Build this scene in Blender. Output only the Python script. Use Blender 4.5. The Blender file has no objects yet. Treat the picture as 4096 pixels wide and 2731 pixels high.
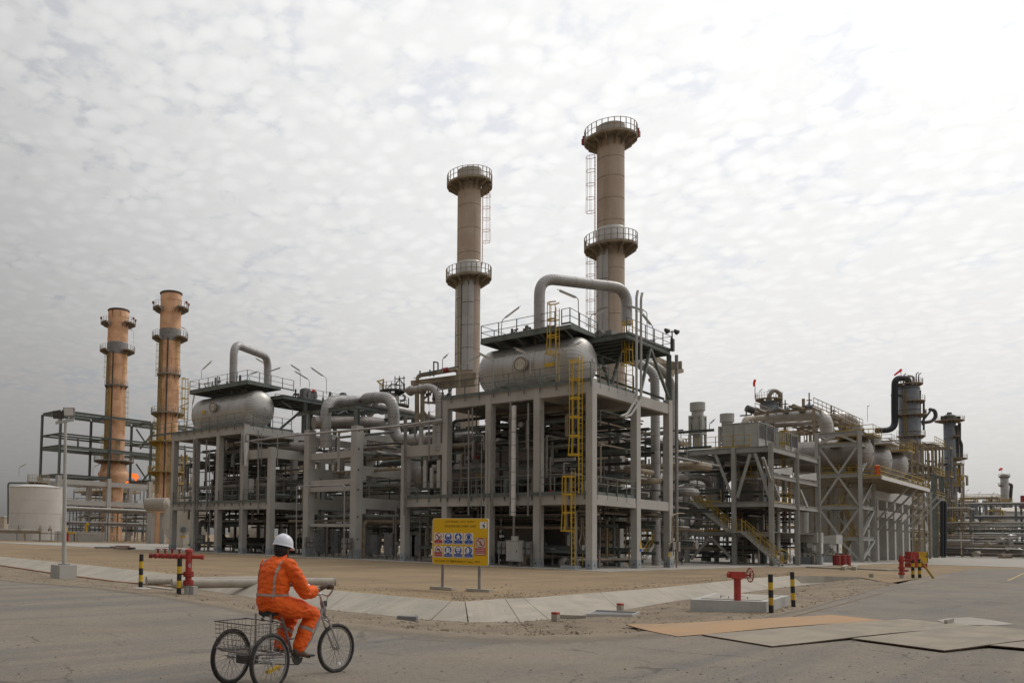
import bpy, math, random
from mathutils import Vector, Matrix
RND = random.Random(11)
SC = bpy.context.scene
COL = SC.collection
# ---------------------------------------------------------------- camera
# Ground plan: x and y run along the two directions of the plant's frames, z is up, metres.
FPX, PPX, PPY, CAMH = 3304.0, 1150.0, 1962.0, 1.75
_vr = Vector((4650 - PPX, 2215 - PPY, FPX)).normalized()
_vl = Vector((-1980 - PPX, 2077 - PPY, FPX))
_vl = (_vl - _vr * _vl.dot(_vr)).normalized()
_vz = _vr.cross(_vl)
RM = Matrix((_vr, _vl, _vz))          # camera axes (right, down, forward) -> ground plan
cam = bpy.data.cameras.new('camera')
cam.sensor_width = 36.0
cam.lens = 36.0 * FPX / 4096
cam.shift_x = (2048 - PPX) / 4096
cam.shift_y = (PPY - 1365.5) / 4096
cam.clip_start = 0.1
cam.clip_end = 20000
camo = bpy.data.objects.new('camera', cam)
COL.objects.link(camo)
_c0, _c1, _c2 = RM.col[0], RM.col[1], RM.col[2]
m3 = Matrix((_c0, -_c1, -_c2)).transposed()
camo.matrix_world = Matrix.Translation((0, 0, CAMH)) @ m3.to_4x4()
SC.camera = camo

def ray(x, y):
    return RM @ Vector((x - PPX, y - PPY, FPX)) / FPX
def D(x, y, d):                        # survey point at distance d along the view axis
    return Vector((0, 0, CAMH)) + ray(x, y) * d
def G(x, y, z=0.0):
    r = ray(x, y); return Vector((0, 0, CAMH)) + r * ((z - CAMH) / r.z)
def PX(x, y, X):
    r = ray(x, y); return Vector((0, 0, CAMH)) + r * (X / r.x)
def PY(x, y, Y):
    r = ray(x, y); return Vector((0, 0, CAMH)) + r * (Y / r.y)
def pj(p):
    q = RM.transposed() @ (Vector(p) - Vector((0, 0, CAMH)))
    return PPX + FPX * q.x / q.z, PPY + FPX * q.y / q.z, q.z

# ---------------------------------------------------------------- sky, sun, exposure
SUN_AZ, SUN_EL = math.radians(-14), math.radians(47)   # measured from the x axis
sund = Vector((math.cos(SUN_AZ) * math.cos(SUN_EL), math.sin(SUN_AZ) * math.cos(SUN_EL), math.sin(SUN_EL)))
world = bpy.data.worlds.new('World')
SC.world = world
world.use_nodes = True
wn = world.node_tree
wn.nodes.clear()
def nd(tree, typ, **kw):
    n = tree.nodes.new(typ)
    for k, v in kw.items():
        if k[0] == '_': setattr(n, k[1:], v)
        else: n.inputs[k if not k[1:].isdigit() or k[0] != 'i' else int(k[1:])].default_value = v
    return n
def lk(tree, a, b, ao=0, bi=0):
    tree.links.new(a.outputs[ao], b.inputs[bi]); return b
def mth(tree, op, a, b=None, c=None, clamp=False):
    n = tree.nodes.new('ShaderNodeMath'); n.operation = op; n.use_clamp = clamp
    for i, v in enumerate((a, b, c)):
        if v is None: continue
        if isinstance(v, (int, float)): n.inputs[i].default_value = v
        else: tree.links.new(v, n.inputs[i])
    return n.outputs[0]
def mixc(tree, f, a, b, op='MIX'):
    n = tree.nodes.new('ShaderNodeMix'); n.data_type = 'RGBA'; n.blend_type = op
    for i, v in ((0, f), (6, a), (7, b)):
        if isinstance(v, (int, float)): n.inputs[i].default_value = v
        elif isinstance(v, tuple): n.inputs[i].default_value = (*v[:3], 1)
        else: tree.links.new(v, n.inputs[i])
    return n.outputs[2]
def noise(tree, vec, scale, detail=4.0, rough=.55, dist=0.0):
    n = tree.nodes.new('ShaderNodeTexNoise')
    n.inputs['Scale'].default_value = scale; n.inputs['Detail'].default_value = detail
    n.inputs['Roughness'].default_value = rough; n.inputs['Distortion'].default_value = dist
    if vec is not None: tree.links.new(vec, n.inputs['Vector'])
    return n.outputs[0]
def sstep(tree, v, a, b):
    n = tree.nodes.new('ShaderNodeMapRange'); n.interpolation_type = 'SMOOTHSTEP'
    tree.links.new(v, n.inputs[0]); n.inputs[1].default_value = a; n.inputs[2].default_value = b
    return n.outputs[0]
tc = nd(wn, 'ShaderNodeTexCoord')
sep = nd(wn, 'ShaderNodeSeparateXYZ'); lk(wn, tc, sep)
zz = mth(wn, 'MAXIMUM', sep.outputs[2], 0.0)
den = mth(wn, 'ADD', zz, 0.13)
px_ = mth(wn, 'DIVIDE', sep.outputs[0], den); py_ = mth(wn, 'DIVIDE', sep.outputs[1], den)
cmb = nd(wn, 'ShaderNodeCombineXYZ')
wn.links.new(px_, cmb.inputs[0]); wn.links.new(py_, cmb.inputs[1])
P = cmb.outputs[0]
big = noise(wn, P, 1.3, 3, .5, .6)
mid = noise(wn, P, 7.5, 5, .6, .6)
fine = noise(wn, P, 34.0, 6, .62, .4)
wrp = nd(wn, 'ShaderNodeTexNoise'); wn.links.new(P, wrp.inputs['Vector']); wrp.inputs['Scale'].default_value = 9.0; wrp.inputs['Detail'].default_value = 4
wv = nd(wn, 'ShaderNodeVectorMath', _operation='MULTIPLY_ADD'); lk(wn, wrp, wv, 1, 0); wv.inputs[1].default_value = (.09, .09, 0); wn.links.new(P, wv.inputs[2])
vo = nd(wn, 'ShaderNodeTexVoronoi', _feature='SMOOTH_F1'); wn.links.new(wv.outputs[0], vo.inputs['Vector']); vo.inputs['Scale'].default_value = 21.0; vo.inputs['Smoothness'].default_value = .22
puff = sstep(wn, vo.outputs[0], .68, .12)
gapm = mth(wn, 'ADD', mth(wn, 'MULTIPLY', mid, .55), mth(wn, 'ADD', mth(wn, 'MULTIPLY', big, .30), mth(wn, 'ADD', mth(wn, 'MULTIPLY', fine, .16), mth(wn, 'MULTIPLY', puff, .10))))
thick = sstep(wn, gapm, .375, .50)
dotn = nd(wn, 'ShaderNodeVectorMath', _operation='DOT_PRODUCT'); lk(wn, tc, dotn)
dotn.inputs[1].default_value = sund
dt = mth(wn, 'MAXIMUM', dotn.outputs['Value'], 0.0)
half = sstep(wn, dotn.outputs['Value'], .19, .82)
glow2 = mth(wn, 'POWER', dt, 12.0)
hz = mth(wn, 'SUBTRACT', 1.0, mth(wn, 'EXPONENT', mth(wn, 'MULTIPLY', zz, -7.0)))
lev = mth(wn, 'ADD', mth(wn, 'MULTIPLY', hz, .29), .135)
lev = mth(wn, 'ADD', lev, mth(wn, 'MULTIPLY', mth(wn, 'MULTIPLY', half, .47), mth(wn, 'ADD', .65, mth(wn, 'MULTIPLY', hz, .35))))
lev = mth(wn, 'ADD', lev, mth(wn, 'MULTIPLY', glow2, .55))
cell = mth(wn, 'MULTIPLY', mth(wn, 'ADD', mth(wn, 'SUBTRACT', puff, .55), mth(wn, 'MULTIPLY', mth(wn, 'SUBTRACT', fine, .5), .9)), mth(wn, 'ADD', .03, mth(wn, 'MULTIPLY', sstep(wn, zz, .05, .4), .065)))
gapd = mth(wn, 'MULTIPLY', mth(wn, 'SUBTRACT', thick, .85), mth(wn, 'MULTIPLY', mth(wn, 'SUBTRACT', 1.0, mth(wn, 'MULTIPLY', half, .72)), mth(wn, 'ADD', .03, mth(wn, 'MULTIPLY', sstep(wn, zz, .1, .42), .19))))
amp = mth(wn, 'ADD', cell, gapd)
lit = mth(wn, 'ADD', 1.07, amp)
lev = mth(wn, 'MULTIPLY', lev, lit)
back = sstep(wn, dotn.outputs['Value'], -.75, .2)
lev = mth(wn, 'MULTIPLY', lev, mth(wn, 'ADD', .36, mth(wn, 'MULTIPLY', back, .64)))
tint = mixc(wn, thick, (.965, .985, 1.03), (1.005, 1.0, .995))
hot = mixc(wn, sstep(wn, zz, 0.0, .35), (1.02, 1.0, .97), (1, 1, 1))
tint = mixc(wn, 1.0, tint, hot, 'MULTIPLY')
vm = nd(wn, 'ShaderNodeVectorMath', _operation='SCALE')
wn.links.new(tint, vm.inputs[0]); wn.links.new(lev, vm.inputs['Scale'])
sky = nd(wn, 'ShaderNodeTexSky', _sky_type='NISHITA', _sun_disc=False)
sky.sun_elevation = SUN_EL
sky.sun_rotation = math.pi / 2 - SUN_AZ
sk = nd(wn, 'ShaderNodeVectorMath', _operation='SCALE'); lk(wn, sky, sk); sk.inputs['Scale'].default_value = .09
cover = mth(wn, 'ADD', .95, mth(wn, 'MULTIPLY', thick, .04))
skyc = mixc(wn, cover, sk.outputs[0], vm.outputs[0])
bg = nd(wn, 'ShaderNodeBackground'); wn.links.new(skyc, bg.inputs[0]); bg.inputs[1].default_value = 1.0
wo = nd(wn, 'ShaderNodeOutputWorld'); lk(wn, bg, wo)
sl = bpy.data.lights.new('sun', 'SUN'); sl.energy = .7; sl.angle = math.radians(11); sl.color = (1.0, .95, .87)
so = bpy.data.objects.new('sun', sl); COL.objects.link(so)
so.rotation_euler = sund.to_track_quat('Z', 'Y').to_euler(); so.location = (0, 0, 80)
vs = SC.view_settings
vs.view_transform = 'Standard'; vs.look = 'None'; vs.exposure = 0.0; vs.gamma = 1.0; vs.use_curve_mapping = False
SC.cycles.max_bounces = 6
SC.cycles.diffuse_bounces = 2
SC.cycles.glossy_bounces = 3

# ---------------------------------------------------------------- materials
def mat(name, col, rough=.7, metal=0.0, col2=None, sc=1.5, lo=.42, hi=.62, fine=.12, fsc=18, bump=0.0, bsc=30, streak=None, sx=(2.2, 2.2, .12), slo=.5, shi=.68, spec=.5):
    m = bpy.data.materials.new(name); m.use_nodes = True
    t = m.node_tree; bs = t.nodes['Principled BSDF']
    ge = nd(t, 'ShaderNodeNewGeometry'); pos = ge.outputs[0]
    c = col
    if col2 is not None:
        c = mixc(t, sstep(t, noise(t, pos, sc, 5, .6, .2), lo, hi), col, col2)
    if streak is not None:
        sv = nd(t, 'ShaderNodeVectorMath', _operation='MULTIPLY'); t.links.new(pos, sv.inputs[0]); sv.inputs[1].default_value = sx
        c = mixc(t, sstep(t, noise(t, sv.outputs[0], 1.0, 5, .65), slo, shi), c, streak)
    if fine:
        f = noise(t, pos, fsc, 4, .6)
        g = mth(t, 'ADD', 1 - fine, mth(t, 'MULTIPLY', f, fine * 2))
        gc = nd(t, 'ShaderNodeCombineColor')
        for i in range(3): t.links.new(g, gc.inputs[i])
        c = mixc(t, 1.0, c, gc.outputs[0], 'MULTIPLY')
    if isinstance(c, tuple): bs.inputs['Base Color'].default_value = (*c, 1)
    else: t.links.new(c, bs.inputs['Base Color'])
    bs.inputs['Roughness'].default_value = rough; bs.inputs['Metallic'].default_value = metal
    bs.inputs['Specular IOR Level'].default_value = spec
    if bump:
        b = nd(t, 'ShaderNodeBump'); b.inputs['Strength'].default_value = bump; b.inputs['Distance'].default_value = .02
        t.links.new(noise(t, pos, bsc, 6, .65), b.inputs['Height']); t.links.new(b.outputs[0], bs.inputs['Normal'])
    return m
M = {}
M['concrete'] = mat('concrete', (.46, .442, .41), .9, col2=(.42, .40, .37), sc=.6, streak=(.34, .285, .215), sx=(2.6, 2.6, .16), slo=.60, shi=.86, fine=.05, bump=.25, bsc=14)
M['concrete_blue'] = mat('painted_concrete_base', (.33, .36, .37), .85, col2=(.28, .30, .31), fine=.08)
M['pave'] = mat('paving', (.40, .365, .32), .9, col2=(.33, .30, .26), sc=.35, fine=.1, fsc=6)
M['tan'] = mat('tan_stained_cladding', (.42, .31, .17), .7, col2=(.30, .2, .1), sc=1.2, streak=(.2, .1, .04), sx=(1.5, 1.5, .2), slo=.55, shi=.75)
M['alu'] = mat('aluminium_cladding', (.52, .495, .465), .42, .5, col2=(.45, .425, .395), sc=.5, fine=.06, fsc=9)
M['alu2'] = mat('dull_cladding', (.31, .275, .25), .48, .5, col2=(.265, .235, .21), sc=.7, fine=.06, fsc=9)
M['pipe'] = mat('pipe_cladding', (.41, .395, .38), .45, .45, col2=(.36, .34, .325), sc=.9, fine=.06)
M['seam'] = mat('dark_seam', (.12, .11, .105), .7)
M['green'] = mat('grey_green_steel', (.15, .172, .158), .6, col2=(.115, .128, .115), sc=2, fine=.1)
M['grey'] = mat('light_grey_steel', (.40, .395, .37), .6, col2=(.35, .34, .315), sc=1.2, streak=(.30, .26, .21), slo=.6, shi=.85, fine=.07)
M['galv'] = mat('galvanised_steel', (.29, .275, .26), .5, .35, col2=(.22, .205, .19), sc=3, fine=.08)
M['dark'] = mat('dark_steel', (.055, .052, .05), .6, col2=(.08, .07, .065), sc=3)
M['brown'] = mat('weathered_beige_steel', (.33, .27, .19), .7, col2=(.24, .19, .135), sc=1.5, streak=(.2, .11, .055), slo=.56, shi=.8)
M['beige'] = mat('stack_paint', (.53, .425, .335), .75, col2=(.47, .365, .285), sc=.5, streak=(.37, .29, .21), sx=(1.6, 1.6, .06), slo=.46, shi=.72, fine=.06)
M['rusty'] = mat('rusty_stack_paint', (.80, .48, .29), .75, col2=(.62, .35, .20), sc=.4, streak=(.26, .11, .04), sx=(1.1, 1.1, .2), slo=.55, shi=.72, fine=.1)
M['yellow'] = mat('yellow_paint', (.62, .40, .022), .5, col2=(.5, .30, .02), sc=2.5, fine=.08)
M['yellow_dull'] = mat('faded_yellow_paint', (.42, .29, .035), .6, col2=(.33, .2, .03), sc=2.5, fine=.08)
M['sign_yellow'] = mat('sign_yellow', (.72, .43, .003), .55, fine=.03)
M['red'] = mat('red_paint', (.42, .045, .03), .5, col2=(.33, .035, .025), sc=5, fine=.1, fsc=40)
M['red_dull'] = mat('dull_red_paint', (.30, .035, .03), .55, col2=(.22, .03, .025), sc=5)
M['white'] = mat('white_paint', (.70, .69, .67), .55, col2=(.62, .60, .57), sc=2, fine=.04)
M['tank'] = mat('tank_paint', (.68, .645, .60), .6, col2=(.64, .60, .555), sc=.4, fine=.03, streak=(.5, .44, .38), sx=(.8, .8, .05), slo=.6, shi=.85)
M['lens'] = mat('lamp_diffuser', (.72, .70, .66), .35, fine=0)
M['black'] = mat('black_rubber', (.022, .021, .02), .65)
M['blackpipe'] = mat('black_pipe', (.018, .022, .03), .45)
M['bluegrey'] = mat('blue_grey_vessel', (.185, .20, .225), .5, .2, col2=(.15, .16, .18), sc=.7)  # far columns' haze is put into this blue grey colour
M['pipebeige'] = mat('beige_coated_pipe', (.40, .36, .30), .7, col2=(.34, .30, .25), sc=2)
M['machine'] = mat('machine_grey', (.45, .44, .41), .6, col2=(.40, .39, .36), sc=1.5, streak=(.36, .30, .22), slo=.6, shi=.85)
M['cabinet'] = mat('cabinet_grey', (.20, .195, .195), .6, col2=(.16, .155, .155), sc=2)
M['cream'] = mat('cream_cladding', (.55, .49, .41), .6, col2=(.47, .41, .33), sc=.8)
M['blue'] = mat('sign_blue', (.012, .07, .36), .5, fine=0)
M['sign_red'] = mat('sign_red', (.42, .025, .02), .5, fine=0)
M['sign_white'] = mat('sign_white', (.74, .73, .72), .5, fine=0)
M['sign_dark'] = mat('sign_lettering', (.13, .055, .008), .6, fine=0)
M['sign_black'] = mat('sign_black', (.02, .02, .02), .6, fine=0)

# ---------------------------------------------------------------- mesh helpers
Z = Vector((0, 0, 1))
def V(*a): return Vector(a)
class MB:
    def __init__(s): s.v = []; s.f = []
    def quad(s, *p):
        n = len(s.v); s.v += [Vector(q) for q in p]; s.f.append(tuple(range(n, n + len(p)))); return s
    def hexa(s, p):
        n = len(s.v); s.v += [Vector(q) for q in p]
        s.f += [tuple(n + i for i in q) for q in ((3, 2, 1, 0), (4, 5, 6, 7), (0, 1, 5, 4), (1, 2, 6, 5), (2, 3, 7, 6), (3, 0, 4, 7))]
        return s
    def box(s, a, b):
        x0, y0, z0 = a; x1, y1, z1 = b
        return s.hexa([(x0, y0, z0), (x1, y0, z0), (x1, y1, z0), (x0, y1, z0), (x0, y0, z1), (x1, y0, z1), (x1, y1, z1), (x0, y1, z1)])
    def cbox(s, c, sz, rz=0.0):
        hx, hy, hz = (q / 2 for q in sz); r = Matrix.Rotation(rz, 3, 'Z'); c = Vector(c)
        return s.hexa([c + r @ Vector(q) for q in ((-hx, -hy, -hz), (hx, -hy, -hz), (hx, hy, -hz), (-hx, hy, -hz), (-hx, -hy, hz), (hx, -hy, hz), (hx, hy, hz), (-hx, hy, hz))])
    def bar(s, a, b, w, h=None, up=Z):
        a = Vector(a); b = Vector(b); h = w if h is None else h; w *= 1 + RND.uniform(-.012, .012); h *= 1 + RND.uniform(-.012, .012)
        d = (b - a).normalized(); sd = d.cross(up)
        if sd.length < 1e-4: sd = d.cross(Vector((1, 0, 0)))
        sd.normalize(); u = sd.cross(d).normalized(); sd = sd * w / 2; u = u * h / 2
        return s.hexa([a - sd - u, a + sd - u, b + sd - u, b - sd - u, a - sd + u, a + sd + u, b + sd + u, b - sd + u])
    def ibar(s, a, b, w, h, t=.02, up=Z):
        a = Vector(a); b = Vector(b); d = (b - a).normalized(); sd = d.cross(up)
        if sd.length < 1e-4: sd = d.cross(Vector((1, 0, 0)))
        sd.normalize(); u = sd.cross(d).normalized() * (h / 2 - t / 2)
        s.bar(a + u, b + u, w, t, up); s.bar(a - u, b - u, w, t, up); s.bar(a, b, t, h - 2 * t - .002, up); return s
    def tube(s, pts, r, n=8, cap=True):
        pts = [Vector(p) for p in pts]; k = len(pts); rs = r if isinstance(r, (list, tuple)) else [r] * k
        prev = None; base = len(s.v)
        for i, p in enumerate(pts):
            if i == 0: d = pts[1] - p
            elif i == k - 1: d = p - pts[i - 1]
            else: d = (pts[i + 1] - p).normalized() + (p - pts[i - 1]).normalized()
            d = d.normalized() if d.length > 1e-9 else Z
            if prev is None:
                a = d.cross(Z)
                if a.length < 1e-3: a = d.cross(Vector((1, 0, 0)))
                a.normalize()
            else:
                a = prev - d * prev.dot(d)
                a.normalize()
            prev = a; b = d.cross(a)
            for j in range(n):
                t = 2 * math.pi * j / n
                s.v.append(p + (a * math.cos(t) + b * math.sin(t)) * rs[i])
        for i in range(k - 1):
            for j in range(n):
                q = (j + 1) % n
                s.f.append((base + i * n + j, base + i * n + q, base + (i + 1) * n + q, base + (i + 1) * n + j))
        if cap:
            s.f.append(tuple(base + j for j in reversed(range(n)))); s.f.append(tuple(base + (k - 1) * n + j for j in range(n)))
        return s
    def lathe(s, o, prof, axis=Z, n=20, a0=0.0, a1=None, cap=False):
        o = Vector(o); axis = Vector(axis).normalized(); x = axis.cross(Vector((0, 1, 0)) if abs(axis.y) < .9 else Vector((1, 0, 0))).normalized(); y = axis.cross(x)
        full = a1 is None; a1 = 2 * math.pi if full else a1; m = n if full else n + 1; base = len(s.v)
        for (r, h) in prof:
            for j in range(m):
                t = a0 + (a1 - a0) * j / n
                s.v.append(o + axis * h + (x * math.cos(t) + y * math.sin(t)) * r)
        for i in range(len(prof) - 1):
            for j in range(n):
                q = (j + 1) % m if full else j + 1
                s.f.append((base + i * m + j, base + i * m + q, base + (i + 1) * m + q, base + (i + 1) * m + j))
        if cap:
            s.f.append(tuple(base + j for j in reversed(range(m)))); e = base + (len(prof) - 1) * m
            s.f.append(tuple(e + j for j in range(m)))
        return s
    def ball(s, c, r, n=10, m=6, sc=(1, 1, 1)):
        base = len(s.v); c = Vector(c)
        for i in range(m + 1):
            p = math.pi * i / m
            for j in range(n):
                t = 2 * math.pi * j / n
                s.v.append(c + Vector((math.sin(p) * math.cos(t) * sc[0], math.sin(p) * math.sin(t) * sc[1], math.cos(p) * sc[2])) * r)
        for i in range(m):
            for j in range(n):
                q = (j + 1) % n; s.f.append((base + i * n + j, base + (i + 1) * n + j, base + (i + 1) * n + q, base + i * n + q))
        return s
    def mesh(s, name, o=(0, 0, 0), smooth=True, angle=40):
        me = bpy.data.meshes.new(name); o = Vector(o)
        me.from_pydata([tuple(p - o) for p in s.v], [], s.f)
        if smooth and len(s.f) > 6:
            me.polygons.foreach_set('use_smooth', [True] * len(me.polygons)); me.set_sharp_from_angle(angle=math.radians(angle))
        me.update(); return me
    def build(s, name, m, parent=None, label=None, smooth=True, angle=40, loc=None, **kw):
        o = wl(parent) if parent is not None else Vector(loc if loc is not None else (0, 0, 0))
        me = s.mesh(name, o, smooth, angle); me.materials.append(M[m] if isinstance(m, str) else m)
        ob = bpy.data.objects.new(name, me); COL.objects.link(ob); ob.location = (0, 0, 0) if parent is not None else o
        if parent is not None: ob.parent = parent
        WL[ob.name] = o
        if label: ob['label'] = label
        for k, v in kw.items(): ob[k] = v
        return ob
WL = {}
def wl(o): return WL.get(o.name, Vector((0, 0, 0)))
def inst(ob, parent, off):             # a piece sharing ob's mesh, shifted by off
    c = ob.copy(); COL.objects.link(c); c.parent = parent; c.location = Vector(ob.location) + Vector(off); WL[c.name] = wl(parent); return c
def thing(name, label, cat, loc=(0, 0, 0), group=None):
    o = bpy.data.objects.new(name, None); COL.objects.link(o); o.location = loc; o.empty_display_size = .3
    o['label'] = label; o['category'] = cat
    if group: o['group'] = group
    WL[o.name] = Vector(loc); return o
def tag(o, label, cat, group=None):
    o['label'] = label; o['category'] = cat
    if group: o['group'] = group
    return o
def dup(root, loc, label=None, rz=None):
    r = root.copy(); COL.objects.link(r); r.location = loc; WL[r.name] = Vector(loc)
    if rz is not None: r.rotation_euler = (0, 0, rz)
    if label: r['label'] = label
    for ch in list(root.children):
        c = ch.copy(); COL.objects.link(c); c.parent = r; WL[c.name] = Vector(loc)
        for g in list(ch.children):
            q = g.copy(); COL.objects.link(q); q.parent = c; WL[q.name] = Vector(loc)
    return r
def bend(pts, r, k=5):                 # round the corners of a polyline
    pts = [Vector(p) for p in pts]; out = [pts[0]]
    for i in range(1, len(pts) - 1):
        p = pts[i]; a = pts[i - 1] - p; b = pts[i + 1] - p
        q = min(r, a.length * .49, b.length * .49); a.normalize(); b.normalize()
        s = p + a * q; e = p + b * q
        for j in range(k + 1):
            t = j / k; out.append(s * (1 - t) ** 2 + p * 2 * t * (1 - t) + e * t * t)
    out.append(pts[-1]); return out
# ---------------------------------------------------------------- ground, road, apron
def gmat(name, c1, c2, c3, sc, bump, bsc, fine=.25, fsc=60, rot=.8, stx=(.25, 1.6, 1), sl=(.45, .7), crack=0.0):
    m = bpy.data.materials.new(name); m.use_nodes = True; t = m.node_tree; bs = t.nodes['Principled BSDF']
    ge = nd(t, 'ShaderNodeNewGeometry'); pos = ge.outputs[0]
    mp = nd(t, 'ShaderNodeMapping'); t.links.new(pos, mp.inputs[0]); mp.inputs['Rotation'].default_value = (0, 0, rot); mp.inputs['Scale'].default_value = stx
    a = mixc(t, sstep(t, noise(t, pos, sc, 6, .6, .3), .4, .62), c1, c2)
    a = mixc(t, mth(t, 'MULTIPLY', sstep(t, noise(t, mp.outputs[0], 1.0, 6, .62, .4), *sl), .75), a, c3)
    if crack:
        wn_ = nd(t, 'ShaderNodeTexNoise'); t.links.new(pos, wn_.inputs['Vector']); wn_.inputs['Scale'].default_value = .9; wn_.inputs['Detail'].default_value = 5
        wm = nd(t, 'ShaderNodeVectorMath', _operation='MULTIPLY_ADD'); lk(t, wn_, wm, 1, 0); wm.inputs[1].default_value = (1.6, 1.6, 0); t.links.new(pos, wm.inputs[2])
        vc = nd(t, 'ShaderNodeTexVoronoi', _feature='DISTANCE_TO_EDGE'); t.links.new(wm.outputs[0], vc.inputs['Vector']); vc.inputs['Scale'].default_value = .28
        ck = mth(t, 'MULTIPLY', sstep(t, vc.outputs[0], .012, .0), sstep(t, noise(t, pos, .5, 3, .6), .45, .6))
        a = mixc(t, mth(t, 'MULTIPLY', ck, crack), a, (.09, .08, .07))
        st = sstep(t, noise(t, pos, 1.3, 5, .6, .8), .66, .74); a = mixc(t, mth(t, 'MULTIPLY', st, .3), a, (.13, .12, .115))
        dn_ = sstep(t, noise(t, pos, .22, 5, .65, .6), .5, .68); a = mixc(t, mth(t, 'MULTIPLY', dn_, .55), a, (.33, .27, .205))
    f1 = noise(t, pos, fsc, 3, .7); f2 = noise(t, pos, fsc / 9, 4, .65)
    g = mth(t, 'ADD', 1 - fine, mth(t, 'MULTIPLY', mth(t, 'ADD', f1, f2), fine))
    gc = nd(t, 'ShaderNodeCombineColor')
    for i in range(3): t.links.new(g, gc.inputs[i])
    t.links.new(mixc(t, 1.0, a, gc.outputs[0], 'MULTIPLY'), bs.inputs['Base Color'])
    bs.inputs['Roughness'].default_value = .95; bs.inputs['Specular IOR Level'].default_value = .2
    b = nd(t, 'ShaderNodeBump'); b.inputs['Strength'].default_value = bump; b.inputs['Distance'].default_value = .05
    t.links.new(mth(t, 'ADD', noise(t, pos, bsc, 6, .7), mth(t, 'MULTIPLY', noise(t, pos, bsc / 6, 4, .6), 1.5)), b.inputs['Height']); t.links.new(b.outputs[0], bs.inputs['Normal'])
    return m
M['sand'] = gmat('sand', (.33, .24, .145), (.27, .198, .125), (.215, .16, .105), .22, .5, 9, .3, 35, .78, (.12, .9, 1))
M['verge'] = gmat('gravelly_verge', (.29, .23, .165), (.235, .187, .138), (.34, .275, .20), .8, .9, 14, .4, 45, .75, (.2, 1.1, 1))
M['asphalt'] = gmat('dusty_asphalt', (.305, .262, .21), (.267, .232, .19), (.208, .194, .182), .35, .6, 60, .42, 90, .42, (.05, .8, 1), (.44, .62), .6)
M['asphalt_new'] = gmat('dark_asphalt', (.262, .233, .198), (.234, .21, .182), (.2, .185, .168), .5, .5, 60, .3, 90, .15, (.06, .7, 1), crack=.5)
M['slab'] = gmat('apron_concrete', (.42, .375, .31), (.36, .325, .27), (.48, .43, .355), .7, .25, 10, .12, 20, .8, (.35, 2.2, 1))
M['steelplate'] = gmat('dusty_steel_plate', (.30, .262, .21), (.36, .31, .24), (.25, .22, .18), .9, .15, 12, .12, 25, .3, (.2, 1.6, 1))
M['plateorange'] = gmat('rusty_steel_plate', (.45, .29, .165), (.42, .285, .18), (.34, .235, .155), .9, .15, 12, .12, 25, .3, (.2, 1.6, 1))
M['rededge'] = mat('red_edging_brick', (.30, .135, .075), .9, col2=(.22, .12, .075), sc=3)
M['plateedge'] = mat('rusty_plate_edge', (.12, .065, .03), .8, col2=(.07, .045, .03), sc=6)

AP = [((-150, 2210), (-230, 2235)), ((120, 2236), (0, 2262)), ((345, 2258), (225, 2296)), ((550, 2280), (463, 2328)), ((800, 2308), (760, 2352)), ((1100, 2338), (1050, 2394)),
      ((1402, 2367), (1310, 2437)), ((1803, 2404), (1722, 2478)), ((1861, 2406), (1875, 2487)), ((2021, 2394), (2080, 2487)), ((2097, 2393), (2195, 2475)), ((2400, 2369), (2480, 2440)),
      ((2620, 2352), (2700, 2402)), ((2880, 2325), (2960, 2370)), ((3040, 2309), (3110, 2350)), ((3165, 2302), (3215, 2338))]
RE = [(-420, 2285), (-90, 2308), (140, 2328), (380, 2345), (680, 2385), (920, 2425), (1180, 2474), (1600, 2515), (1800, 2531), (2010, 2542), (2160, 2545), (2480, 2538), (2730, 2512), (3020, 2470), (3170, 2440), (3260, 2421),
      (3481, 2360), (3698, 2309), (3907, 2272)]
UP = [G(*a, .13) for a, b in AP]; LO = [G(*b, -.26) for a, b in AP]; RD = [G(*p) for p in RE]
ap = bpy.data.objects.new('drain_apron', None); COL.objects.link(ap); ap['kind'] = 'structure'; WL['drain_apron'] = V(0, 0, 0)
for i in range(len(AP) - 1):
    g = .011
    def sub(a, b, t): return a.lerp(b, t)
    L = (UP[i + 1] - UP[i]).length; t0, t1 = g / L, 1 - g / L
    u0, u1, l0, l1 = sub(UP[i], UP[i + 1], t0), sub(UP[i], UP[i + 1], t1), sub(LO[i], LO[i + 1], t0), sub(LO[i], LO[i + 1], t1)
    b = MB(); dn = V(0, 0, -.12); k = 4; back = V(*(u0.xy.normalized() * .25), -.005)
    for j in range(k):
        a, c = j / k, (j + 1) / k
        e0 = math.sin(math.pi * a) * .03; e1 = math.sin(math.pi * c) * .03
        b.hexa([l0.lerp(l1, a) + dn, l0.lerp(l1, c) + dn, u0.lerp(u1, c) + dn, u0.lerp(u1, a) + dn, l0.lerp(l1, a), l0.lerp(l1, c), u0.lerp(u1, c), u0.lerp(u1, a)])
        b.hexa([u0.lerp(u1, a) + dn, u0.lerp(u1, c) + dn, u0.lerp(u1, c) + back + dn, u0.lerp(u1, a) + back + dn, u0.lerp(u1, a), u0.lerp(u1, c), u0.lerp(u1, c) + back, u0.lerp(u1, a) + back])
    b.build('apron_panel', 'slab', ap, smooth=False)
for i in range(0, 4):
    b = MB(); a, c = LO[i], LO[i + 1]; nr = V(-a.x, -a.y, 0).normalized() * .07; b.bar(a + nr + V(0, 0, .01), c + nr + V(0, 0, .01), .14, .09); b.build('red_edging', M['rededge'], ap, smooth=False)
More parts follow.
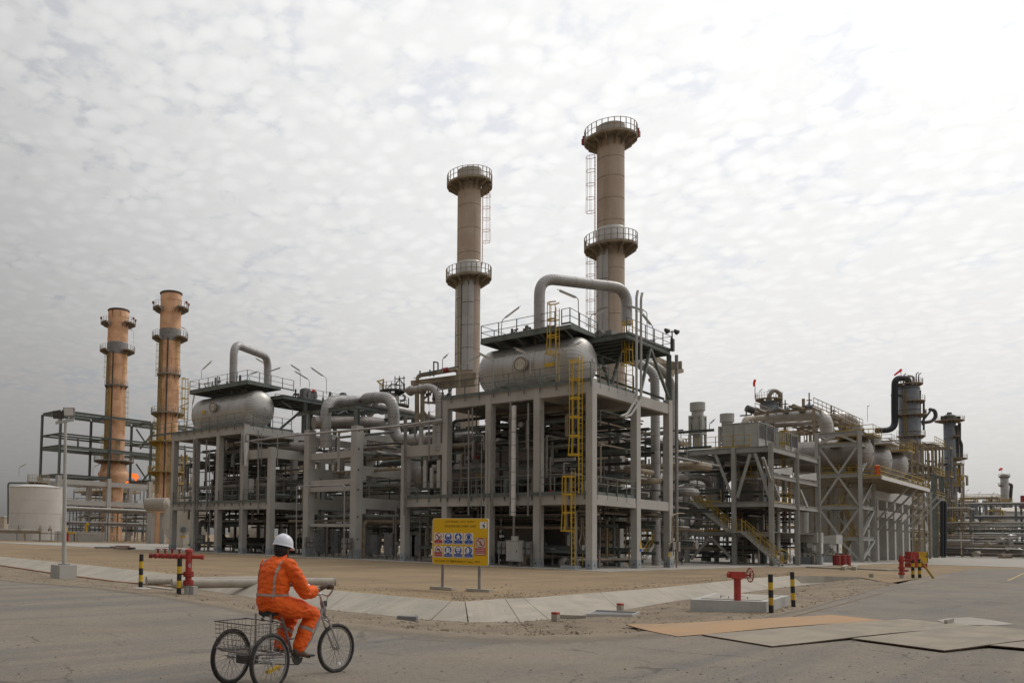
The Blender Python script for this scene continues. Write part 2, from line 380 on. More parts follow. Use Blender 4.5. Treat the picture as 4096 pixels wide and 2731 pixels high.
def rows_mesh(name, m, rows, sub=1, jit=0.0, **kw):
    b = MB(); n = len(rows[0]); R2 = []
    for r in rows:
        q = []
        for i in range(n - 1):
            for k in range(sub):
                p = Vector(r[i]).lerp(Vector(r[i + 1]), k / sub)
                q.append(p)
        q.append(Vector(r[-1])); R2.append(q)
    for ri, q in enumerate(R2):
        for p in q: b.v.append(p + V(0, 0, RND.uniform(-jit, jit) if 0 < ri < len(R2) - 1 else 0))
    w = len(R2[0])
    for i in range(len(R2) - 1):
        for j in range(w - 1): b.f.append((i * w + j, i * w + j + 1, (i + 1) * w + j + 1, (i + 1) * w + j))
    return b.build(name, m, None, smooth=True, angle=80, **kw)
cw = MB(); q0, q1, q2 = UP[-1], G(3300, 2304, .05), G(3446, 2309, .0)
for a, c in ((q0, q1), (q1, q2)):
    o_ = V(a.x, a.y, 0).normalized() * .18
    cw.hexa([V(a.x, a.y, -.42), V(c.x, c.y, -.42), V(c.x, c.y, -.42) + o_, V(a.x, a.y, -.42) + o_, a + V(0, 0, .02), c + V(0, 0, .02), c + o_ + V(0, 0, .02), a + o_ + V(0, 0, .02)])
f0, f1, f2 = LO[-1], G(3330, 2325, -.2), G(3446, 2312, -.03)
cw.quad(V(f0.x, f0.y, -.3), V(f1.x, f1.y, -.3), V(q1.x, q1.y, -.3), V(q0.x, q0.y, -.3)); cw.quad(V(f1.x, f1.y, -.3), V(f2.x, f2.y, -.2), V(q2.x, q2.y, -.2), V(q1.x, q1.y, -.3))
cw.build('culvert_wall', 'slab', None, smooth=False, kind='structure')
# plant side sand: from the apron's top edge out to the horizon
BU = [u + V(0, 0, -.012) for u in UP] + [G(3300, 2304, .05), G(3446, 2309, .0), G(3560, 2330), G(3698, 2309, -.002), G(3907, 2272, -.002), G(4150, 2275, -.002), G(4500, 2280, -.002), G(4900, 2284, -.002)]
def out(p, s, z): return V(p.x * s, p.y * s, z)
rows_mesh('ground', 'sand', [BU, [out(p, 1.012, p.z) for p in BU], [out(p, 1.1, .07 if i < 15 else .0) for i, p in enumerate(BU)], [out(p, 1.28, .0) for p in BU], [out(p, 2.2, 0) for p in BU], [out(p, 6, 0) for p in BU],
                            [p.normalized().xy.to_3d() * 900 for p in BU], [p.normalized().xy.to_3d() * 6000 for p in BU]], kind='structure')
LV = [l + V(0, 0, -.006) for l in LO] + [G(3330, 2325, -.15), G(3446, 2312, -.005), G(3560, 2331)]
RV = RD[:16] + [RD[16].lerp(RD[15], .55), RD[16], RD[16].lerp(RD[17], .4)]
vr_rows = []
for k in range(7):
    t = k / 6; row = []
    for l, r in zip(LV, RV):
        p = l.lerp(r, t); z0 = l.z * (1 - t) ** 1.6 + (.012 if 0 < k < 6 else -.004) * 1.0
        row.append(V(p.x, p.y, z0 if k else l.z))
    vr_rows.append(row)
rows_mesh('verge', 'verge', vr_rows, 6, .022, kind='structure')
rb = MB()
edge = [RD[0]]
for a, b_ in zip(RD, RD[1:]):
    for k in range(1, 7):
        p = a.lerp(b_, k / 6); edge.append(p + V(RND.uniform(-.05, .05), RND.uniform(-.05, .05), 0))
poly = [p + V(0, 0, .006) for p in edge] + [V(*G(4400, 2278).xy, .006), V(120, -60, .006), V(40, -120, .006), V(-150, -120, .006), V(-150, 60, .006)]
rb.v = poly; rb.f = [tuple(range(len(poly)))][::1]
rb.build('road', 'asphalt', None, smooth=False, kind='structure')
def sheet(name, m, pts, z, **kw):
    b = MB(); b.v = [V(p[0], p[1], z) for p in pts]; b.f = [tuple(range(len(pts)))]
    return b.build(name, m, None, smooth=False, **kw)
sheet('road_branch', 'asphalt_new', [G(3330, 2520), G(3120, 2505), G(3330, 2440), G(3560, 2362), G(3740, 2318), G(3915, 2274), G(4330, 2276), G(4500, 2450), G(4300, 2560), G(3720, 2545)], .011, kind='structure')
sheet('road_patch', 'asphalt_new', [G(3890, 2405), G(4040, 2320), G(4096, 2290), G(4420, 2300), G(4420, 2420), G(4096, 2414)], .016, kind='structure')
b = MB()
for a, c in zip([G(4030, 2323), G(4096, 2292)], [G(4096, 2292), G(4200, 2284)]): b.bar(a + V(0, 0, .02), c + V(0, 0, .02), .12, .004)
b.build('road_line', 'yellow_dull', None, kind='structure')
b = MB()
# dust drifted from the verge over the road's edge
dm = bpy.data.materials.new('drifted_dust'); dm.use_nodes = True; dt_ = dm.node_tree; bs_ = dt_.nodes['Principled BSDF']; bs_.inputs['Base Color'].default_value = (.29, .235, .17, 1); bs_.inputs['Roughness'].default_value = 1
at_ = nd(dt_, 'ShaderNodeAttribute'); at_.attribute_name = 'fade'; gp_ = nd(dt_, 'ShaderNodeNewGeometry')
al_ = sstep(dt_, mth(dt_, 'ADD', mth(dt_, 'MULTIPLY', noise(dt_, gp_.outputs[0], 2.2, 7, .7, .4), .9), at_.outputs['Fac']), .72, 1.4); dt_.links.new(mth(dt_, 'MULTIPLY', al_, .8), bs_.inputs['Alpha'])
db = MB(); fv = []
for i, p in enumerate(edge):
    t_ = V(-p.x, -p.y, 0).normalized(); w_ = 2.4 if i < 96 else 1.2
    for k in range(5): db.v.append(V(p.x, p.y, .0095) + t_ * (w_ * k / 4 - .12)); fv.append(1 - k / 4)
for i in range(len(edge) - 1):
    for k in range(4): db.f.append((i * 5 + k, i * 5 + k + 1, (i + 1) * 5 + k + 1, (i + 1) * 5 + k))
do_ = db.build('drifted_dust', dm, None, smooth=False, kind='structure'); fa = do_.data.attributes.new('fade', 'FLOAT', 'POINT'); fa.data.foreach_set('value', fv)
pl = [G(*p) + V(0, 0, .0145) for p in ((3115, 2478), (3330, 2425), (3560, 2362), (3740, 2318))]
for a, c in zip(pl, pl[1:]): b.bar(a, c, .1, .005)
b.build('road_edge_line', 'verge', None, kind='structure')
# concrete paving under the plant
def slabbox(name, m, x0, x1, y0, y1, z, **kw):
    b = MB(); b.box((x0, y0, -.1), (x1, y1, z)); return b.build(name, m, None, smooth=False, **kw)
slabbox('paving_main', 'pave', 47.6, 76.2, 22.6, 112, .035, kind='structure')
slabbox('paving_strip', 'pave', 76.22, 118, 21.2, 60, .03, kind='structure')
slabbox('paving_far', 'pave', 118.02, 620, -14, 120, .022, kind='structure')
sheet('terrain', 'sand', [(-7000, -7000), (7000, -7000), (7000, 7000), (-7000, 7000)], -.45, kind='structure')
sheet('road_patch_pale', 'pave', [G(3770, 2490), G(3745, 2482), G(3800, 2473), G(3880, 2470), G(3960, 2480), G(4060, 2498), G(3990, 2503), G(3850, 2500)], .021, kind='structure')
b = MB(); b.box(tuple(G(3790, 2496, .02)), tuple(G(3790, 2496, .02) + V(.9, .06, .1))); b.build('pit_kerb', 'pave', None, smooth=False, kind='structure')
# loose stones
b = MB()
def pebble(p, s):
    n = len(b.v); q = [V(RND.uniform(.6, 1.2), RND.uniform(-.3, .3), 0), V(RND.uniform(-.3, .3), RND.uniform(.6, 1.2), 0), V(-RND.uniform(.6, 1.2), 0, 0), V(0, -RND.uniform(.6, 1.2), 0), V(RND.uniform(-.3, .3), 0, RND.uniform(.5, .9)), V(0, 0, -.5)]
    b.v += [p + k * s for k in q]
    for i in range(4): b.f += [(n + i, n + (i + 1) % 4, n + 4), (n + (i + 1) % 4, n + i, n + 5)]
for _ in range(5200):
    i = RND.randrange(len(LV) - 1); t = RND.random(); u = RND.random() ** .8
    a = LV[i].lerp(LV[i + 1], t); c = RV[i].lerp(RV[i + 1], t); p = a.lerp(c, u)
    pebble(V(p.x, p.y, a.z * (1 - u) ** 1.6 + .005), min(.055, .012 * RND.paretovariate(2.2)))
for _ in range(3200):
    i = RND.randrange(len(UP) - 1); t = RND.random(); p = UP[i].lerp(UP[i + 1], t); s = 1.012 + abs(RND.gauss(0, .16))
    pebble(V(p.x * s, p.y * s, max(.0, .12 - (s - 1) * .45)), min(.06, .012 * RND.paretovariate(2.1)))
for _ in range(1500):
    p = G(RND.uniform(-200, 4300), 2731 - 330 * RND.random() ** 1.4)
    i = 0
    pebble(V(p.x, p.y, .008), min(.022, .006 * RND.paretovariate(2.5)))
b.build('loose_stones', 'verge', None, smooth=False, kind='stuff')
# steel plates lying over the road
pl = [('plateorange', 'rust-orange steel plate, nearest the verge, one corner lifted', [(2504, 2508), (2710, 2547), (3555, 2484), (3330, 2460)], .0),
      ('steelplate', 'dusty steel plate between the rust-orange plate and the widest pale plate', [(2808, 2543), (3088, 2590), (3930, 2509), (3622, 2479)], .024),
      ('steelplate', 'wide pale steel plate reaching to the open road hole', [(3408, 2561), (3777, 2611), (4330, 2552), (3945, 2508)], .046),
      ('steelplate', 'dusty steel plate cut by the right edge of the photo, farthest right of four', [(3935, 2590), (4330, 2625), (4600, 2590), (4330, 2562)], .066)]
for m, lab, pp, z in pl:
    c = [G(*p) for p in pp]; t = thing('steel_plate', lab, 'steel plate', c[0], 'steel plates laid across the road')
    b = MB(); n = 12; top = []
    for i in range(n + 1):
        for j in range(n + 1):
            u, w = i / n, j / n; p = c[0].lerp(c[1], u).lerp(c[3].lerp(c[2], u), w)
            lift = .018 + z * .7 + .035 * math.sin(math.pi * w) ** 2 * (.35 + .65 * u) + (.045 * (1 - u) ** 3 * (1 - w) ** 6 if z == 0 else 0)
            top.append(V(p.x, p.y, lift))
    b.v = top + [p - V(0, 0, .016) for p in top]; N = (n + 1) ** 2; k = lambda i, j: i * (n + 1) + j
    for i in range(n):
        for j in range(n):
            q = (k(i, j), k(i + 1, j), k(i + 1, j + 1), k(i, j + 1)); b.f += [q, tuple(N + e for e in reversed(q))]
    b.build('plate_face', m, t, angle=60)
    e = MB()
    ring = [k(i, 0) for i in range(n + 1)] + [k(n, j) for j in range(1, n + 1)] + [k(i, n) for i in range(n - 1, -1, -1)] + [k(0, j) for j in range(n - 1, -1, -1)]
    ce = sum(top, V(0, 0, 0)) / len(top)
    e.v = [top[i] + (top[i] - ce).normalized() * .004 for i in ring] + [top[i] - V(0, 0, .02) + (top[i] - ce).normalized() * .004 for i in ring]; L = len(ring)
    e.f = [(i, (i + 1) % L, (i + 1) % L + L, i + L) for i in range(L)]
    e.build('plate_edge', 'plateedge', t, smooth=False)
# ---------------------------------------------------------------- builders of repeated plant parts
def railing(parent, pts, mtl='green', h=1.08, step=1.35, name='railing', toe=.14, r=.024, close=False, mid=True, drop=.0):
    pts = [Vector(p) for p in pts]
    if close: pts = pts + [pts[0]]
    b = MB()
    for k in ([h, h * .53] if mid else [h]):
        b.tube([p + V(0, 0, k) for p in pts], r, 6)
    if toe:
        for a, c in zip(pts, pts[1:]): b.bar(a + V(0, 0, toe / 2 + .01), c + V(0, 0, toe / 2 + .01), .012, toe)
    rl = b.build(name, mtl, parent)
    post = None; seen = []
    for a, c in zip(pts, pts[1:]):
        n = max(1, round((c - a).length / step))
        for i in range(n + 1):
            p = a.lerp(c, i / n)
            if any((p - q).length < .15 for q in seen): continue
            seen.append(p)
            if post is None:
                b = MB(); b.box((p.x - .028, p.y - .028, p.z - drop), (p.x + .028, p.y + .028, p.z + h - .004)); post = b.build('post', mtl, rl, smooth=False); p0 = p
            else: inst(post, rl, p - p0)
    return rl
def ladder(p, z0, z1, face, cage=None, mtl='yellow', label='', wid=.45, group='yellow caged ladders', cagem=None, parent=None, flare=True, name='caged_ladder', cr=.36, hw=.09):
    """p: foot point (x, y); face: unit vector pointing from the ladder towards the climber"""
    p = Vector((p[0], p[1], 0)); f = Vector((face[0], face[1], 0)).normalized(); s = Z.cross(f)
    t = thing(name, label, 'ladder', p + V(0, 0, z0), group) if parent is None else parent
    for e in (-1, 1):
        b = MB(); b.bar(p + s * e * wid / 2 + V(0, 0, z0), p + s * e * wid / 2 + V(0, 0, z1), .06, .03, f); b.build('rail', mtl, t, smooth=False)
    rung = None; z = z0 + .3
    while z < z1 - .05:
        if rung is None:
            b = MB(); b.tube([p - s * wid / 2 + V(0, 0, z), p + s * wid / 2 + V(0, 0, z)], .016, 5); rung = b.build('rung', mtl, t); zz0 = z
        else: inst(rung, t, (0, 0, z - zz0))
        z += .32
    if cage:
        c0, c1 = cage; n = max(2, round((c1 - c0) / 1.15)); b0 = None; cc = p + f * .38
        for i in range(n + 1):
            zc = c0 + (c1 - c0) * i / n; k = 1.22 if (i == 0 and flare) else 1.0
            if b0 is None or i == 1:
                b = MB(); ar = [p + s * wid / 2 + V(0, 0, zc)] + [cc + (s * math.cos(a) + f * math.sin(a)) * cr * k + V(0, 0, zc) for a in [math.radians(q) for q in range(-20, 201, 20)]] + [p - s * wid / 2 + V(0, 0, zc)]
                for a, c in zip(ar, ar[1:]): b.bar(a, c, .012, hw)
                b0 = b.build('hoop', cagem or mtl, t, smooth=False); zb = zc
            else: inst(b0, t, (0, 0, zc - zb))
        for q in (0, 45, 90, 135, 180):
            a = math.radians(q); d = (s * math.cos(a) + f * math.sin(a))
            z2 = c0 + (c1 - c0) / n
            b = MB(); b.bar(cc + d * cr * 1.2 + V(0, 0, c0), cc + d * (cr + .005) + V(0, 0, z2), .05 * hw / .09, .012, d); b.bar(cc + d * (cr + .005) + V(0, 0, z2), cc + d * (cr + .005) + V(0, 0, c1), .05 * hw / .09, .012, d); b.build('strap', cagem or mtl, t, smooth=False)
    return t
def lamp(base, top, a, c, d, label, mtl='grey'):
    """floodlight batten: pole from base to top, fixture from a to c (survey points at distance d)"""
    B, T, A, C = (D(*q, d) for q in (base, top, a, c))
    t = thing('batten_lamp', label, 'lamp', B, 'batten lamps on bent poles')
    b = MB(); b.tube(bend([B, T, A.lerp(C, .12)], .35, 5), .03, 6); b.build('pole', mtl, t)
    ax = (C - A).normalized(); up = Z - ax * ax.z; up.normalize()
    b = MB(); b.bar(A, C, .17, .07, up); b.build('housing', mtl, t, smooth=False)
    b = MB(); b.bar(A + ax * .05 - up * .058, C - ax * .05 - up * .058, .13, .045, up); b.build('diffuser', 'lens', t, smooth=False)
    e = C + ax * .16; sd = ax.cross(up) * .06
    b = MB(); b.tube([C + sd, e + sd, e - sd, C - sd], .012, 5); b.build('guard', mtl, t)
    return t
def part_bars(parent, name, mtl, lst, w, h=None, ib=False, up=Z):
    for a, c in lst:
        b = MB()
        if ib: b.ibar(a, c, w, h or w, .022, up)
        else: b.bar(a, c, w, h, up)
        b.build(name, mtl, parent, smooth=False)
def pipe(parent, pts, r, mtl='pipe', rad=None, n=10, name='pipe', seams=0.0, label=None):
    path = bend(pts, rad if rad else r * 2.6, 6)
    b = MB(); b.tube(path, r, n); o = b.build(name, mtl, parent, label)
    if seams:
        L = 0.0; nxt = seams * .5
        for a, c in zip(path, path[1:]):
            l = (c - a).length
            while L + l > nxt:
                q = a.lerp(c, (nxt - L) / l); d = (c - a).normalized(); sb = MB(); sb.tube([q - d * .012, q + d * .012], r + .006, n); sb.build('seam_band', 'seam' if r > .25 else mtl, o); nxt += seams if l > r else max(r * .5, .2)
            L += l
    return o
def valve(parent, p, s=.18, mtl='galv', ax=V(0, 1, 0)):
    p = Vector(p); b = MB(); b.tube([p - ax * s, p - ax * s * .8, p - ax * s * .79, p + ax * s * .79, p + ax * s * .8, p + ax * s], [s * .8, s * .8, s * .5, s * .5, s * .8, s * .8], 8)
    b.tube([p, p + Z * s * 1.6, p + Z * s * 1.61, p + Z * s * 2.2], [s * .45, s * .3, s * .12, s * .12], 6)
    b.tube([p + Z * s * 2.1, p + Z * s * 2.25], s * .9, 8)
    return b.build('valve', mtl, parent)
def drum(t, o, axis, r, L, mtl='alu', ring=.9, halves=3, gores=28, head=.55, endcap=True, off=0.01):
    """horizontal clad drum: rings of cladding panels and heads of gore panels; o = centre of the near head's base"""
    o = Vector(o); ax = Vector(axis).normalized(); n = max(1, round(L / ring)); w = L / n
    core = MB(); core.lathe(o, [(0.02, -r * head * .93), (r * .5, -r * head * .8), (r * .86, -r * head * .45), (r * .975, 0), (r * .975, L), (r * .86, L + r * head * .45), (r * .5, L + r * head * .8), (.02, L + r * head * .93)], ax, 28); core.build('shell', 'seam', t)
    for k in range(n):
        for h in range(halves):
            a0 = 2 * math.pi * h / halves + (k % 2) * .9; a1 = a0 + 2 * math.pi / halves - .012
            rr = r + (.008 if (k + h) % 2 else 0)
            b = MB(); b.lathe(o, [(rr - .015, k * w + .006), (rr, k * w + .012), (rr, (k + 1) * w - .012), (rr - .015, (k + 1) * w - .006)], ax, max(4, 30 // halves), a0, a1)
            b.build('cladding_panel', mtl, t, angle=50)
    prof = [(math.cos(q * math.pi / 2 / 7) * r, math.sin(q * math.pi / 2 / 7) * r * head) for q in range(7)] + [(r * .07, r * head)]
    for sgn, oo in ((-1, o), (1, o + ax * L)):
        g0 = None
        for g in range(gores):
            a0 = 2 * math.pi * g / gores; a1 = a0 + 2 * math.pi / gores * .93
            b = MB(); b.lathe(oo, [(q[0], sgn * q[1]) for q in prof], ax, 2, a0, a1); 
            for i in range(len(b.v)): b.v[i] = b.v[i]
            b.build('gore_panel', mtl, t, angle=60)
        b = MB(); b.tube([oo + ax * sgn * (r * head - .02), oo + ax * sgn * (r * head + .05)], r * .09, 12); b.build('end_boss', mtl, t)
def manway(t, p, ax, r=.55, mtl='cream'):
    p = Vector(p); ax = Vector(ax).normalized(); s = ax.cross(Z).normalized(); u = s.cross(ax)
    b = MB(); b.tube([p - ax * .8, p - ax * .14], r * .72, 18); b.build('nozzle', 'alu2', t)
    b = MB(); b.tube([p - ax * .14, p - ax * .06], r, 22); b.build('flange', 'alu2', t)
    f = MB(); f.tube([p - ax * .05, p + ax * .03], r, 22); c = f.build('cover', mtl, t)
    b0 = None
    for i in range(20):
        a = 2 * math.pi * i / 20; q = p + (s * math.cos(a) + u * math.sin(a)) * r * .87
        if b0 is None: b = MB(); b.tube([q + ax * .02, q + ax * .08], .045, 5); b0 = b.build('bolt', 'dark', c); q0 = q
        else: inst(b0, c, q - q0)
    for e in (-1, 1):
        b = MB(); b.tube([p + s * e * r * .35 + ax * .03 - u * .08, p + s * e * r * .35 + ax * .09 - u * .08, p + s * e * r * .35 + ax * .09 + u * .08, p + s * e * r * .35 + ax * .03 + u * .08], .012, 5); b.build('handle', 'dark', c)
def lowfloor(t, x0, x1, y0, y1, z, mtl='dark', name='deck', th=.06):
    b = MB(); b.box((x0, y0, z - th), (x1, y1, z)); return b.build(name, mtl, t, smooth=False)
# ---------------------------------------------------------------- the two sulphur units (concrete frames with a drum on top)
CY = [24.79, 28.48, 32.22, 35.88]
CXr = [56.34, 61.78]
def conc_unit(oy, label, shortY, shortz):
    t = thing('drum_building', label, 'building', (49.9, CY[0] + oy, 0), 'two storey concrete frames')
    W, L = .62, .44
    def col(x, y, z, nm='column', wx=W, wy=L):
        b = MB(); b.box((x - wx / 2, y - wy / 2, .035), (x + wx / 2, y + wy / 2, z)); o = b.build(nm, 'concrete', t, smooth=False)
        e = MB(); e.box((x - wx / 2 - .012, y - wy / 2 - .012, .036), (x + wx / 2 + .012, y + wy / 2 + .012, .62)); e.build('painted_base', 'concrete_blue', o, smooth=False)
        b = MB(); b.cbox((x - wx / 2 - .02, y, .3), (.02, .1, .1)); b.build('earthing_plate', 'dark', o, smooth=False); b = MB(); b.cbox((x, y - wy / 2 - .02, .3), (.1, .02, .1)); b.build('earthing_plate', 'dark', o, smooth=False)
        return o
    xs = [49.9] + CXr
    for i, y in enumerate(CY):
        for x in xs: col(x, y + oy, 12.1 if x < 50 or i else (11.6 if x < 60 else 12.3))
    for x in xs: col(x, shortY + oy, shortz)
    def bm(a, c, w, z0, z1, nm='beam'):
        zc = (z0 + z1) / 2; b = MB(); b.bar((*a, zc), (*c, zc), w, z1 - z0); return b.build(nm, 'concrete', t, smooth=False)
    for z0, z1 in ((11.25, 11.97), (4.13, 4.78)):
        ys = CY + [shortY] if z0 < 5 else CY
        ys = sorted(ys)
        for x in xs:
            for a, c in zip(ys, ys[1:]):
                bm((x - .05, a + oy + L / 2), (x - .05, c + oy - L / 2), .44, z0, z1)
        for y in ys:
            for a, c in zip(xs, xs[1:]): bm((a + W / 2, y + oy), (c - W / 2, y + oy), .36, z0, z1)
        y0, y1 = min(ys), max(ys)
        b = MB(); b.box((50.12, y0 + oy + .2, z1 - .16), (61.5, y1 + oy - .2, z1 - .012)); b.build('floor_slab', 'concrete', t, smooth=False)
    # short columns' top beams
    yn = CY[3] if shortY > CY[3] else CY[0]
    a, c = sorted((yn, shortY)); bm((49.85, a + oy + L / 2), (49.85, c + oy - L / 2), .42, shortz - .95, shortz - .12)
    bm((49.9 + W / 2, shortY + oy), (56.34 - W / 2, shortY + oy), .36, shortz - .95, shortz - .12)
    bm((56.34 + W / 2, shortY + oy), (61.78 - W / 2, shortY + oy), .36, shortz - .95, shortz - .12)
    # railings with green channel
    for z in (11.98, 4.79):
        b = MB(); hi = z > 6; y0, y1 = (CY[0] - .1, CY[3] + (.6 if oy < 1 else 4.0)) if hi else (min(CY[0], shortY), max(CY[3], shortY))
        if not hi:
            y0 += .2; y1 -= .2
        b.box((49.52, y0 + oy, z), (49.64, y1 + oy, z + .2)); b.box((49.66, CY[0] + oy - .12, z), (56.0, CY[0] + oy - .02, z + .2)); b.build('deck_channel', 'green', t, smooth=False)
        if hi: railing(t, [(49.5, y1 + oy, z + .2), (49.5, CY[0] + oy - .16, z + .2), (55.7, CY[0] + oy - .16, z + .2)], 'green', 1.0, 1.24, toe=0, drop=.55)
        else:
            yy = sorted(CY + [shortY])
            for a, c in zip(yy, yy[1:]): railing(t, [(49.58, c + oy - .3, z + .18), (49.58, a + oy + .3, z + .18)], 'green', .98, 1.1, toe=0, drop=.5)
            railing(t, [(50.4, CY[0] + oy - .16, z + .18), (55.95, CY[0] + oy - .16, z + .18)], 'green', .98, 1.35, toe=0, drop=.5)
    # cable conduit along the beams with loops
    b = MB()
    for z in (11.95, 4.75):
        b.tube([(49.46, y0 + oy + .5, z), (49.46, CY[3] + oy, z)], .022, 5)
        for y in CY: b.tube([V(49.44, y + oy + 1 + .35 * math.sin(a), z - .42 + .42 * math.cos(a)) for a in [q * math.pi / 6 for q in range(1, 12)]], .014, 4)
    b.build('conduit', 'galv', t)
    return t
SZ = PX(1602, 1779, 49.6).z
u1 = conc_unit(0, 'grey concrete frame under the biggest drum, right behind the yellow safety sign', 39.7, SZ)
u2 = conc_unit(34.0, 'grey concrete frame under the smaller-looking far drum, left of the cyclist\'s helmet', 21.0, 9.7)

def upper_works(oy, who, big):
    t = thing('drum_vessel', f'huge silver clad horizontal drum {who}', 'drum', (53.1, 30 + oy, 12), 'clad horizontal drums')
    y0, L = (27.3, 6.55) if big else (26.6, 8.3)
    r = 1.72 if big else 1.82; zc = 14.1
    drum(t, (53.1, y0 + oy, zc), (0, 1, 0), r, L, 'alu', .84, 3, 36, .6)
    for k in (.2, .8):
        b = MB(); b.box((51.9, y0 + oy + L * k - .15, 12.0), (54.3, y0 + oy + L * k + .15, 13.2)); b.build('saddle', 'green', t, smooth=False)
    yy = PX(2090, 1455, 51.3).y if big else y0 + oy + 6.4
    if not big: yy = PX(860, 1626, 51.3).y
    manway(t, (51.0, yy, PX(2087, 1457, 51.2).z if big else PX(860, 1628, 51.2).z), (-1, 0, 0), .52)
    b = MB()
    if big: b.cbox((51.32, PX(2197, 1458, 51.3).y, PX(2197, 1458, 51.3).z), (.02, .75, .28))
    else: b.cbox((51.22, PX(817, 1648, 51.3).y, PX(817, 1648, 51.3).z), (.02, .5, .3))
    b.build('nameplate', 'yellow', t, smooth=False)
    for q in ((.25, 1.2), (.3, .5), (.5, .9)):
        b = MB(); b.tube([(53.1, y0 + oy + L * q[0], zc + r - .1), (53.1, y0 + oy + L * q[0], zc + r + .5)], .15, 8); b.build('nozzle', 'alu2', t)
    # valve cluster and tray beside the loop pipe
    return t
upper_works(0, 'with dark-bolted manway, on the frame behind the sign', True)
upper_works(34.0, 'on the far frame, left of the cyclist', False)

def platform_over(oy, label, x0, x1, ya, yb, z):
    t = thing('steel_platform', label, 'platform', (x0, ya + oy, z), 'green steel platforms over the drums')
    ys = (ya + oy, yb + oy)
    for k, (a, c) in enumerate((((x0, ys[0]), (x0, ys[1])), ((x1, ys[0]), (x1, ys[1])), ((x0, ys[0]), (x1, ys[0])), ((x0, ys[1]), (x1, ys[1])))):
        b = MB(); e = .003 if k > 1 else 0; b.bar((*a, z - .14 + e), (*c, z - .14 + e), .12, .28); b.build('edge_channel', 'green', t, smooth=False)
    b = MB(); b.box((x0 + .07, ys[0] + .07, z - .07), (x1 - .07, ys[1] - .07, z - .02)); b.build('grating', 'dark', t, smooth=False)
    n = int((ys[1] - ys[0]) / 1.2)
    for i in range(1, n):
        y = ys[0] + (ys[1] - ys[0]) * i / n
        b = MB(); b.bar((x0 + .1, y, z - .2), (x1 - .1, y, z - .2), .1, .2); b.build('joist', 'green', t, smooth=False)
    return t
pa = platform_over(0, 'green railed platform right over the biggest drum, holding the loop pipe\'s left leg', 51.2, 54.6, 26.95, 33.9, 16.3)
railing(pa, [(54.6, 33.9, 16.3), (51.2, 33.9, 16.3), (51.2, 28.05, 16.3)], 'green', 1.08, 1.5)
railing(pa, [(51.2, 27.55, 16.35), (51.2, 26.95, 16.35), (55.2, 26.95, 16.1)], 'green', 1.08, 1.3)
for y in (27.4, 29.2, 31, 32.8):
    b = MB(); b.bar((51.3, y, 16.1), (52.6, y, 15.6), .09); b.build('bracket', 'green', pa, smooth=False)
# right hand steel structure of unit 1
ps = thing('braced_platform', 'dark green braced steel platform right of the biggest drum, under the loop pipe\'s right leg', 'platform', (61.6, 24.6, 12.3))
zt = 15.95
for a, c in (((54.4, 24.6), (61.75, 24.6)), ((54.4, 28.4), (61.75, 28.4)), ((61.75, 24.6), (61.75, 32)), ((54.4, 28.4), (54.4, 24.6)), ((54.4, 32), (61.75, 32))):
    b = MB(); b.ibar((*a, zt - .17), (*c, zt - .17), .2, .34); b.build('beam', 'green', ps, smooth=False)
b = MB(); b.box((54.5, 24.7, zt + .01), (61.6, 31.9, zt + .05)); b.build('grating', 'dark', ps, smooth=False)
for k in range(1, 7):
    b = MB(); b.ibar((54.4 + k * 1.05, 24.72, zt - .15), (54.4 + k * 1.05, 31.9, zt - .15), .12, .24); b.build('joist', 'green', ps, smooth=False)
for x, y, z0 in ((61.6, 24.62, 12.28), (61.6, 31.9, 12.1), (55.6, 28.4, 12), (58.6, 31.9, 12)):
    b = MB(); b.ibar((x, y, z0), (x, y, zt - .36), .26, .26, .02, V(1, 0, 0)); b.build('column', 'green', ps, smooth=False)
for a, c in (((58.3, 24.6, zt - .4), (61.5, 24.6, 12.4)), ((58.3, 24.6, zt - .4), (56.7, 24.6, 12.2)), ((56.9, 26, zt - .4), (55, 26, 12.2)), ((58.6, 28.4, zt - .4), (61, 28.4, 12.3)), ((57, 28.4, zt - .4), (55.6, 28.4, 12.3)), ((61.6, 25, 12.4), (61.6, 31.8, zt - .4))):
    b = MB(); b.bar(a, c, .17); b.build('brace', 'green', ps, smooth=False)
railing(ps, [(54.45, 24.55, zt), (61.85, 24.55, zt), (61.85, 31.9, zt)], 'green', 1.08, 1.45)
railing(ps, [(55.4, 28.4, zt), (58.5, 28.4, zt)], 'green', 1.08, 1.45)
b = MB(); b.cbox((57.2, 26.9, zt + .42), (2.6, 1.2, .7)); b.tube([(55.2, 26.9, zt + .45), (56, 26.9, zt + .45)], .28, 12); b.build('duct', 'galv', ps, smooth=False)
# unit 2 platforms
pb = platform_over(34, 'green railed platform over the far drum, left loop leg on it', 51.2, 55.6, 26.2, 35.4, 16.55)
railing(pb, [(55, 69.4, 16.55), (51.2, 69.4, 16.55), (51.2, 60.2, 16.55), (57.4, 60.2, 16.4)], 'green', 1.08, 1.45)
P2 = [D(1120, 1560, 84), D(1345, 1605, 84)]
pc = thing('braced_platform', 'dark green braced steel platform right of the far drum, carrying grey cabinets', 'platform', (60, 58.7, 12))
zt2 = 15.5
for a, c in (((54.6, 58.7), (66.6, 58.7)), ((54.6, 63.5), (66.6, 63.5)), ((66.6, 58.7), (66.6, 63.5)), ((54.6, 58.7), (54.6, 63.5))):
    b = MB(); b.ibar((*a, zt2 - .17), (*c, zt2 - .17), .2, .34); b.build('beam', 'green', pc, smooth=False)
b = MB(); b.box((54.7, 58.8, zt2 + .01), (66.5, 63.4, zt2 + .05)); b.build('grating', 'dark', pc, smooth=False)
for k in range(1, 9):
    b = MB(); b.ibar((54.6 + k * 1.3, 58.82, zt2 - .15), (54.6 + k * 1.3, 63.4, zt2 - .15), .12, .24); b.build('joist', 'green', pc, smooth=False)
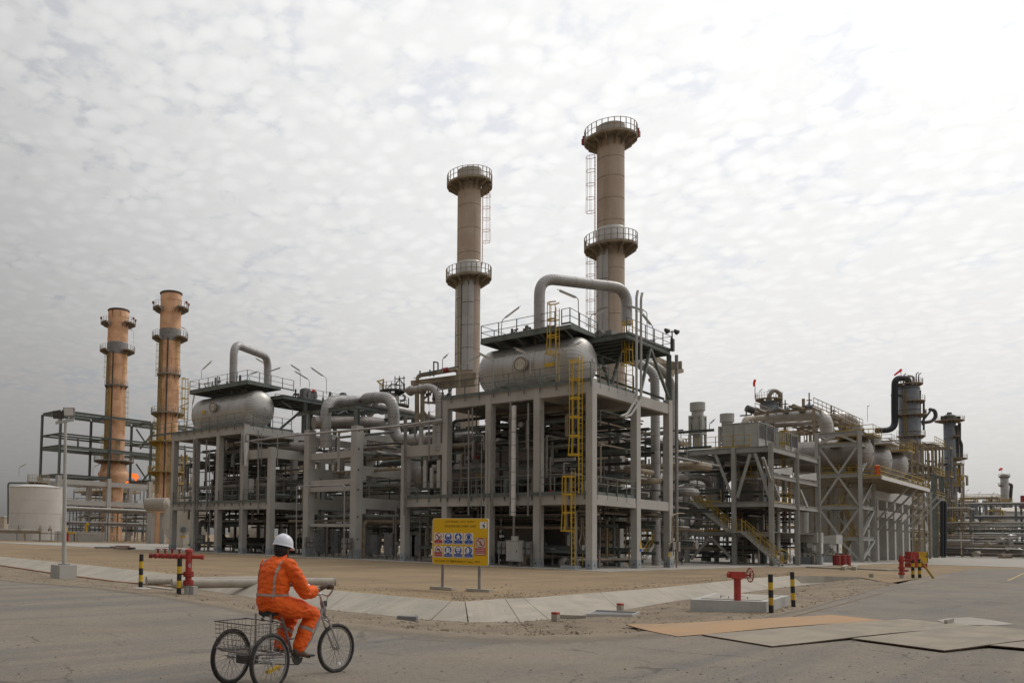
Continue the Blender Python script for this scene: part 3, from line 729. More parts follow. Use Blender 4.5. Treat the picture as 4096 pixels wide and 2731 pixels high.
for x, y in ((57.6, 58.7), (62, 58.7), (66.4, 58.7), (62, 63.4), (57, 63.4)):
    b = MB(); b.ibar((x, y, 12.0), (x, y, zt2 - .36), .3, .3, .02, V(1, 0, 0)); b.build('column', 'green', pc, smooth=False)
for a, c in (((63.5, 58.7, zt2 - .4), (58, 58.7, 12.1)), ((63.5, 58.7, zt2 - .4), (66.2, 58.7, 12.3)), ((57.6, 63.4, 12.2), (61.5, 63.4, zt2 - .4))):
    b = MB(); b.bar(a, c, .2); b.build('brace', 'green', pc, smooth=False)
railing(pc, [(57.5, 58.65, zt2), (66.65, 58.65, zt2), (66.65, 63.4, zt2)], 'green', 1.08, 1.4)
railing(pc, [(57.8, 63.4, zt2), (66.5, 63.4, zt2)], 'green', 1.08, 1.4)
for k, (x, y, w, h) in enumerate(((59.3, 60.4, 1.1, 1.25), (60.5, 60.6, .8, 1.15), (63.9, 59.4, .5, 1.35), (64.9, 59.4, .45, 1.1))):
    c = MB(); c.cbox((x, y, zt2 + .06 + h / 2), (w, .6, h)); c.cbox((x, y, zt2 + h + .12), (w * .8, .5, .1)); c.build('cabinet', 'cabinet', pc, smooth=False)
    c = MB(); c.tube([(x, y - .35, zt2 + .1), (x, y - .35, zt2 + h * .9)], .05, 6); c.build('conduit', 'dark', pc)
b = MB(); b.lathe((60.4, 60.3, zt2 + 1.25), [(.26, 0), (.24, .1), (.14, .25), (.02, .3)], Z, 12); tag(b.build('beacon_cap', mat('signal_red', (.85, .03, .02), .5, fine=0), None, loc=(60.4, 60.3, zt2 + 1.25)), 'bright red cap on the far green platform\'s cabinet', 'beacon')
# loop pipes
def loop(label, d1, d2, l0, l1, r0, r1, r):
    a0, a1, b1, b0 = D(*l0, d1), D(*l1, d1), D(*r1, d2), D(*r0, d2)
    zt_ = max(a1.z, b1.z); a1.z = b1.z = zt_; a0.xy = a1.xy; b0.xy = b1.xy
    t = thing('loop_pipe', label, 'pipe', a0, 'silver loop pipes above the drums')
    path = bend([a0, a1, b1, b0], 1.25, 9)
    b = MB(); b.tube(path, r, 18); b.build('pipe_body', 'pipe', t)
    L = 0.0; nxt = .6; last = None
    for p, q in zip(path, path[1:]):
        l = (q - p).length; e = (q - p).normalized()
        while L + l > nxt:
            c = p.lerp(q, (nxt - L) / l); b = MB(); b.tube([c - e * .012, c + e * .012], r + .007, 18); b.build('seam_band', 'galv', t); nxt += 1.3 if l > .5 else .2
        L += l
    return t
lp1 = loop('big silver loop pipe arching above the nearest drum, in front of the tallest stack', 57.6, 59.5, (2156, 1322), (2158, 1112), (2507, 1300), (2507, 1165), .375)
lp2 = loop('smaller silver loop pipe above the far drum at left', 84.5, 90.5, (934, 1530), (936, 1380), (1075, 1545), (1072, 1428), .41)
# twin thin vent pipes rising past the right platform
vp = thing('vent_pipe_pair', 'two thin pale vent pipes side by side with slanted tips, right of the loop pipe', 'vent pipe', PY(2552, 1540, 24.15))
for dx, ytop, xb in ((0, 1163, 2509), (18, 1172, 2522)):
    pts = [PY(2552 + dx - 8, ytop - 3, 24.1), PY(2546 + dx, ytop + 22, 24.1), PY(2546 + dx, 1592 + dx * .3, 24.1), PY(xb, 1655 + dx * .3, 24.1), PY(xb - 26, 1664 + dx * .2, 24.1)]
    pts[0] = PY(2551 + dx, ytop, 24.1)
    b = MB(); b.tube(bend(pts, .25), .085, 8); b.build('pipe', 'machine', vp)
for y in (1243, 1320, 1450):
    b = MB(); b.bar(PY(2540, y, 24.2), PY(2572, y + 6, 24.2), .05); b.build('clamp', 'machine', vp, smooth=False)
lamp_list = [((2005, 1343), (2007, 1282), (2020, 1270), (2076, 1228), 56.5, 'batten lamp at the left end of the near drum\'s platform'),
    ((2120, 1492), (2120, 1420), (2107, 1413), (2064, 1394), 54, 'batten lamp just above the near drum\'s round manway'),
    ((1973, 1555), (1973, 1438), (1957, 1433), (1918, 1412), 57, 'batten lamp at the near drum\'s left head, tilted up to the left'),
    ((1838, 1560), (1838, 1466), (1853, 1456), (1921, 1421), 60, 'long batten lamp left of the near drum\'s left head, below the thinner tall stack'),
    ((2226, 1500), (2226, 1412), (2250, 1398), (2320, 1370), 54, 'batten lamp in front of the near drum\'s ribbed right head'),
    ((2315, 1310), (2313, 1194), (2304, 1189), (2238, 1161), 55.5, 'batten lamp on a tall pole under the loop pipe\'s arch'),
    ((2363, 1330), (2363, 1260), (2376, 1257), (2417, 1241), 56.5, 'small batten lamp in front of the tallest stack\'s cladding strip'),
    ((2588, 1362), (2588, 1247), (2573, 1241), (2509, 1220), 59, 'batten lamp behind the twin vent pipes, tilted up to the left'),
    ((2613, 1370), (2612, 1306), (2603, 1298), (2571, 1256), 60.5, 'steeply tilted batten lamp at the right platform\'s railing, right of the vent pipes'),
    ((806, 1515), (806, 1480), (811, 1476), (845, 1445), 90, 'batten lamp above the far drum\'s left ladder cage'),
    ((768, 1660), (769, 1622), (770, 1616), (778, 1577), 88, 'nearly upright batten lamp below the far drum\'s left ladder cage'),
    ((711, 1668), (711, 1630), (719, 1626), (754, 1610), 96, 'batten lamp between the tall rusty stack and the far drum'),
    ((1001, 1520), (992, 1500), (1001, 1495), (1030, 1486), 84, 'batten lamp between the far loop pipe\'s two legs'),
    ((1078, 1540), (1072, 1490), (1080, 1484), (1120, 1470), 88, 'batten lamp crossing the far loop pipe\'s right leg'),
    ((1056, 1500), (1056, 1456), (1053, 1450), (1025, 1433), 92, 'batten lamp against the sky inside the far loop pipe'),
    ((1201, 1545), (1201, 1489), (1199, 1482), (1165, 1459), 86, 'higher of two crossed batten lamps above the far platform\'s cabinets'),
    ((1238, 1550), (1238, 1522), (1231, 1515), (1181, 1485), 88, 'lower of two crossed batten lamps above the far platform\'s cabinets'),
    ((1306, 1578), (1306, 1511), (1292, 1503), (1246, 1471), 86, 'batten lamp on a tall bent pole at the far platform\'s right end'),
    ((845, 1690), (845, 1610), (862, 1602), (917, 1584), 84, 'batten lamp above the far drum\'s pale manway'),
    ((920, 1680), (920, 1602), (938, 1593), (982, 1580), 82, 'batten lamp in front of the middle of the far drum'),
    ((1170, 1660), (1170, 1634), (1165, 1628), (1128, 1604), 84, 'batten lamp hanging under the far braced platform'),
    ((1770, 1492), (1770, 1437), (1774, 1432), (1789, 1418), 64, 'small batten lamp left of the thinner tall stack\'s foot')]
for q in lamp_list: lamp(*q)
# ladders
def LP(x, y, X): return PX(x, y, X)
q = LP(2322, 1960, 49.15); ladder((q.x, q.y), 4.8, 13.6, (0, 1), (LP(2305, 1818, 49.15).z, 13.3), label='tall yellow caged ladder on the near frame\'s upper storey, beside its corner column')
q = LP(2293, 2275, 49.0); ladder((q.x, q.y), .1, 6.2, (0, 1), (LP(2270, 2122, 49.0).z, 5.9), label='yellow caged ladder on the near frame\'s ground storey, beside its corner column')
q = LP(2230, 1470, 50.9); ladder((q.x, q.y), 12.2, 17.5, (0, 1), (LP(2210, 1412, 50.9).z, 17.9), label='yellow caged ladder up the near drum\'s side to its platform')
q = PY(2518, 1440, 25.3); ladder((q.x, 25.3), 12.2, 17.3, (-1, 0), (PY(2500, 1455, 25.3).z, 17.1), label='yellow caged ladder under the loop pipe\'s right leg')
q = LP(790, 1640, 51); ladder((51.4, 70.2), 12.2, 17.9, (0, 1), (13.9, 18.1), label='yellow caged ladder at the far drum\'s left end')
q = LP(2000, 1800, 55); ladder((q.x + .5, LP(2100, 1800, 55).y), 6.5, 10.5, (-1, 0), (8, 10.4), label='short yellow caged ladder hidden deep inside the near frame above the lower drum', mtl='yellow_dull')
q = LP(2440, 2240, 60); ladder((60, LP(2447, 2240, 60).y), .1, 4.6, (-1, 0), (2.2, 4.5), label='dim yellow caged ladder seen through the near frame\'s ground storey', mtl='yellow_dull')
# valve clusters and lamps on the drum platforms
def cluster(x0, x1, y0, y1, z, n, label, seed, tall=1.1):
    R = random.Random(seed); t = thing('valve_cluster', label, 'valves', ((x0 + x1) / 2, (y0 + y1) / 2, z))
    for i in range(n):
        x, y, h = R.uniform(x0, x1), R.uniform(y0, y1), R.uniform(.35, tall)
        b = MB(); b.tube([(x, y, z), (x, y, z + h)], R.choice((.05, .08, .12)), 8); b.build('stem', R.choice(('dark', 'galv', 'alu2')), t)
        if i % 2: valve(t, (x, y, z + h * .6), R.uniform(.1, .17), R.choice(('dark', 'galv')), R.choice((V(1, 0, 0), V(0, 1, 0))))
        if i % 3 == 0: b = MB(); b.tube(bend([(x, y, z + h * .8), (x + R.uniform(-.8, .8), y + R.uniform(-.8, .8), z + h * .8), (x, y + .5, z + .1)], .15), .05, 6); b.build('pipe', R.choice(('galv', 'dark')), t)
cluster(51.8, 54.2, 29.2, 32.6, 16.3, 16, 'dark valves round the big loop pipe\'s left foot', 3)
cluster(57.5, 61, 25.2, 30, 15.95, 12, 'dark valves on the near braced platform', 4, .8)
cluster(51.8, 55, 62, 68, 16.55, 18, 'dark valves round the far loop pipe\'s left foot', 5, 1.3)
cluster(58, 66, 59.5, 63, 15.5, 26, 'dark valves and stems on the far braced platform', 6, 1.7)
cluster(50.2, 51.2, 36.5, 38.5, 12, 10, 'dark valves left of the near drum', 7, 1.6)
p = PY(2692, 1350, 24.5); t = thing('floodlight_mast', 'small mast with two floodlights at the near braced platform\'s right corner', 'lamp post', PY(2690, 1400, 24.5))
b = MB(); b.tube([PY(2690, 1400, 24.5), PY(2688, 1322, 24.5)], .05, 8); b.build('pole', 'dark', t); b = MB(); b.bar(PY(2664, 1328, 24.5), PY(2706, 1328, 24.5), .06); b.build('cross_arm', 'dark', t, smooth=False)
for x, y in ((2666, 1321), (2704, 1325)): b = MB(); b.tube([PY(x - 6, y - 4, 24.5), PY(x + 6, y + 5, 24.4)], [.1, .2], 10); b.build('floodlight', 'dark', t)
b = MB(); b.cbox(PY(2690, 1380, 24.4), (.3, .2, .9)); b.build('switch_box', 'dark', t, smooth=False)
# ---------------------------------------------------------------- chimneys
def ring_pts(c, r, z, a0, a1, n): return [V(c[0] + r * math.cos(a), c[1] + r * math.sin(a), z) for a in [a0 + (a1 - a0) * i / n for i in range(n + 1)]]
def gallery(t, c, r0, r1, z, a0, a1, mtl, rails=True, n=28, hr=1.05, dm=None, post=1.5):
    """ring platform round a chimney between two angles"""
    a0, a1 = math.radians(a0), math.radians(a1); n = max(6, int(n * (a1 - a0) / 6.3)); b = MB()
    i_, o_ = ring_pts(c, r0, z, a0, a1, n), ring_pts(c, r1, z, a0, a1, n); dn = V(0, 0, -.09)
    for k in range(n): b.hexa([i_[k] + dn, o_[k] + dn, o_[k + 1] + dn, i_[k + 1] + dn, i_[k], o_[k], o_[k + 1], i_[k + 1]])
    b.build('gallery_deck', dm or mtl, t, smooth=False)
    br = None; m = max(3, n // 2)
    for k in range(m + 1):
        a = a0 + (a1 - a0) * k / m; d = V(math.cos(a), math.sin(a), 0); p = V(c[0], c[1], z - .09)
        b = MB(); s = Z.cross(d) * .03
        q = [p + d * r0, p + d * (r1 - .03), p + d * (r1 - .03) - Z * .12, p + d * r0 - Z * .75]
        b.hexa([q[0] - s, q[1] - s, q[2] - s, q[3] - s, q[0] + s, q[1] + s, q[2] + s, q[3] + s]); b.build('bracket', mtl, t, smooth=False)
    if rails: railing(t, ring_pts(c, r1 - .04, z, a0, a1, n), mtl, hr, post, toe=.12, r=.025)
def strip(t, c, r, z0, z1, a0, a1, mtl, hp=2.3):
    k = max(1, round((z1 - z0) / hp)); h = (z1 - z0) / k; m = 2 if a1 - a0 > 30 else 1; w = (a1 - a0) / m
    for i in range(k):
        for j in range(m):
            b = MB(); q0, q1 = math.radians(a0 + j * w + .7) - math.pi, math.radians(a0 + (j + 1) * w - .7) - math.pi
            b.lathe((c[0], c[1], 0), [(r - .1, z0 + i * h + .03), (r, z0 + i * h + .03), (r, z0 + (i + 1) * h - .03), (r - .1, z0 + (i + 1) * h - .03)], Z, 5, q0, q1); b.build('cladding_panel', mtl, t)
def shaft(t, c, r, zs, mtl, lip=.03):
    for a, d in zip(zs, zs[1:]):
        b = MB(); b.lathe((c[0], c[1], 0), [(r, a), (r, d - .05), (r - lip, d - .045), (r - lip, d)], Z, 36); b.build('shaft_section', mtl, t, angle=30)
def zz(p, d, y): return D(p, y, d).z
def az_c(c): return math.degrees(math.atan2(-c[1], -c[0])) % 360
d2, d1 = 70, 79
c2 = D(2443, 1500, d2); c1 = D(1871, 1500, d1); r2 = 1.115
z2 = lambda y: D(2443, y, d2).z
z1_ = lambda y: D(1871, y, d1).z
t = thing('chimney', 'tallest beige chimney, right behind the loop pipe\'s right leg', 'chimney', (c2.x, c2.y, 0), 'pair of tall beige chimneys')
top = z2(482); shaft(t, c2, r2, [0.03, z2(1500), z2(1340), z2(1180), z2(1075), z2(975), z2(880), z2(790), z2(700), z2(620), z2(545)], 'beige')
b = MB(); b.lathe((c2.x, c2.y, 0), [(r2 + .05, z2(545)), (r2 + .05, top), (r2 - .15, top), (r2 - .15, top - 1.2)], Z, 36); b.build('cap_band', 'concrete', t, angle=30)
b = MB(); b.lathe((c2.x, c2.y, 0), [(r2 - .16, top - .1), (r2 - .2, top + .12), (r2 - .4, top + .12), (r2 - .4, top - .6)], Z, 30); b.build('inner_lining', 'green', t, angle=30)
gallery(t, c2, r2 + .06, 2.16, z2(538), 0, 360, 'brown')
A = az_c(c2)
gallery(t, c2, r2 + .12, 2.16, z2(985), A - 160, A + 162, 'brown')
b = MB(); b.lathe((c2.x, c2.y, 0), [(r2 + .02, z2(985)), (r2 + .1, z2(985)), (r2 + .1, z2(912)), (r2 + .02, z2(905))], Z, 36); b.build('collar', 'alu', t, angle=30)
strip(t, c2, r2 + .13, z2(1480), z2(1000), A - 52, A - 8, 'alu'); 
strip(t, c2, r2 + .06, z2(1480), z2(1000), A - 88, A - 55, 'beige', 1.2)
for zz_, n in ((z2(1395), 0), (z2(1260), 0)):
    b = MB(); b.tube(ring_pts(c2, r2 + .02, zz_, 0, 6.28, 30), .03, 5); b.build('stiffener', 'beige', t)
for e in (-1, 1):
    a = math.radians(A + e * 98); p = V(c2.x + 2.2 * math.cos(a), c2.y + 2.2 * math.sin(a), z2(532)); b = MB(); b.cbox(p + V(0, 0, .25), (.3, .3, .5)); b.tube([p + V(0, 0, .5), p + V(0, 0, .75)], .12, 8); b.build('warning_lamp', 'red_dull', t)
def lad_on(c, r, az, z0, z1, lab, mtl='rusty', cage=True, cm=None):
    a = math.radians(az); d = V(math.cos(a), math.sin(a), 0); p = V(c[0], c[1], 0) + d * (r + .16)
    return ladder((p.x, p.y), z0, z1, (d.x, d.y), (z0 + 2.3, z1 - .1) if cage else None, mtl, lab, group='chimney ladders', flare=False, cagem=cm, hw=.045)
lad_on(c2, r2, A - 97, z2(930), z2(585), 'upper of two rusty caged ladders on the tallest chimney\'s left side')
lad_on(c2, r2, A - 97, z2(1400), z2(975), 'lower of two rusty caged ladders on the tallest chimney\'s left side', 'yellow_dull', cm='rusty')
t = thing('chimney', 'tall beige chimney left of the loop pipe, second tallest of four', 'chimney', (c1.x, c1.y, 0), 'pair of tall beige chimneys')
top = z1_(664); shaft(t, c1, r2, [0.03, z1_(1500), z1_(1400), z1_(1300), z1_(1205), z1_(1110), z1_(1010), z1_(910), z1_(815), z1_(720)], 'beige')
b = MB(); b.lathe((c1.x, c1.y, 0), [(r2 + .05, z1_(720)), (r2 + .05, top), (r2 - .15, top), (r2 - .15, top - 1.2)], Z, 36); b.build('cap_band', 'concrete', t, angle=30)
b = MB(); b.lathe((c1.x, c1.y, 0), [(r2 - .16, top - .1), (r2 - .2, top + .12), (r2 - .4, top + .12), (r2 - .4, top - .6)], Z, 30); b.build('inner_lining', 'green', t, angle=30)
A = az_c(c1)
gallery(t, c1, r2 + .06, 2.16, z1_(722), A - 190, A + 75, 'brown'); gallery(t, c1, r2 + .06, 2.16, z1_(735), A + 77, A + 140, 'brown')
gallery(t, c1, r2 + .12, 2.16, z1_(1112), A - 165, A + 165, 'brown')
b = MB(); b.lathe((c1.x, c1.y, 0), [(r2 + .02, z1_(1115)), (r2 + .1, z1_(1115)), (r2 + .1, z1_(1050)), (r2 + .02, z1_(1044))], Z, 36); b.build('collar', 'alu', t, angle=30)
strip(t, c1, r2 + .1, z1_(1490), z1_(1125), A - 30, A + 26, 'alu'); strip(t, c1, r2 + .13, z1_(1490), z1_(1125), A - 92, A - 33, 'alu', 1.6)
lad_on(c1, r2, A + 96, z1_(1055), z1_(672), 'rusty caged ladder up the right side of the second tallest chimney')
lad_on(c1, r2 + .1, A - 48, z1_(1490), z1_(1112), 'faded yellow ladder up the left front of the second tallest chimney', 'yellow_dull', False)
nm_ = ('shorter', 'taller')
for k, (dd, px, ytop, rows_, lab) in enumerate(((172, 460, 1238, (1291, 1402, 1846), 'shorter rusty peach chimney at far left, behind the green steel rack'), (150, 670, 1168, (1230, 1349, 1655), 'taller rusty peach chimney at left, beside the far drum'))):
    c = D(px, 1700, dd); f = lambda y: D(px, y, dd).z; r = (40.5 if k == 0 else 42) * dd / 3304
    t = thing('chimney', lab, 'chimney', (c.x, c.y, 0), 'pair of rusty peach chimneys')
    yb = 1995 if k else 1910
    ys = [yb]
    while ys[-1] - 62 > ytop + 50: ys.append(ys[-1] - 62)
    shaft(t, c, r, [.04] + [f(y) for y in ys] + [f(ytop + 30)], 'rusty', .04)
    for y in ys[1:]:
        b = MB(); b.tube(ring_pts(c, r, f(y), 0, 6.283, 30), .055, 5); b.build('stiffener', 'rusty', t)
    b = MB(); b.lathe((c.x, c.y, 0), [(r + .04, f(ytop + 30)), (r + .04, f(ytop + 12)), (r, f(ytop + 10)), (r, f(ytop)), (r - .15, f(ytop)), (r - .15, f(ytop + 20))], Z, 36); b.build('cap_band', 'rusty', t, angle=30)
    b = MB(); b.tube(ring_pts(c, r, f(ytop) + .04, 0, 6.283, 30), .2, 6); b.build('rim', 'dark', t)
    A = az_c(c)
    for y in rows_[:2]: gallery(t, c, r + .06, r * 1.72, f(y), A + 22, A + 178, 'galv', dm='brown'); gallery(t, c, r + .06, r * 1.72, f(y), A - 178, A - 42, 'galv', dm='brown')
    for y in (rows_[1] - 10,):
        b = MB(); b.lathe((c.x, c.y, 0), [(r, f(y + 25)), (r + .07, f(y + 24)), (r + .07, f(y - 22)), (r, f(y - 24))], Z, 36); b.build('collar', 'galv', t, angle=30)
    gallery(t, c, r + .06, r * 1.3, f(1545 if k == 0 else 1500), A - 60, A + 60, 'galv'); 
    gallery(t, c, r + .06, r * (1.95 if k == 0 else 1.6), f(rows_[2]), A - 170, A + 170, 'galv', dm='brown')
    if k == 0:
        b = MB(); b.lathe((c.x, c.y, 0), [(r + .02, f(1848)), (r * 1.22, f(1862)), (r * 1.32, f(1885)), (r * 1.45, f(1890)), (r * 1.52, f(1900)), (r * 1.4, f(1912)), (r * 1.1, f(1935))], Z, 36); b.build('flared_base', 'rusty', t, angle=50)
    strip(t, c, r + .08, f(yb - 20), f(rows_[1] + 20), A - 84, A - 38, 'tan', 3); 
    b = MB(); a = math.radians(A - (10 if k else 22)); q = V(c.x + (r + .1) * math.cos(a), c.y + (r + .1) * math.sin(a), 0); b.bar(q + V(0, 0, f(yb)), q + V(0, 0, f(rows_[1] + 5)), .22, .16, V(math.cos(a), math.sin(a), 0)); b.build('cable_tray', 'dark', t, smooth=False)
    nm = 'shorter' if k == 0 else 'taller'
    lad_on(c, r, A - 58, f(1560), f(rows_[1] + 5), f'yellow caged ladder on the upper left of the {nm} rusty chimney', 'yellow_dull')
    lad_on(c, r, A + 58, f(1740 if k == 0 else 1650), f(1545), f'yellow caged ladder on the right flank of the {nm} rusty chimney', 'yellow_dull')
    lad_on(c, r, A - 62, f(1900 if k == 0 else 2100), f(1745 if k == 0 else 1660), f'yellow caged ladder low on the left of the {nm} rusty chimney', 'yellow')
    if k: lad_on(c, r, A + 30, f(2000), f(1700), 'yellow caged ladder low on the front of the taller rusty chimney', 'yellow_dull')
    strip(t, c, r + .07, f(yb - 5), f(1760), A + 4, A + 34, 'tan', 3)
    lad_on(c, r + .1, A - 30, f(1850 if k == 0 else 1660), f(1560), f'faded yellow ladder on the middle of the {nm_[k]} rusty chimney\'s left front', 'yellow_dull', cm='yellow_dull')
    lad_on(c, r, A + 40, f(1540), f(rows_[1] + 8), f'faded yellow ladder on the upper right front of the {nm_[k]} rusty chimney', 'yellow_dull')
    if k:
        gallery(t, c, r + .1, r * 1.75, f(1890), A - 120, A + 120, 'yellow_dull', dm='brown'); gallery(t, c, r + .1, r * 1.75, f(1770), A - 100, A + 30, 'yellow_dull', dm='brown')
        for az_, y0, y1, lab2 in ((A + 62, 2120, 1890, 'lowest'), (A - 30, 1890, 1770, 'second lowest')): lad_on(c, r, az_, f(y0), f(y1 - 15), f'{lab2} of the yellow cages round the foot of the taller rusty chimney', 'yellow')
    for a_, y in ((A - 85, rows_[0]), (A + 85, rows_[0]), (A + 60, rows_[0])):
        a = math.radians(a_); q = V(c.x + r * 1.68 * math.cos(a), c.y + r * 1.68 * math.sin(a), f(y) + 1.0); b = MB(); b.cbox(q, (.3, .3, .45)); b.build('warning_lamp', 'red_dull', t, smooth=False)
lamp((535, 1375), (534, 1325), (528, 1320), (505, 1310), 170, 'tiny batten lamp on the shorter rusty chimney\'s upper gallery'); lamp((746, 1345), (745, 1318), (740, 1315), (725, 1308), 148, 'tiny batten lamp on the taller rusty chimney\'s second gallery')

# ---------------------------------------------------------------- open concrete pipe rack between the two units
t = thing('concrete_rack', 'open grey concrete rack of tall square columns between the two drum frames', 'frame', (50, 43.8, 0))
XR = 49.6
def colb(xl, xr, yt, lab=None):
    a, c = PX(xl, 2230, XR).y, PX((xl + 2 * xr) / 3, 2230, XR).y; zt_ = PX(xl, yt, XR).z; return a, c, zt_
rk = []
for xl, xm, yt in ((1396, 1418, 1701), (1208, 1227, 1719)):
    ya, yc = PX(xm, 2230, XR).y, PX(xl, 2230, XR).y; zt_ = PX(xm, yt, XR).z; rk.append((ya, yc, zt_))
    for x0 in (XR, 57.2, 64.5):
        b = MB(); b.box((x0, ya, .036), (x0 + .85, yc, zt_)); o = b.build('column', 'concrete', t, smooth=False)
        e = MB(); e.box((x0 - .012, ya - .012, .037), (x0 + .862, yc + .012, .8)); e.build('painted_base', 'concrete_blue', o, smooth=False)
        if x0 == XR:
            for z in (1.6, 3.4, 5.6, 7.2, 8.9, 10.4) if xl > 1300 else ():
                e = MB(); e.cbox((XR + .3, ya - .015, z), (.14, .03, .14)); e.build('anchor_plate', 'dark', o, smooth=False)
(ya, yc, za), (yd, ye, zd) = rk
def zx(y, x=1330, X=XR + .35): return PX(x, y, X).z
for z0, z1 in ((zx(1829, 1400), zx(1802, 1400)), (zx(1939), zx(1918)), (zx(1964), zx(1945)), (zx(1962) - 3.0, zx(1945) - 3.1)):
    b = MB(); b.box((XR + .22, yc + .002, z0), (XR + .66, yd - .002, z1)); b.build('beam', 'concrete', t, smooth=False)
for (y0, y1, zt_) in rk:
    x = 1441
    for y_0, y_1 in ((1730, 1757), (1862, 1901), (1990, 2034)):
        z1_b, z0_b = PX(1441, y_0, 50.5).z, PX(1441, y_1, 50.5).z
        for xa, xb in ((XR + .852, 57.198), (58.052, 64.498)):
            b = MB(); b.box((xa, y0 + .1, z0_b), (xb, y1 - .1, z1_b)); b.build('beam', 'concrete', t, smooth=False)
        b = MB(); b.box((XR + .853, y0 + .03, z0_b - .42), (XR + 1.3, y1 - .03, z0_b - .002)); b.build('corbel', 'concrete', t, smooth=False)
for z in (3.2, 5.2, 7.2, 9.4):
    for x0 in (57.4, 64.7):
        b = MB(); b.box((x0, 40, z), (x0 + .4, 54.5, z + .6)); b.build('beam', 'concrete', t, smooth=False)
# green canopy frame on the rack with the two big elbow pipes
g = thing('canopy_frame', 'green steel canopy frame on the open concrete rack, under the big elbow pipes', 'frame', (XR, ya, za))
zc = PX(1420, 1618, XR + .3).z
for (y0, y1, z0) in rk:
    ym = (y0 + y1) / 2
    for x in (XR + .35, 57.5, 64):
        b = MB(); b.ibar((x, ym, z0 - .0), (x, ym, zc - .3), .36, .36, .03, V(1, 0, 0)); b.build('post', 'green', g, smooth=False)
    b = MB(); b.ibar((XR + .1, ym, zc - .14), (64.4, ym, zc - .14), .2, .32); b.build('beam', 'green', g, smooth=False)
ym0, ym1 = (ya + yc) / 2, (yd + ye) / 2 + 1.6
for x in (XR + .35, 53, 57.5, 61, 64):
    b = MB(); b.ibar((x, ym0 + .12, zc - .16), (x, ym1, zc - .16), .2, .34); b.build('beam', 'green', g, smooth=False)
for a, c in (((XR + .5, ym0 + .3), (56.9, ym1 - 2)), ((57.5, ym0 + .3), (63.5, ym1 - 2))):
    b = MB(); b.bar((*a, zc - .2), (*c, zc - .2), .12); b.build('brace', 'green', g, smooth=False)
def P_(name, label, pts, r, mtl='pipe', rad=None, n=14, seams=1.1):
    t = thing(name, label, 'pipe', pts[0]); pipe(t, pts, r, mtl, rad, n, 'pipe_body', seams); return t
P_('elbow_pipe', 'fat clad pipe rising left of the green canopy and turning over it', [D(1302, 1790, 70), D(1303, 1602, 70), D(1440, 1604, 74), D(1530, 1640, 84)], .49, rad=1.5)
P_('elbow_pipe', 'fat clad pipe bending twice right of the green canopy, down into the near frame', [D(1480, 1650, 88), D(1460, 1592, 72), D(1574, 1588, 69), D(1576, 1766, 69), D(1780, 1748, 66), D(1908, 1742, 64), D(1912, 1870, 64)], .49, rad=1.45)
P_('header_pipe', 'clad header pipe sloping right behind the elbow pipes', [D(1500, 1620, 76), D(1790, 1680, 84)], .36)
P_('header_pipe', 'dark clad header pipe under the green canopy', [D(1255, 1690, 70), D(1480, 1690, 72), D(1560, 1700, 78)], .55, 'alu2')
P_('jointed_pipe', 'clad pipe with a bulging joint and a cone end, left of the near drum\'s frame', [D(1640, 1562, 64), D(1725, 1545, 62), D(1756, 1575, 61), D(1756, 1800, 61)], .27, rad=.8)
t = thing('expansion_joint', 'bulging grey joint on the clad pipe left of the near drum', 'pipe joint', D(1640, 1562, 64)); a, c = D(1622, 1560, 64.2), D(1640, 1562, 64); e = (c - a).normalized()
b = MB(); b.tube([a, a + e * .3, c + e * .1, c + e * .35], [.16, .36, .42, .3], 14); b.build('cone', 'alu2', t)
a = D(1676, 1555, 63.2); b = MB(); b.tube([a - e * .05, a, a + e * .5, a + e * .55], [.3, .38, .38, .3], 14); b.build('collar', 'alu2', t)
P_('header_pipe', 'dark clad header pipe entering the far frame at the concrete rack', [D(1085, 1790, 80), D(1260, 1788, 76)], .5, 'alu2')
P_('rack_pipe', 'thin pipe along the front of the open concrete rack, column top to column top', [D(940, 1770, 79), D(1205, 1738, 69), D(1390, 1722, 65), D(1610, 1702, 60), D(1770, 1680, 58)], .09, seams=0)
P_('drop_pipe', 'pale drop pipe between the two big rack columns', [D(1355, 1880, 66), D(1355, 1726, 66), D(1394, 1722, 65.2)], .11, seams=0)
P_('hose_frame_pipe', 'thin square pipe loop in front of the rack columns', [D(1185, 2210, 68), D(1187, 1944, 68), D(1378, 1939, 64.5), D(1376, 2225, 64.5)], .055, seams=0, rad=.2)
# brown beam structure at the thinner tall stack's foot
t = thing('brown_platform', 'weathered tan steel platform left of the near drum, beside the chimney\'s foot', 'platform', D(1760, 1540, 66))
for a, c, w, h in (((1645, 1535), (1905, 1502), .5, .42), ((1700, 1548), (1900, 1530), .4, .5), ((1655, 1512), (1830, 1484), .05, .05), ((1690, 1492), (1820, 1472), .04, .04)):
    b = MB(); b.bar(D(*a, 66), D(*c, 64.5), w, h); b.build('beam', 'brown', t, smooth=False)
for x in (1668, 1690, 1740, 1805):
    b = MB(); b.bar(D(x, 1700 if x < 1700 else 1560, 66), D(x, 1545, 66), .3 if x < 1700 else .12); b.build('post', 'brown', t, smooth=False)
for a, c in (((1690, 1600), (1735, 1560)), ((1690, 1640), (1730, 1690)), ((1690, 1608), (1745, 1612))):
    b = MB(); b.bar(D(*a, 66), D(*c, 66), .16); b.build('brace', 'brown', t, smooth=False)
for a, c in (((1680, 1495), (1835, 1465)), ((1680, 1512), (1680, 1482)), ((1735, 1505), (1735, 1445)), ((1735, 1447), (1752, 1450)), ((1752, 1450), (1752, 1480)), ((1720, 1505), (1720, 1478))):
    b = MB(); b.tube([D(*a, 65), D(*c, 65)], .06, 6); b.build('rail', 'green', t)
pp = [D(1668, 1525, 65.6), D(1672, 1500, 65.6), D(1740, 1492, 65.2), D(1830, 1478, 64)]
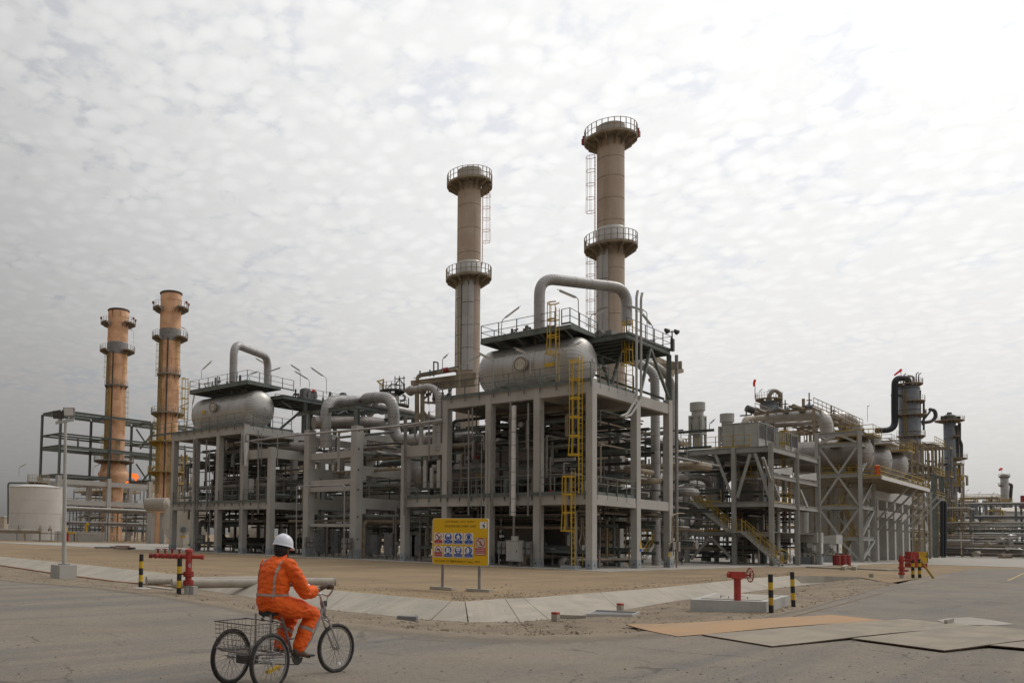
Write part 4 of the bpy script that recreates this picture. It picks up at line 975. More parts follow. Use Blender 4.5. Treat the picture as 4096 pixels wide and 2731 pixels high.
b = MB(); b.tube(bend(pp, .4), .14, 8); b.build('pipe', 'brown', t); b = MB(); b.tube([D(1768, 1482, 64.4), D(1792, 1478, 64.4)], .2, 10); b.build('valve_body', 'red_dull', t)
# small vessel with crowded top behind the rack
t = thing('small_tower', 'distant pale vessel top with a crowded gallery, tripod masts and a yellow jib', 'vessel', D(1568, 1700, 110).xy.to_3d())
c = D(1568, 1600, 110); f = lambda x, y: D(x, y, 110)
b = MB(); b.lathe((c.x, c.y, 0), [(.95, 8), (.95, f(1568, 1590).z), (.7, f(1568, 1577).z), (.1, f(1568, 1568).z)], Z, 20); b.build('shell', 'machine', t)
gallery(t, c, .6, 1.7, f(1568, 1565).z, 0, 360, 'dark', n=16); gallery(t, c, .97, 2.3, f(1568, 1625).z, -120, 60, 'dark', n=16)
for a, e_, m_ in (((1534, 1580), (1534, 1515), 'yellow'), ((1507, 1525), (1534, 1519), 'yellow'), ((1512, 1527), (1532, 1543), 'yellow')): b = MB(); b.bar(f(*a), f(*e_), .16); b.build('jib', m_, t, smooth=False)
for x in (1580, 1598, 1616): b = MB(); b.tube([f(x, 1565), f(x, 1503)], .06, 5); b.build('mast', 'dark', t)
for a, e_ in (((1578, 1515), (1620, 1512)), ((1580, 1540), (1598, 1515)), ((1616, 1540), (1598, 1515)), ((1545, 1560), (1565, 1535)), ((1565, 1535), (1598, 1540))): b = MB(); b.tube([f(*a), f(*e_)], .07, 5); b.build('stay', 'dark', t)
b = MB(); b.tube(bend([f(1610, 1580), f(1620, 1582), f(1620, 1600), f(1600, 1603)], .4), .15, 8); b.build('pipe', 'alu2', t)
# ---------------------------------------------------------------- pipework and equipment inside the units
def pipework(x0, x1, y0, y1, bands, label, n=40, verts=14, fr=None, seed=1, rmax=.2, mtls=('alu2', 'alu2', 'galv', 'brown', 'dark', 'dark', 'green'), supports='green'):  # mostly dark materials: shade inside the frames is put into the pipe colours
    R = random.Random(seed); t = thing('pipework', label, 'pipes', (x0, y0, 0), fr)
    for i in range(n):
        z0, z1 = R.choice(bands); z = R.uniform(z0, z1); r = R.choice((.05, .06, .08, .1, .12, rmax)) ; m = R.choice(mtls)
        if R.random() < .55:
            x = R.uniform(x0, x1); a, c = sorted((R.uniform(y0, y1), R.uniform(y0, y1)))
            if c - a < 2.5: a, c = y0, y1
            pts = [(x, a, z), (x, c, z)]
            if R.random() < .6: pts.append((x, c, max(.1, z - R.uniform(1, 3.4))))
            if R.random() < .4: pts.insert(0, (x + R.uniform(.4, 2), a, z))
        else:
            y = R.uniform(y0, y1); a, c = sorted((R.uniform(x0, x1), R.uniform(x0, x1)))
            if c - a < 2.5: a, c = x0, x1
            pts = [(a, y, z), (c, y, z)]
            if R.random() < .6: pts.insert(0, (a, y, max(.1, z - R.uniform(.8, 3.4))))
        pipe(t, pts, r, m, r * 2.5, 8, seams=0)
    for i in range(verts):
        x, y = R.uniform(x0, x1), R.uniform(y0, y1); z0, z1 = R.choice(bands); r = R.choice((.05, .07, .1))
        h = R.uniform(1.5, 4); pipe(t, [(x, y, max(.05, z0 - h)), (x, y, z1)], r, R.choice(mtls), n=8)
        if R.random() < .7: valve(t, (x, y, max(.6, z0 - h * .5)), R.uniform(.12, .2), R.choice(('galv', 'dark', 'red_dull', 'machine')), R.choice((V(0, 0, 1).cross(V(1, 0, 0)), V(1, 0, 0))))
    for i in range(max(4, n // 5)):
        z0, z1 = R.choice(bands); z = R.uniform(z0, z1); 
        b = MB(); x = R.uniform(x0, x1); b.ibar((x, y0, z), (x, y1, z), .16, .22); b.build('support_beam', supports, t, smooth=False)
    return t
pipework(50.6, 61, 25.2, 39, [(8.6, 10.9), (9.6, 11.1), (7.0, 9.4)], 'tangle of pipes under the near frame\'s top floor', 66, 15, seed=3)
pipework(50.6, 61, 25.2, 39, [(2.6, 3.9), (3.2, 4.0), (.4, 1.4)], 'pipes and valves under the near frame\'s first floor', 60, 28, seed=5)
pipework(50.6, 61, 25.2, 39, [(5.0, 6.2), (6.0, 7.4)], 'pipes on the near frame\'s first floor around the lower drum', 39, 23, seed=6)
pipework(50.6, 61, 56, 69.4, [(8.6, 10.9), (7.0, 9.8)], 'tangle of pipes under the far frame\'s top floor', 54, 15, seed=7)
pipework(50.6, 61, 55.4, 69.4, [(2.6, 3.9), (.4, 1.4)], 'pipes and valves under the far frame\'s first floor', 42, 26, seed=8)
pipework(50.6, 61, 55.4, 69.4, [(5.0, 7.2)], 'pipes on the far frame\'s first floor around its lower drum', 33, 18, seed=9)
pipework(50.8, 64, 41, 54, [(8.2, 10.2), (5.4, 7.4), (2.4, 4.2)], 'pipes running through the open concrete rack', 60, 26, seed=10, rmax=.16)
pipework(65, 76, 26, 52, [(6, 9), (3, 6), (1, 3), (8, 12)], 'dim pipework standing behind the near frame and the concrete rack', 90, 39, seed=12, rmax=.35)
pipework(65, 76, 54, 74, [(6, 9), (3, 6), (1, 3)], 'dim pipework standing behind the far frame', 54, 26, seed=13, rmax=.35)
def steel_bay(x0, x1, y0, y1, zs, nx, ny, label, mtl='galv', seed=1, w=.26, nm='pipe_rack', cat='pipe rack', pipes=10, br=True, pm=('pipe', 'alu2', 'galv', 'machine', 'brown')):
    R = random.Random(seed); t = thing(nm, label, cat, (x0, y0, 0))
    X_ = [x0 + (x1 - x0) * i / nx for i in range(nx + 1)]; Y_ = [y0 + (y1 - y0) * i / ny for i in range(ny + 1)]
    for x in X_:
        for y in Y_:
            b = MB(); b.ibar((x, y, .03), (x, y, zs[-1]), w, w, .03, V(1, 0, 0)); b.build('column', mtl, t, smooth=False)
    for z in zs:
        for y in Y_:
            for a, c in zip(X_, X_[1:]): b = MB(); b.ibar((a + w / 2, y, z - .15), (c - w / 2, y, z - .15), .18, .28); b.build('beam', mtl, t, smooth=False)
        for x in X_:
            for a, c in zip(Y_, Y_[1:]): b = MB(); b.ibar((x, a + w / 2, z - .155), (x, c - w / 2, z - .155), .18, .28); b.build('beam', mtl, t, smooth=False)
        for k in range(pipes):
            r = R.choice((.08, .11, .15, .2, .28))
            if (x1 - x0) > (y1 - y0): y = R.uniform(y0 + .3, y1 - .3); p = [(x0 - 1, y, z + r + .01), (x1 + 1, y, z + r + .01)]
            else: x = R.uniform(x0 + .3, x1 - .3); p = [(x, y0 - 1, z + r + .01), (x, y1 + 1, z + r + .01)]
            b = MB(); b.tube(p, r, 8); b.build('pipe', R.choice(pm), t)
    if br:
        for a, c, d, e in ((X_[0], X_[1], zs[0], zs[-1]),): 
            b = MB(); b.bar((a, Y_[0], .1), (c, Y_[0], zs[0] - .3), .14); b.build('brace', mtl, t, smooth=False)
    return t
steel_bay(80, 104, 35, 40, (4, 6.5, 8.4), 4, 1, 'steel pipe rack glimpsed between the near frame and the grey steel building', 'galv', 4, pipes=9)
steel_bay(67, 73, 32, 66, (5.5, 8.5, 11), 1, 6, 'long brown pipe rack glimpsed behind the frames', 'brown', 5, pipes=8)
# lower drums
t = thing('lower_drum', 'dark clad drum on the near frame\'s first floor, behind its railing', 'drum', (54, 30, 4.8), 'lower clad drums')
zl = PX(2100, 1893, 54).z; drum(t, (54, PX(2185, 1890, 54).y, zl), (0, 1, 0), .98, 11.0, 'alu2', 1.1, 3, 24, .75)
for k in (27, 31, 35): b = MB(); b.box((53.4, k, 4.79), (54.6, k + .3, zl - .6)); b.build('saddle', 'concrete', t, smooth=False)
b = MB(); b.cbox((52.99, PX(1920, 1900, 53).y, PX(1920, 1900, 53).z), (.02, .3, .2)); b.build('nameplate', 'yellow', t, smooth=False)
t = thing('lower_drum', 'dark clad drum on the far frame\'s first floor', 'drum', (55, 62, 4.8), 'lower clad drums')
yd_, yl = PX(1110, 1900, 55).y, PX(890, 1900, 55).y
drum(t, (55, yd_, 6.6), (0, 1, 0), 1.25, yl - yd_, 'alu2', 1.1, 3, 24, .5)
for k in (yd_ + 1, yl - 1): b = MB(); b.box((54.4, k, 4.79), (55.6, k + .3, 5.7)); b.build('saddle', 'concrete', t, smooth=False)
# big horizontal reactor and furnace behind
t = thing('furnace', 'broad dim grey clad furnace drum behind the near frame\'s right bays', 'furnace', (57, 33, 0))
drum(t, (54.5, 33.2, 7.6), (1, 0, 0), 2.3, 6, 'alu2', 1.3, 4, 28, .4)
for k in (55.5, 60): b = MB(); b.box((k, 31.8, .03), (k + .5, 34.6, 6)); b.build('pedestal', 'concrete', t, smooth=False)
P_('riser_pipe', 'fat clad riser at the near frame\'s right end, left of its last column', [PY(2625, 2270, 27.5), PY(2620, 1560, 27.5), PY(2618, 1490, 27.5), PY(2560, 1455, 28.5), PY(2480, 1430, 30)], .34, rad=1.2)
P_('riser_pipe', 'clad riser outside the near frame\'s right end, against the sky', [PY(2690, 1950, 28.5), PY(2688, 1600, 28.5), PY(2686, 1520, 28.5), PY(2640, 1470, 28.8), PY(2560, 1440, 29.5)], .3, rad=1.2)
P_('riser_pipe', 'thin riser strapped to the near frame\'s last column', [PY(2706, 2240, 24.9), PY(2706, 1700, 24.9), PY(2706, 1420, 24.9)], .12, 'galv', seams=0)
t = thing('brown_gantry', 'weathered tan steel gantry sticking out right of the near frame\'s top', 'gantry', PY(2620, 1480, 30))
for a, c in (((2560, 1470), (2728, 1484)), ((2555, 1440), (2690, 1452)), ((2600, 1420), (2728, 1484)), ((2640, 1505), (2728, 1484)), ((2600, 1520), (2690, 1500)), ((2670, 1470), (2670, 1600)), ((2612, 1440), (2612, 1640))):
    b = MB(); b.bar(PY(*a, 30), PY(*c, 30), .28, .3); b.build('beam', 'brown', t, smooth=False)
b = MB(); b.box(tuple(PY(2600, 1462, 30.2)), tuple(PY(2725, 1478, 27.5) + V(0, 0, .1))); b.build('deck', 'brown', t, smooth=False)
for a, c in (((2700, 1488), (2700, 1520)),): b = MB(); b.tube([PY(*a, 29), PY(*c, 29)], .02, 4); b.build('chain', 'dark', t)
# front riser pipes and cable ducts on the near frame
fr = thing('riser_bank', 'thin risers and one broad pale cable duct on the near frame\'s front face', 'pipes', PX(2041, 2060, 49.25))
for x, y0, y1, r in ((1805, 1640, 1705, .07), (1874, 1640, 2060, .06), (1889, 1632, 1735, .06), (1969, 1625, 2060, .075), (2041, 1610, 2062, .07), (2112, 1612, 2062, .06), (2161, 1640, 2255, .06), (1925, 1745, 2240, .035), (1950, 1720, 2200, .03)):
    pipe(fr, [PX(x + 1, y0, 49.25), PX(x, y1, 49.25)], r, 'galv', n=8, name='riser')
b = MB(); a, c = PX(2056, 1622, 49.2), PX(2052, 2062, 49.2); c.xy = a.xy; b.bar(a, c, .24, .2, V(1, 0, 0)); b.build('cable_duct', 'white', fr, smooth=False)
for z in [a.z - .9 * i for i in range(1, 10)]:
    if z > c.z: b = MB(); b.cbox((49.2, a.y, z), (.215, .255, .025)); b.build('duct_joint', 'dark', fr, smooth=False)
pipe(fr, [PX(2056, 2062, 49.2), PX(2054, 2185, 49.2)], .08, 'galv', name='riser'); pipe(fr, [PX(1889, 1735, 49.2), PX(1889, 1742, 49.2), PX(1935, 1740, 49.2), PX(1936, 1800, 49.2)], .05, 'galv', name='riser')
for x, y0, y1, w in ((1685, 1700, 1822, .3), (1739, 1695, 1815, .28), (1702, 1840, 1950, .26), (1728, 1870, 1950, .26), (1757, 1840, 1950, .3)):
    b = MB(); p, q = PX(x, y0, 49.9), PX(x, y1, 49.9); q.xy = p.xy; b.bar(p, q, w, .18, V(1, 0, 0)); b.build('cable_duct', 'machine', fr, smooth=False)
for x, y0, y1 in ((1618, 1660, 2060), (1625, 1660, 2062), (1716, 1645, 1840), (1660, 1690, 1770)): pipe(fr, [PX(x, y0, 49.2), PX(x, y1, 49.2)], .07, 'galv', n=8, name='riser')
pipe(fr, [PX(1612, 1712, 49.3), PX(1770, 1688, 49.3)], .09, 'galv', name='riser')
fr = thing('riser_bank', 'thin risers with square bends on the far frame\'s front face', 'pipes', PX(780, 2050, 49.3))
for x, y0, y1, r in ((738, 1780, 2050, .05), (778, 1755, 2205, .1), (788, 1750, 2050, .06), (826, 1760, 2050, .07), (838, 1800, 2140, .05), (905, 1760, 1800, .05), (970, 1740, 1860, .08), (983, 1740, 1865, .07), (1033, 1720, 2055, .07), (1045, 1730, 1860, .04), (1110, 1740, 1860, .05), (960, 1790, 2170, .03)):
    pipe(fr, [PX(x, y0, 49.3), PX(x, y1, 49.3)], r, 'galv', n=8, name='riser')
b = MB(); b.bar(PX(984, 1770, 49.3), PX(984, 1863, 49.3), .25, .2, V(1, 0, 0)); b.build('cable_duct', 'white', fr, smooth=False)
b = MB(); b.cbox(PX(988, 1942, 50.6), (.5, 1.4, 1.3)); b.build('insulation_box', 'white', fr, smooth=False)
pipe(fr, [PX(985, 1735, 49.4), PX(1100, 1752, 49.4), PX(1100, 1752, 52)], .06, 'galv', name='riser')
# ground floor equipment
def cabinet(p, sz, label, m='cabinet', legs=True, grp='grey electrical cabinets at the foot of the frames', rz=0):
    t = thing('electrical_cabinet', label, 'cabinet', p, grp); x, y, z = p; w, d, h = sz; l0 = .35 if legs else .03
    b = MB(); b.cbox((x, y, z + l0 + h / 2), (w, d, h)); b.build('body', m, t, smooth=False)
    b = MB(); b.cbox((x - w / 2 - .012, y, z + l0 + h / 2), (.02, d * .88, h * .9)); o = b.build('door', m, t, smooth=False)
    b = MB(); b.cbox((x - w / 2 - .035, y - d * .34, z + l0 + h * .5), (.03, .03, .16)); b.build('handle', 'dark', o, smooth=False)
    if legs:
        for e in (-1, 1): b = MB(); b.cbox((x, y + e * d * .38, z + l0 / 2), (.08, .06, l0)); b.build('leg', 'galv', t, smooth=False)
    b = MB(); b.cbox((x, y, z + l0 + h + .02), (w + .06, d + .06, .03)); b.build('cap', m, t, smooth=False)
    return t
for k, (px_, py_2, w, h, lab) in enumerate(((1238, 2225, 1.2, 1.9, 'dark grey cabinet right behind the cyclist\'s helmet, by the left rack column'), (1262, 2225, .9, 1.75, 'second dark cabinet right of the helmet'), (1290, 2222, 1.0, 1.9, 'third dark cabinet, left of the cabinet with a pale edge'), (1345, 2222, .8, 1.9, 'cabinet with a pale edge midway between the two rack columns'),
        (1465, 2225, 1.0, 1.7, 'cabinet just right of the right rack column'), (1500, 2222, .8, 1.6, 'cabinet in the middle between the right rack column and the near frame'), (1560, 2230, .9, 1.7, 'cabinet left of the near frame\'s leftmost column'), (1650, 2238, .9, 1.6, 'left of two cabinets behind the yellow sign\'s left edge'), (1672, 2238, .9, 1.6, 'right of two cabinets behind the yellow sign\'s left edge'))):
    q = PX(px_, py_2, 51.6); cabinet((q.x, q.y, .03), (.5, w, h), lab)
q = PX(2059, 2255, 49.0); t = cabinet((q.x, q.y, .03), (.6, .95, 1.35), 'pale junction cabinet on legs under the broad cable duct', 'machine')
b = MB(); b.cbox((q.x, q.y, 1.9), (.3, .36, .3)); b.build('gland_box', 'machine', t, smooth=False)
def junction_panel(px_, py_2, X, label):
    q = PX(px_, py_2, X); t = thing('junction_panel', label, 'panel', (q.x, q.y, .03), 'junction box racks')
    for e in (-1, 1): b = MB(); b.cbox((q.x, q.y + e * .5, .8), (.08, .08, 1.55)); b.build('leg', 'galv', t, smooth=False)
    b = MB(); b.cbox((q.x - .05, q.y, 1.25), (.06, 1.15, .9)); b.build('back_plate', 'cabinet', t, smooth=False)
    for i in range(3):
        for j in range(2): b = MB(); b.cbox((q.x - .15, q.y - .36 + .36 * i, 1.02 + .42 * j), (.16, .26, .3)); b.build('box', 'galv' if (i + j) % 2 else 'cabinet', t, smooth=False)
    return t
junction_panel(2022, 2250, 49.3, 'dark junction box rack left of the pale junction cabinet'); junction_panel(2098, 2255, 49.4, 'junction box rack right of the pale junction cabinet')
junction_panel(805, 2190, 50, 'junction box rack on legs between the far frame\'s left columns'); junction_panel(1240, 2215, 49.2, 'junction box rack in front of the left rack column'); junction_panel(1390, 2235, 49.3, 'junction box rack against the right rack column')
q = G(885, 2205); t = thing('cable_reel', 'black round reel on a stand at the far frame\'s foot', 'reel', (q.x, q.y, .03))
b = MB(); b.tube([(q.x - .1, q.y, 1.05), (q.x + .1, q.y, 1.05)], .72, 20); b.build('disc', 'black', t); b = MB(); b.tube([(q.x - .25, q.y, 1.05), (q.x + .25, q.y, 1.05)], .15, 10); b.build('hub', 'galv', t)
for e in (-1, 1): b = MB(); b.bar((q.x + e * .22, q.y - .3, .03), (q.x + e * .22, q.y, 1.05), .06); b.build('leg', 'galv', t, smooth=False)
t = thing('heat_exchanger', 'cream round heat exchanger lying behind the far frame\'s ground storey', 'exchanger', D(1000, 2190, 100).xy.to_3d())
b = MB(); b.tube([D(925, 2125, 100), D(930, 2125, 100), D(1060, 2128, 96), D(1064, 2128, 96)], [.5, 1.0, 1.0, .8], 18); b.build('shell', 'cream', t)
for x in (950, 1035): b = MB(); b.cbox(D(x, 2170, 98).xy.to_3d() + V(0, 0, .5), (.5, 1.2, 1)); b.build('saddle', 'concrete', t, smooth=False)
q = D(988, 2190, 93); t = thing('waste_drum', 'yellow drum under the far frame', 'drum', (q.x, q.y, .03)); b = MB(); b.lathe((q.x, q.y, .03), [(.0, 0), (.36, 0), (.36, .3), (.38, .32), (.36, .34), (.36, 1.15), (0, 1.15)], Z, 16); b.build('drum_body', 'yellow', t); b = MB(); b.cbox((q.x - .1, q.y + .75, .58), (.35, .3, 1.1)); b.build('red_side_tank', 'red', t, smooth=False)
t = thing('blower_casing', 'pale cream blower casing left under the far frame, with a round motor', 'blower', D(730, 2190, 104).xy.to_3d()); q = D(745, 2195, 100)
b = MB(); b.tube([D(745, 2090, 106), D(745, 2090, 103.5)], 3.0, 28); b.build('casing', 'cream', t)
b = MB(); p = D(735, 2195, 102); b.hexa([p + V(-1, .9, -.3), p + V(-1, -1.2, -.3), p + V(0, -1.2, -.3), p + V(0, .9, -.3), p + V(-.8, .3, 2.2), p + V(-.8, -.9, 2.2), p + V(0, -.9, 2.2), p + V(0, .3, 2.2)]); b.build('base', 'cream', t, smooth=False)
b = MB(); b.tube([D(733, 2118, 99.5), D(733, 2118, 101)], .62, 16); b.build('motor', 'machine', t); b = MB(); b.tube([D(733, 2118, 99.45), D(733, 2118, 99.5)], .36, 14); b.build('motor_cap', 'cabinet', t)
b = MB(); b.cbox(D(731, 2146, 99.4), (.02, .9, .25)); b.build('nameplate', 'yellow', t, smooth=False)
q = PX(2700, 2268, 50); 
# sockets and signs at the right end
q = PY(2700, 2200, 24.2); t = thing('switch_post', 'switch box with conduits and a yellow notice on the near frame\'s last column', 'switch box', (q.x, q.y, .03))
for x, y, w, h, m in ((2692, 2180, .5, .55, 'galv'), (2712, 2185, .35, .7, 'galv'), (2686, 2196, .3, .3, 'dark')): b = MB(); b.cbox(PY(x, y, 24.15), (w, .2, h)); b.build('box', m, t, smooth=False)
b = MB(); b.cbox(PY(2677, 2217, 24.35), (.42, .02, .3)); b.build('notice', 'yellow', t, smooth=False)
for pts in (((2688, 2170), (2690, 2060), (2712, 2052), (2735, 2052)), ((2706, 2275), (2706, 2050)), ((2680, 2190), (2672, 2175), (2690, 2165))): pipe(t, [PY(*p, 24.05) for p in pts], .05, 'brown', .25, 6, 'conduit')
q = PY(2563, 2177, 24.16); t = thing('warning_sticker', 'small yellow triangle notice with a blue strip on the near frame\'s middle right column', 'notice', q)
b = MB(); b.v = [q + V(-.17, 0, -.05), q + V(.17, 0, -.05), q + V(0, 0, .32), q + V(-.17, .01, -.05), q + V(.17, .01, -.05), q + V(0, .01, .32)]; b.f = [(0, 1, 2), (5, 4, 3), (0, 3, 4, 1), (1, 4, 5, 2), (2, 5, 3, 0)]; b.build('triangle', 'yellow', t, smooth=False)
b = MB(); b.cbox(q + V(0, 0, -.17), (.34, .012, .2)); b.build('yellow_strip', 'yellow', t, smooth=False); b = MB(); b.cbox(q + V(0, 0, -.38), (.34, .012, .2)); b.build('blue_strip', 'blue', t, smooth=False)
def cable_drop(px_, Y, label, py_2=2190):
    q = PY(px_, py_2, Y); t = thing('cable_drop', label, 'switch box', (q.x, q.y, .03)); p = lambda x, y: PY(px_ + x, py_2 + y, Y)
    for pts in (((-2, 0), (-10, -20), (0, -50), (0, -120)), ((10, 5), (18, -20), (8, -45), (6, -120))): pipe(t, [p(*u) for u in pts], .05, 'brown', .3, 6, 'conduit')
    b = MB(); b.cbox(p(2, 0), (.32, .22, .36)); b.build('box', 'galv', t, smooth=False); b = MB(); b.tube([p(5, 12), p(5, 70)], .03, 5); b.build('stem', 'yellow_dull', t)
cable_drop(2508, 26.5, 'grey switch box with looping conduits between the near frame\'s right columns'); cable_drop(2325, 26, 'grey switch box behind the near frame\'s corner column')
b = MB()
q = D(2210, 2200, 56); t = thing('wash_stand', 'small pale round table stand under the near frame', 'stand', (q.x, q.y, .03)); b.lathe((q.x, q.y, 0), [(.5, 1.0), (.5, 1.04), (.32, 1.2), (.05, 1.28)], Z, 14); b.build('top', 'cream', t)
b = MB(); b.tube([(q.x, q.y, .03), (q.x, q.y, 1.02)], .06, 6); b.build('leg', 'galv', t); b = MB(); b.cbox((q.x + .3, q.y - 1, .75), (.5, 1.6, .06)); b.build('shelf', 'galv', t, smooth=False)
for e in (-.7, .7): b = MB(); b.cbox((q.x + .3, q.y - 1 + e, .38), (.06, .06, .7)); b.build('leg', 'galv', t, smooth=False)
# ladder plinths
for x, y, X, lab in ((2283, 2273, 49.0, 'low concrete plinth under the near frame\'s yellow ladder'), (2447, 2248, 60, 'low concrete plinth under the dim yellow ladder')):
    q = PX(x, y, X); b = MB(); b.cbox((q.x, q.y, .14), (.8, 1.0, .22)); tag(b.build('ladder_plinth', 'concrete_blue', None, smooth=False, loc=(q.x, q.y, .03)), lab, 'plinth')
# open steel stair at right end
def stair(t, p0, p1, side, w=.85, n=12, mtl='grey', rm='yellow_dull', rails=True):
    p0, p1, s = Vector(p0), Vector(p1), Vector(side).normalized()
    for e in (0, 1):
        b = MB(); b.bar(p0 + s * w * e, p1 + s * w * e, .05, .24); b.build('stringer', mtl, t, smooth=False)
        if rails:
            u = V(0, 0, 1.0)
            b = MB(); b.tube([p0 + s * w * e + u * .12, p0 + s * w * e + u, p1 + s * w * e + u], .03, 6); b.tube([p0 + s * w * e + u * .55, p1 + s * w * e + u * .55], .022, 6); rl = b.build('handrail', rm, t); f = None
            for k in range(6):
                q = p0.lerp(p1, k / 5) + s * w * e
                if f is None: b = MB(); b.box((q.x - .025, q.y - .025, q.z), (q.x + .025, q.y + .025, q.z + .99)); f = b.build('post', rm, rl, smooth=False); q0 = q
                else: inst(f, rl, q - q0)
    f = None
    for k in range(n):
        q = p0.lerp(p1, (k + .5) / n)
        if f is None:
            d = (p1 - p0); d.z = 0; d.normalize(); b = MB(); b.hexa([q + d * -.12 + s * .03, q + d * .12 + s * .03, q + d * .12 + s * (w - .03), q - d * .12 + s * (w - .03)] + [q + d * -.12 + s * .03 + V(0, 0, .035), q + d * .12 + s * .03 + V(0, 0, .035), q + d * .12 + s * (w - .03) + V(0, 0, .035), q - d * .12 + s * (w - .03) + V(0, 0, .035)]); f = b.build('step', mtl, t, smooth=False); q0 = q
        else: inst(f, t, q - q0)
a = PY(2575, 2245, 27.5); c = PY(2632, 2152, 27.5); t = thing('steel_stair', 'small open steel stair with yellow rails inside the near frame\'s right bay', 'stairs', a); stair(t, a, c, (0, 1, 0), .9, 11)
# ---------------------------------------------------------------- left: tank, dike, steel rack, flare
c = D(146, 2110, 146); r = 4.72; hT = D(40, 1948, 146).z
t = thing('storage_tank', 'big cream storage tank with a railed roof gallery behind the low wall at far left', 'tank', (c.x, c.y, 0))
for k in range(4):
    z0, z1 = .1 + (hT - .1) * k / 4, .1 + (hT - .1) * (k + 1) / 4
    b = MB(); b.lathe((c.x, c.y, 0), [(r - (k % 2) * .012, z0 + .01), (r - (k % 2) * .012, z1 - .01), (r - .05, z1)], Z, 48); b.build('shell_course', 'tank', t, angle=30)
b = MB(); b.lathe((c.x, c.y, 0), [(r + .08, hT - .06), (r + .08, hT + .04), (0.05, hT + .85)], Z, 24); b.build('roof', 'tank', t, angle=5)
gallery(t, (c.x, c.y), .2, 1.9, hT + .95, 0, 360, 'brown', n=18, hr=1.3)
pipe(t, [D(33, 2095, 150), D(33, 1930, 150), D(110, 1931, 150)], .18, 'green')
mw = D(75, 2094, 146.3); b = MB(); b.tube([mw, mw + (c - mw).normalized() * .6], .5, 18); b.build('manway', 'tank', t); b = MB(); b.tube([mw - (c - mw).normalized() * .02, mw], .3, 14); b.build('manway_cover', 'machine', t)
b = MB(); b.bar(D(120, 2112, 145), D(146, 2113, 145), .05, .28); b.build('nameplate', 'yellow', t, smooth=False)
t = thing('dike_wall', 'long low pale concrete wall in front of the storage tank', 'wall', G(200, 2164))
pts = [G(-160, 2158), G(0, 2160), G(140, 2162), G(280, 2164), G(416, 2167)]
for a, e in zip(pts, pts[1:]): b = MB(); d_ = (e - a).normalized() * .02; b.bar(a + d_ + V(0, 0, .86), e - d_ + V(0, 0, .86), .35, 1.72); b.build('wall_panel', 'concrete', t, smooth=False)
t = thing('dike_pipes', 'pipes running along the front of the low tank wall', 'pipes', G(100, 2166))
f = lambda x, y, d=134: D(x, y, d)
for (y0, y1, rr, x1) in ((2118, 2123, .22, 165), (2126, 2131, .1, 190), (2131, 2135, .08, 400)): pipe(t, [f(-100, y0 - 2), f(x1, y1)], rr, 'pipebeige', n=8)
for x in (68, 100, 160, 205, 232, 310): b = MB(); b.bar(f(x, 2166), f(x, 2122), .22 if x == 160 else .12); b.build('support', 'galv', t, smooth=False)
for x in (75, 160, 200): valve(t, f(x, 2118), .3, 'brown')
b = MB(); b.bar(f(93, 2143), f(104, 2143), .05, .5); b.build('notice', 'yellow', t, smooth=False)
t = thing('wall_hydrant', 'small red and yellow hydrant before the low tank wall, right of the lamp post', 'hydrant', G(285, 2168)); g = lambda x, y: D(x, y, 131)
b = MB(); b.bar(g(271, 2164), g(271, 2128), .3); b.build('post', 'red', t, smooth=False); b = MB(); b.bar(g(268, 2129), g(302, 2130), .3, .3); b.build('arm', 'yellow', t, smooth=False); b = MB(); b.bar(g(297, 2164), g(297, 2131), .14); b.build('stand', 'dark', t, smooth=False)
t = thing('yellow_vent', 'bright yellow bent standpipe beyond the low wall\'s right end', 'standpipe', D(347, 2124, 142)); pipe(t, [D(345, 2126, 142), D(345, 2096, 142), D(355, 2096, 142)], .22, 'yellow', .3, 8)
# green steel rack on a concrete base
YF = D(235, 1900, 160).y; XF_ = D(235, 1900, 160).x
fx = lambda px_, y=1900: PY(px_, y, YF).x
zr = lambda y: PY(235, y, YF).z
Xs = [XF_, fx(435), fx(600)]; YB = PX(161, 1900, XF_).y
t = thing('steel_rack', 'open dark green steel rack with two storeys, in front of the shorter rusty chimney', 'rack', (XF_, YF, zr(1893)))
lv = [zr(1637), zr(1729), zr(1777), zr(1893)]
for X_ in Xs:
    for Y_ in (YF, YB): b = MB(); b.ibar((X_, Y_, lv[3] - .3), (X_, Y_, lv[0] - .28), .42, .42, .04, V(1, 0, 0)); b.build('column', 'green', t, smooth=False)
for k, (z, hh, ov) in enumerate(zip(lv, (.5, .32, .7, .5), (9, 9, 9, 9))):
    for Y_ in (YF, YB):
        for a, e in list(zip(Xs, Xs[1:]))[:1 if k == 3 else 2]: b = MB(); b.ibar((a + .22, Y_, z - hh / 2), (e - .22, Y_, z - hh / 2), .3, hh, .04); b.build('beam', 'green', t, smooth=False)
        if k == 3: continue
        b = MB(); b.ibar((Xs[-1] + .22, Y_, z - hh / 2), (Xs[-1] + 12, Y_, z - hh / 2), .3, hh, .04); b.build('beam', 'green', t, smooth=False)
    for X_ in Xs: b = MB(); b.ibar((X_, YF + .22, z - hh / 2), (X_, YB - .22, z - hh / 2), .3, hh, .04); b.build('beam', 'green', t, smooth=False)
    if k in (0, 1): b = MB(); b.ibar((Xs[0] + .2, (YF + YB) / 2, z - hh / 2), (Xs[-1] + 12, (YF + YB) / 2, z - hh / 2), .3, hh, .04); b.build('beam', 'green', t, smooth=False)
for a, e in ((545, 1720), (545, 1860)):
    b = MB(); b.bar(D(545, e - 5, 185), D(585, e + 60 - 5, 185), .35); b.build('brace', 'green', t, smooth=False); b = MB(); b.bar(D(618, e + 5, 185), D(560, e + 75, 185), .35); b.build('brace', 'green', t, smooth=False)
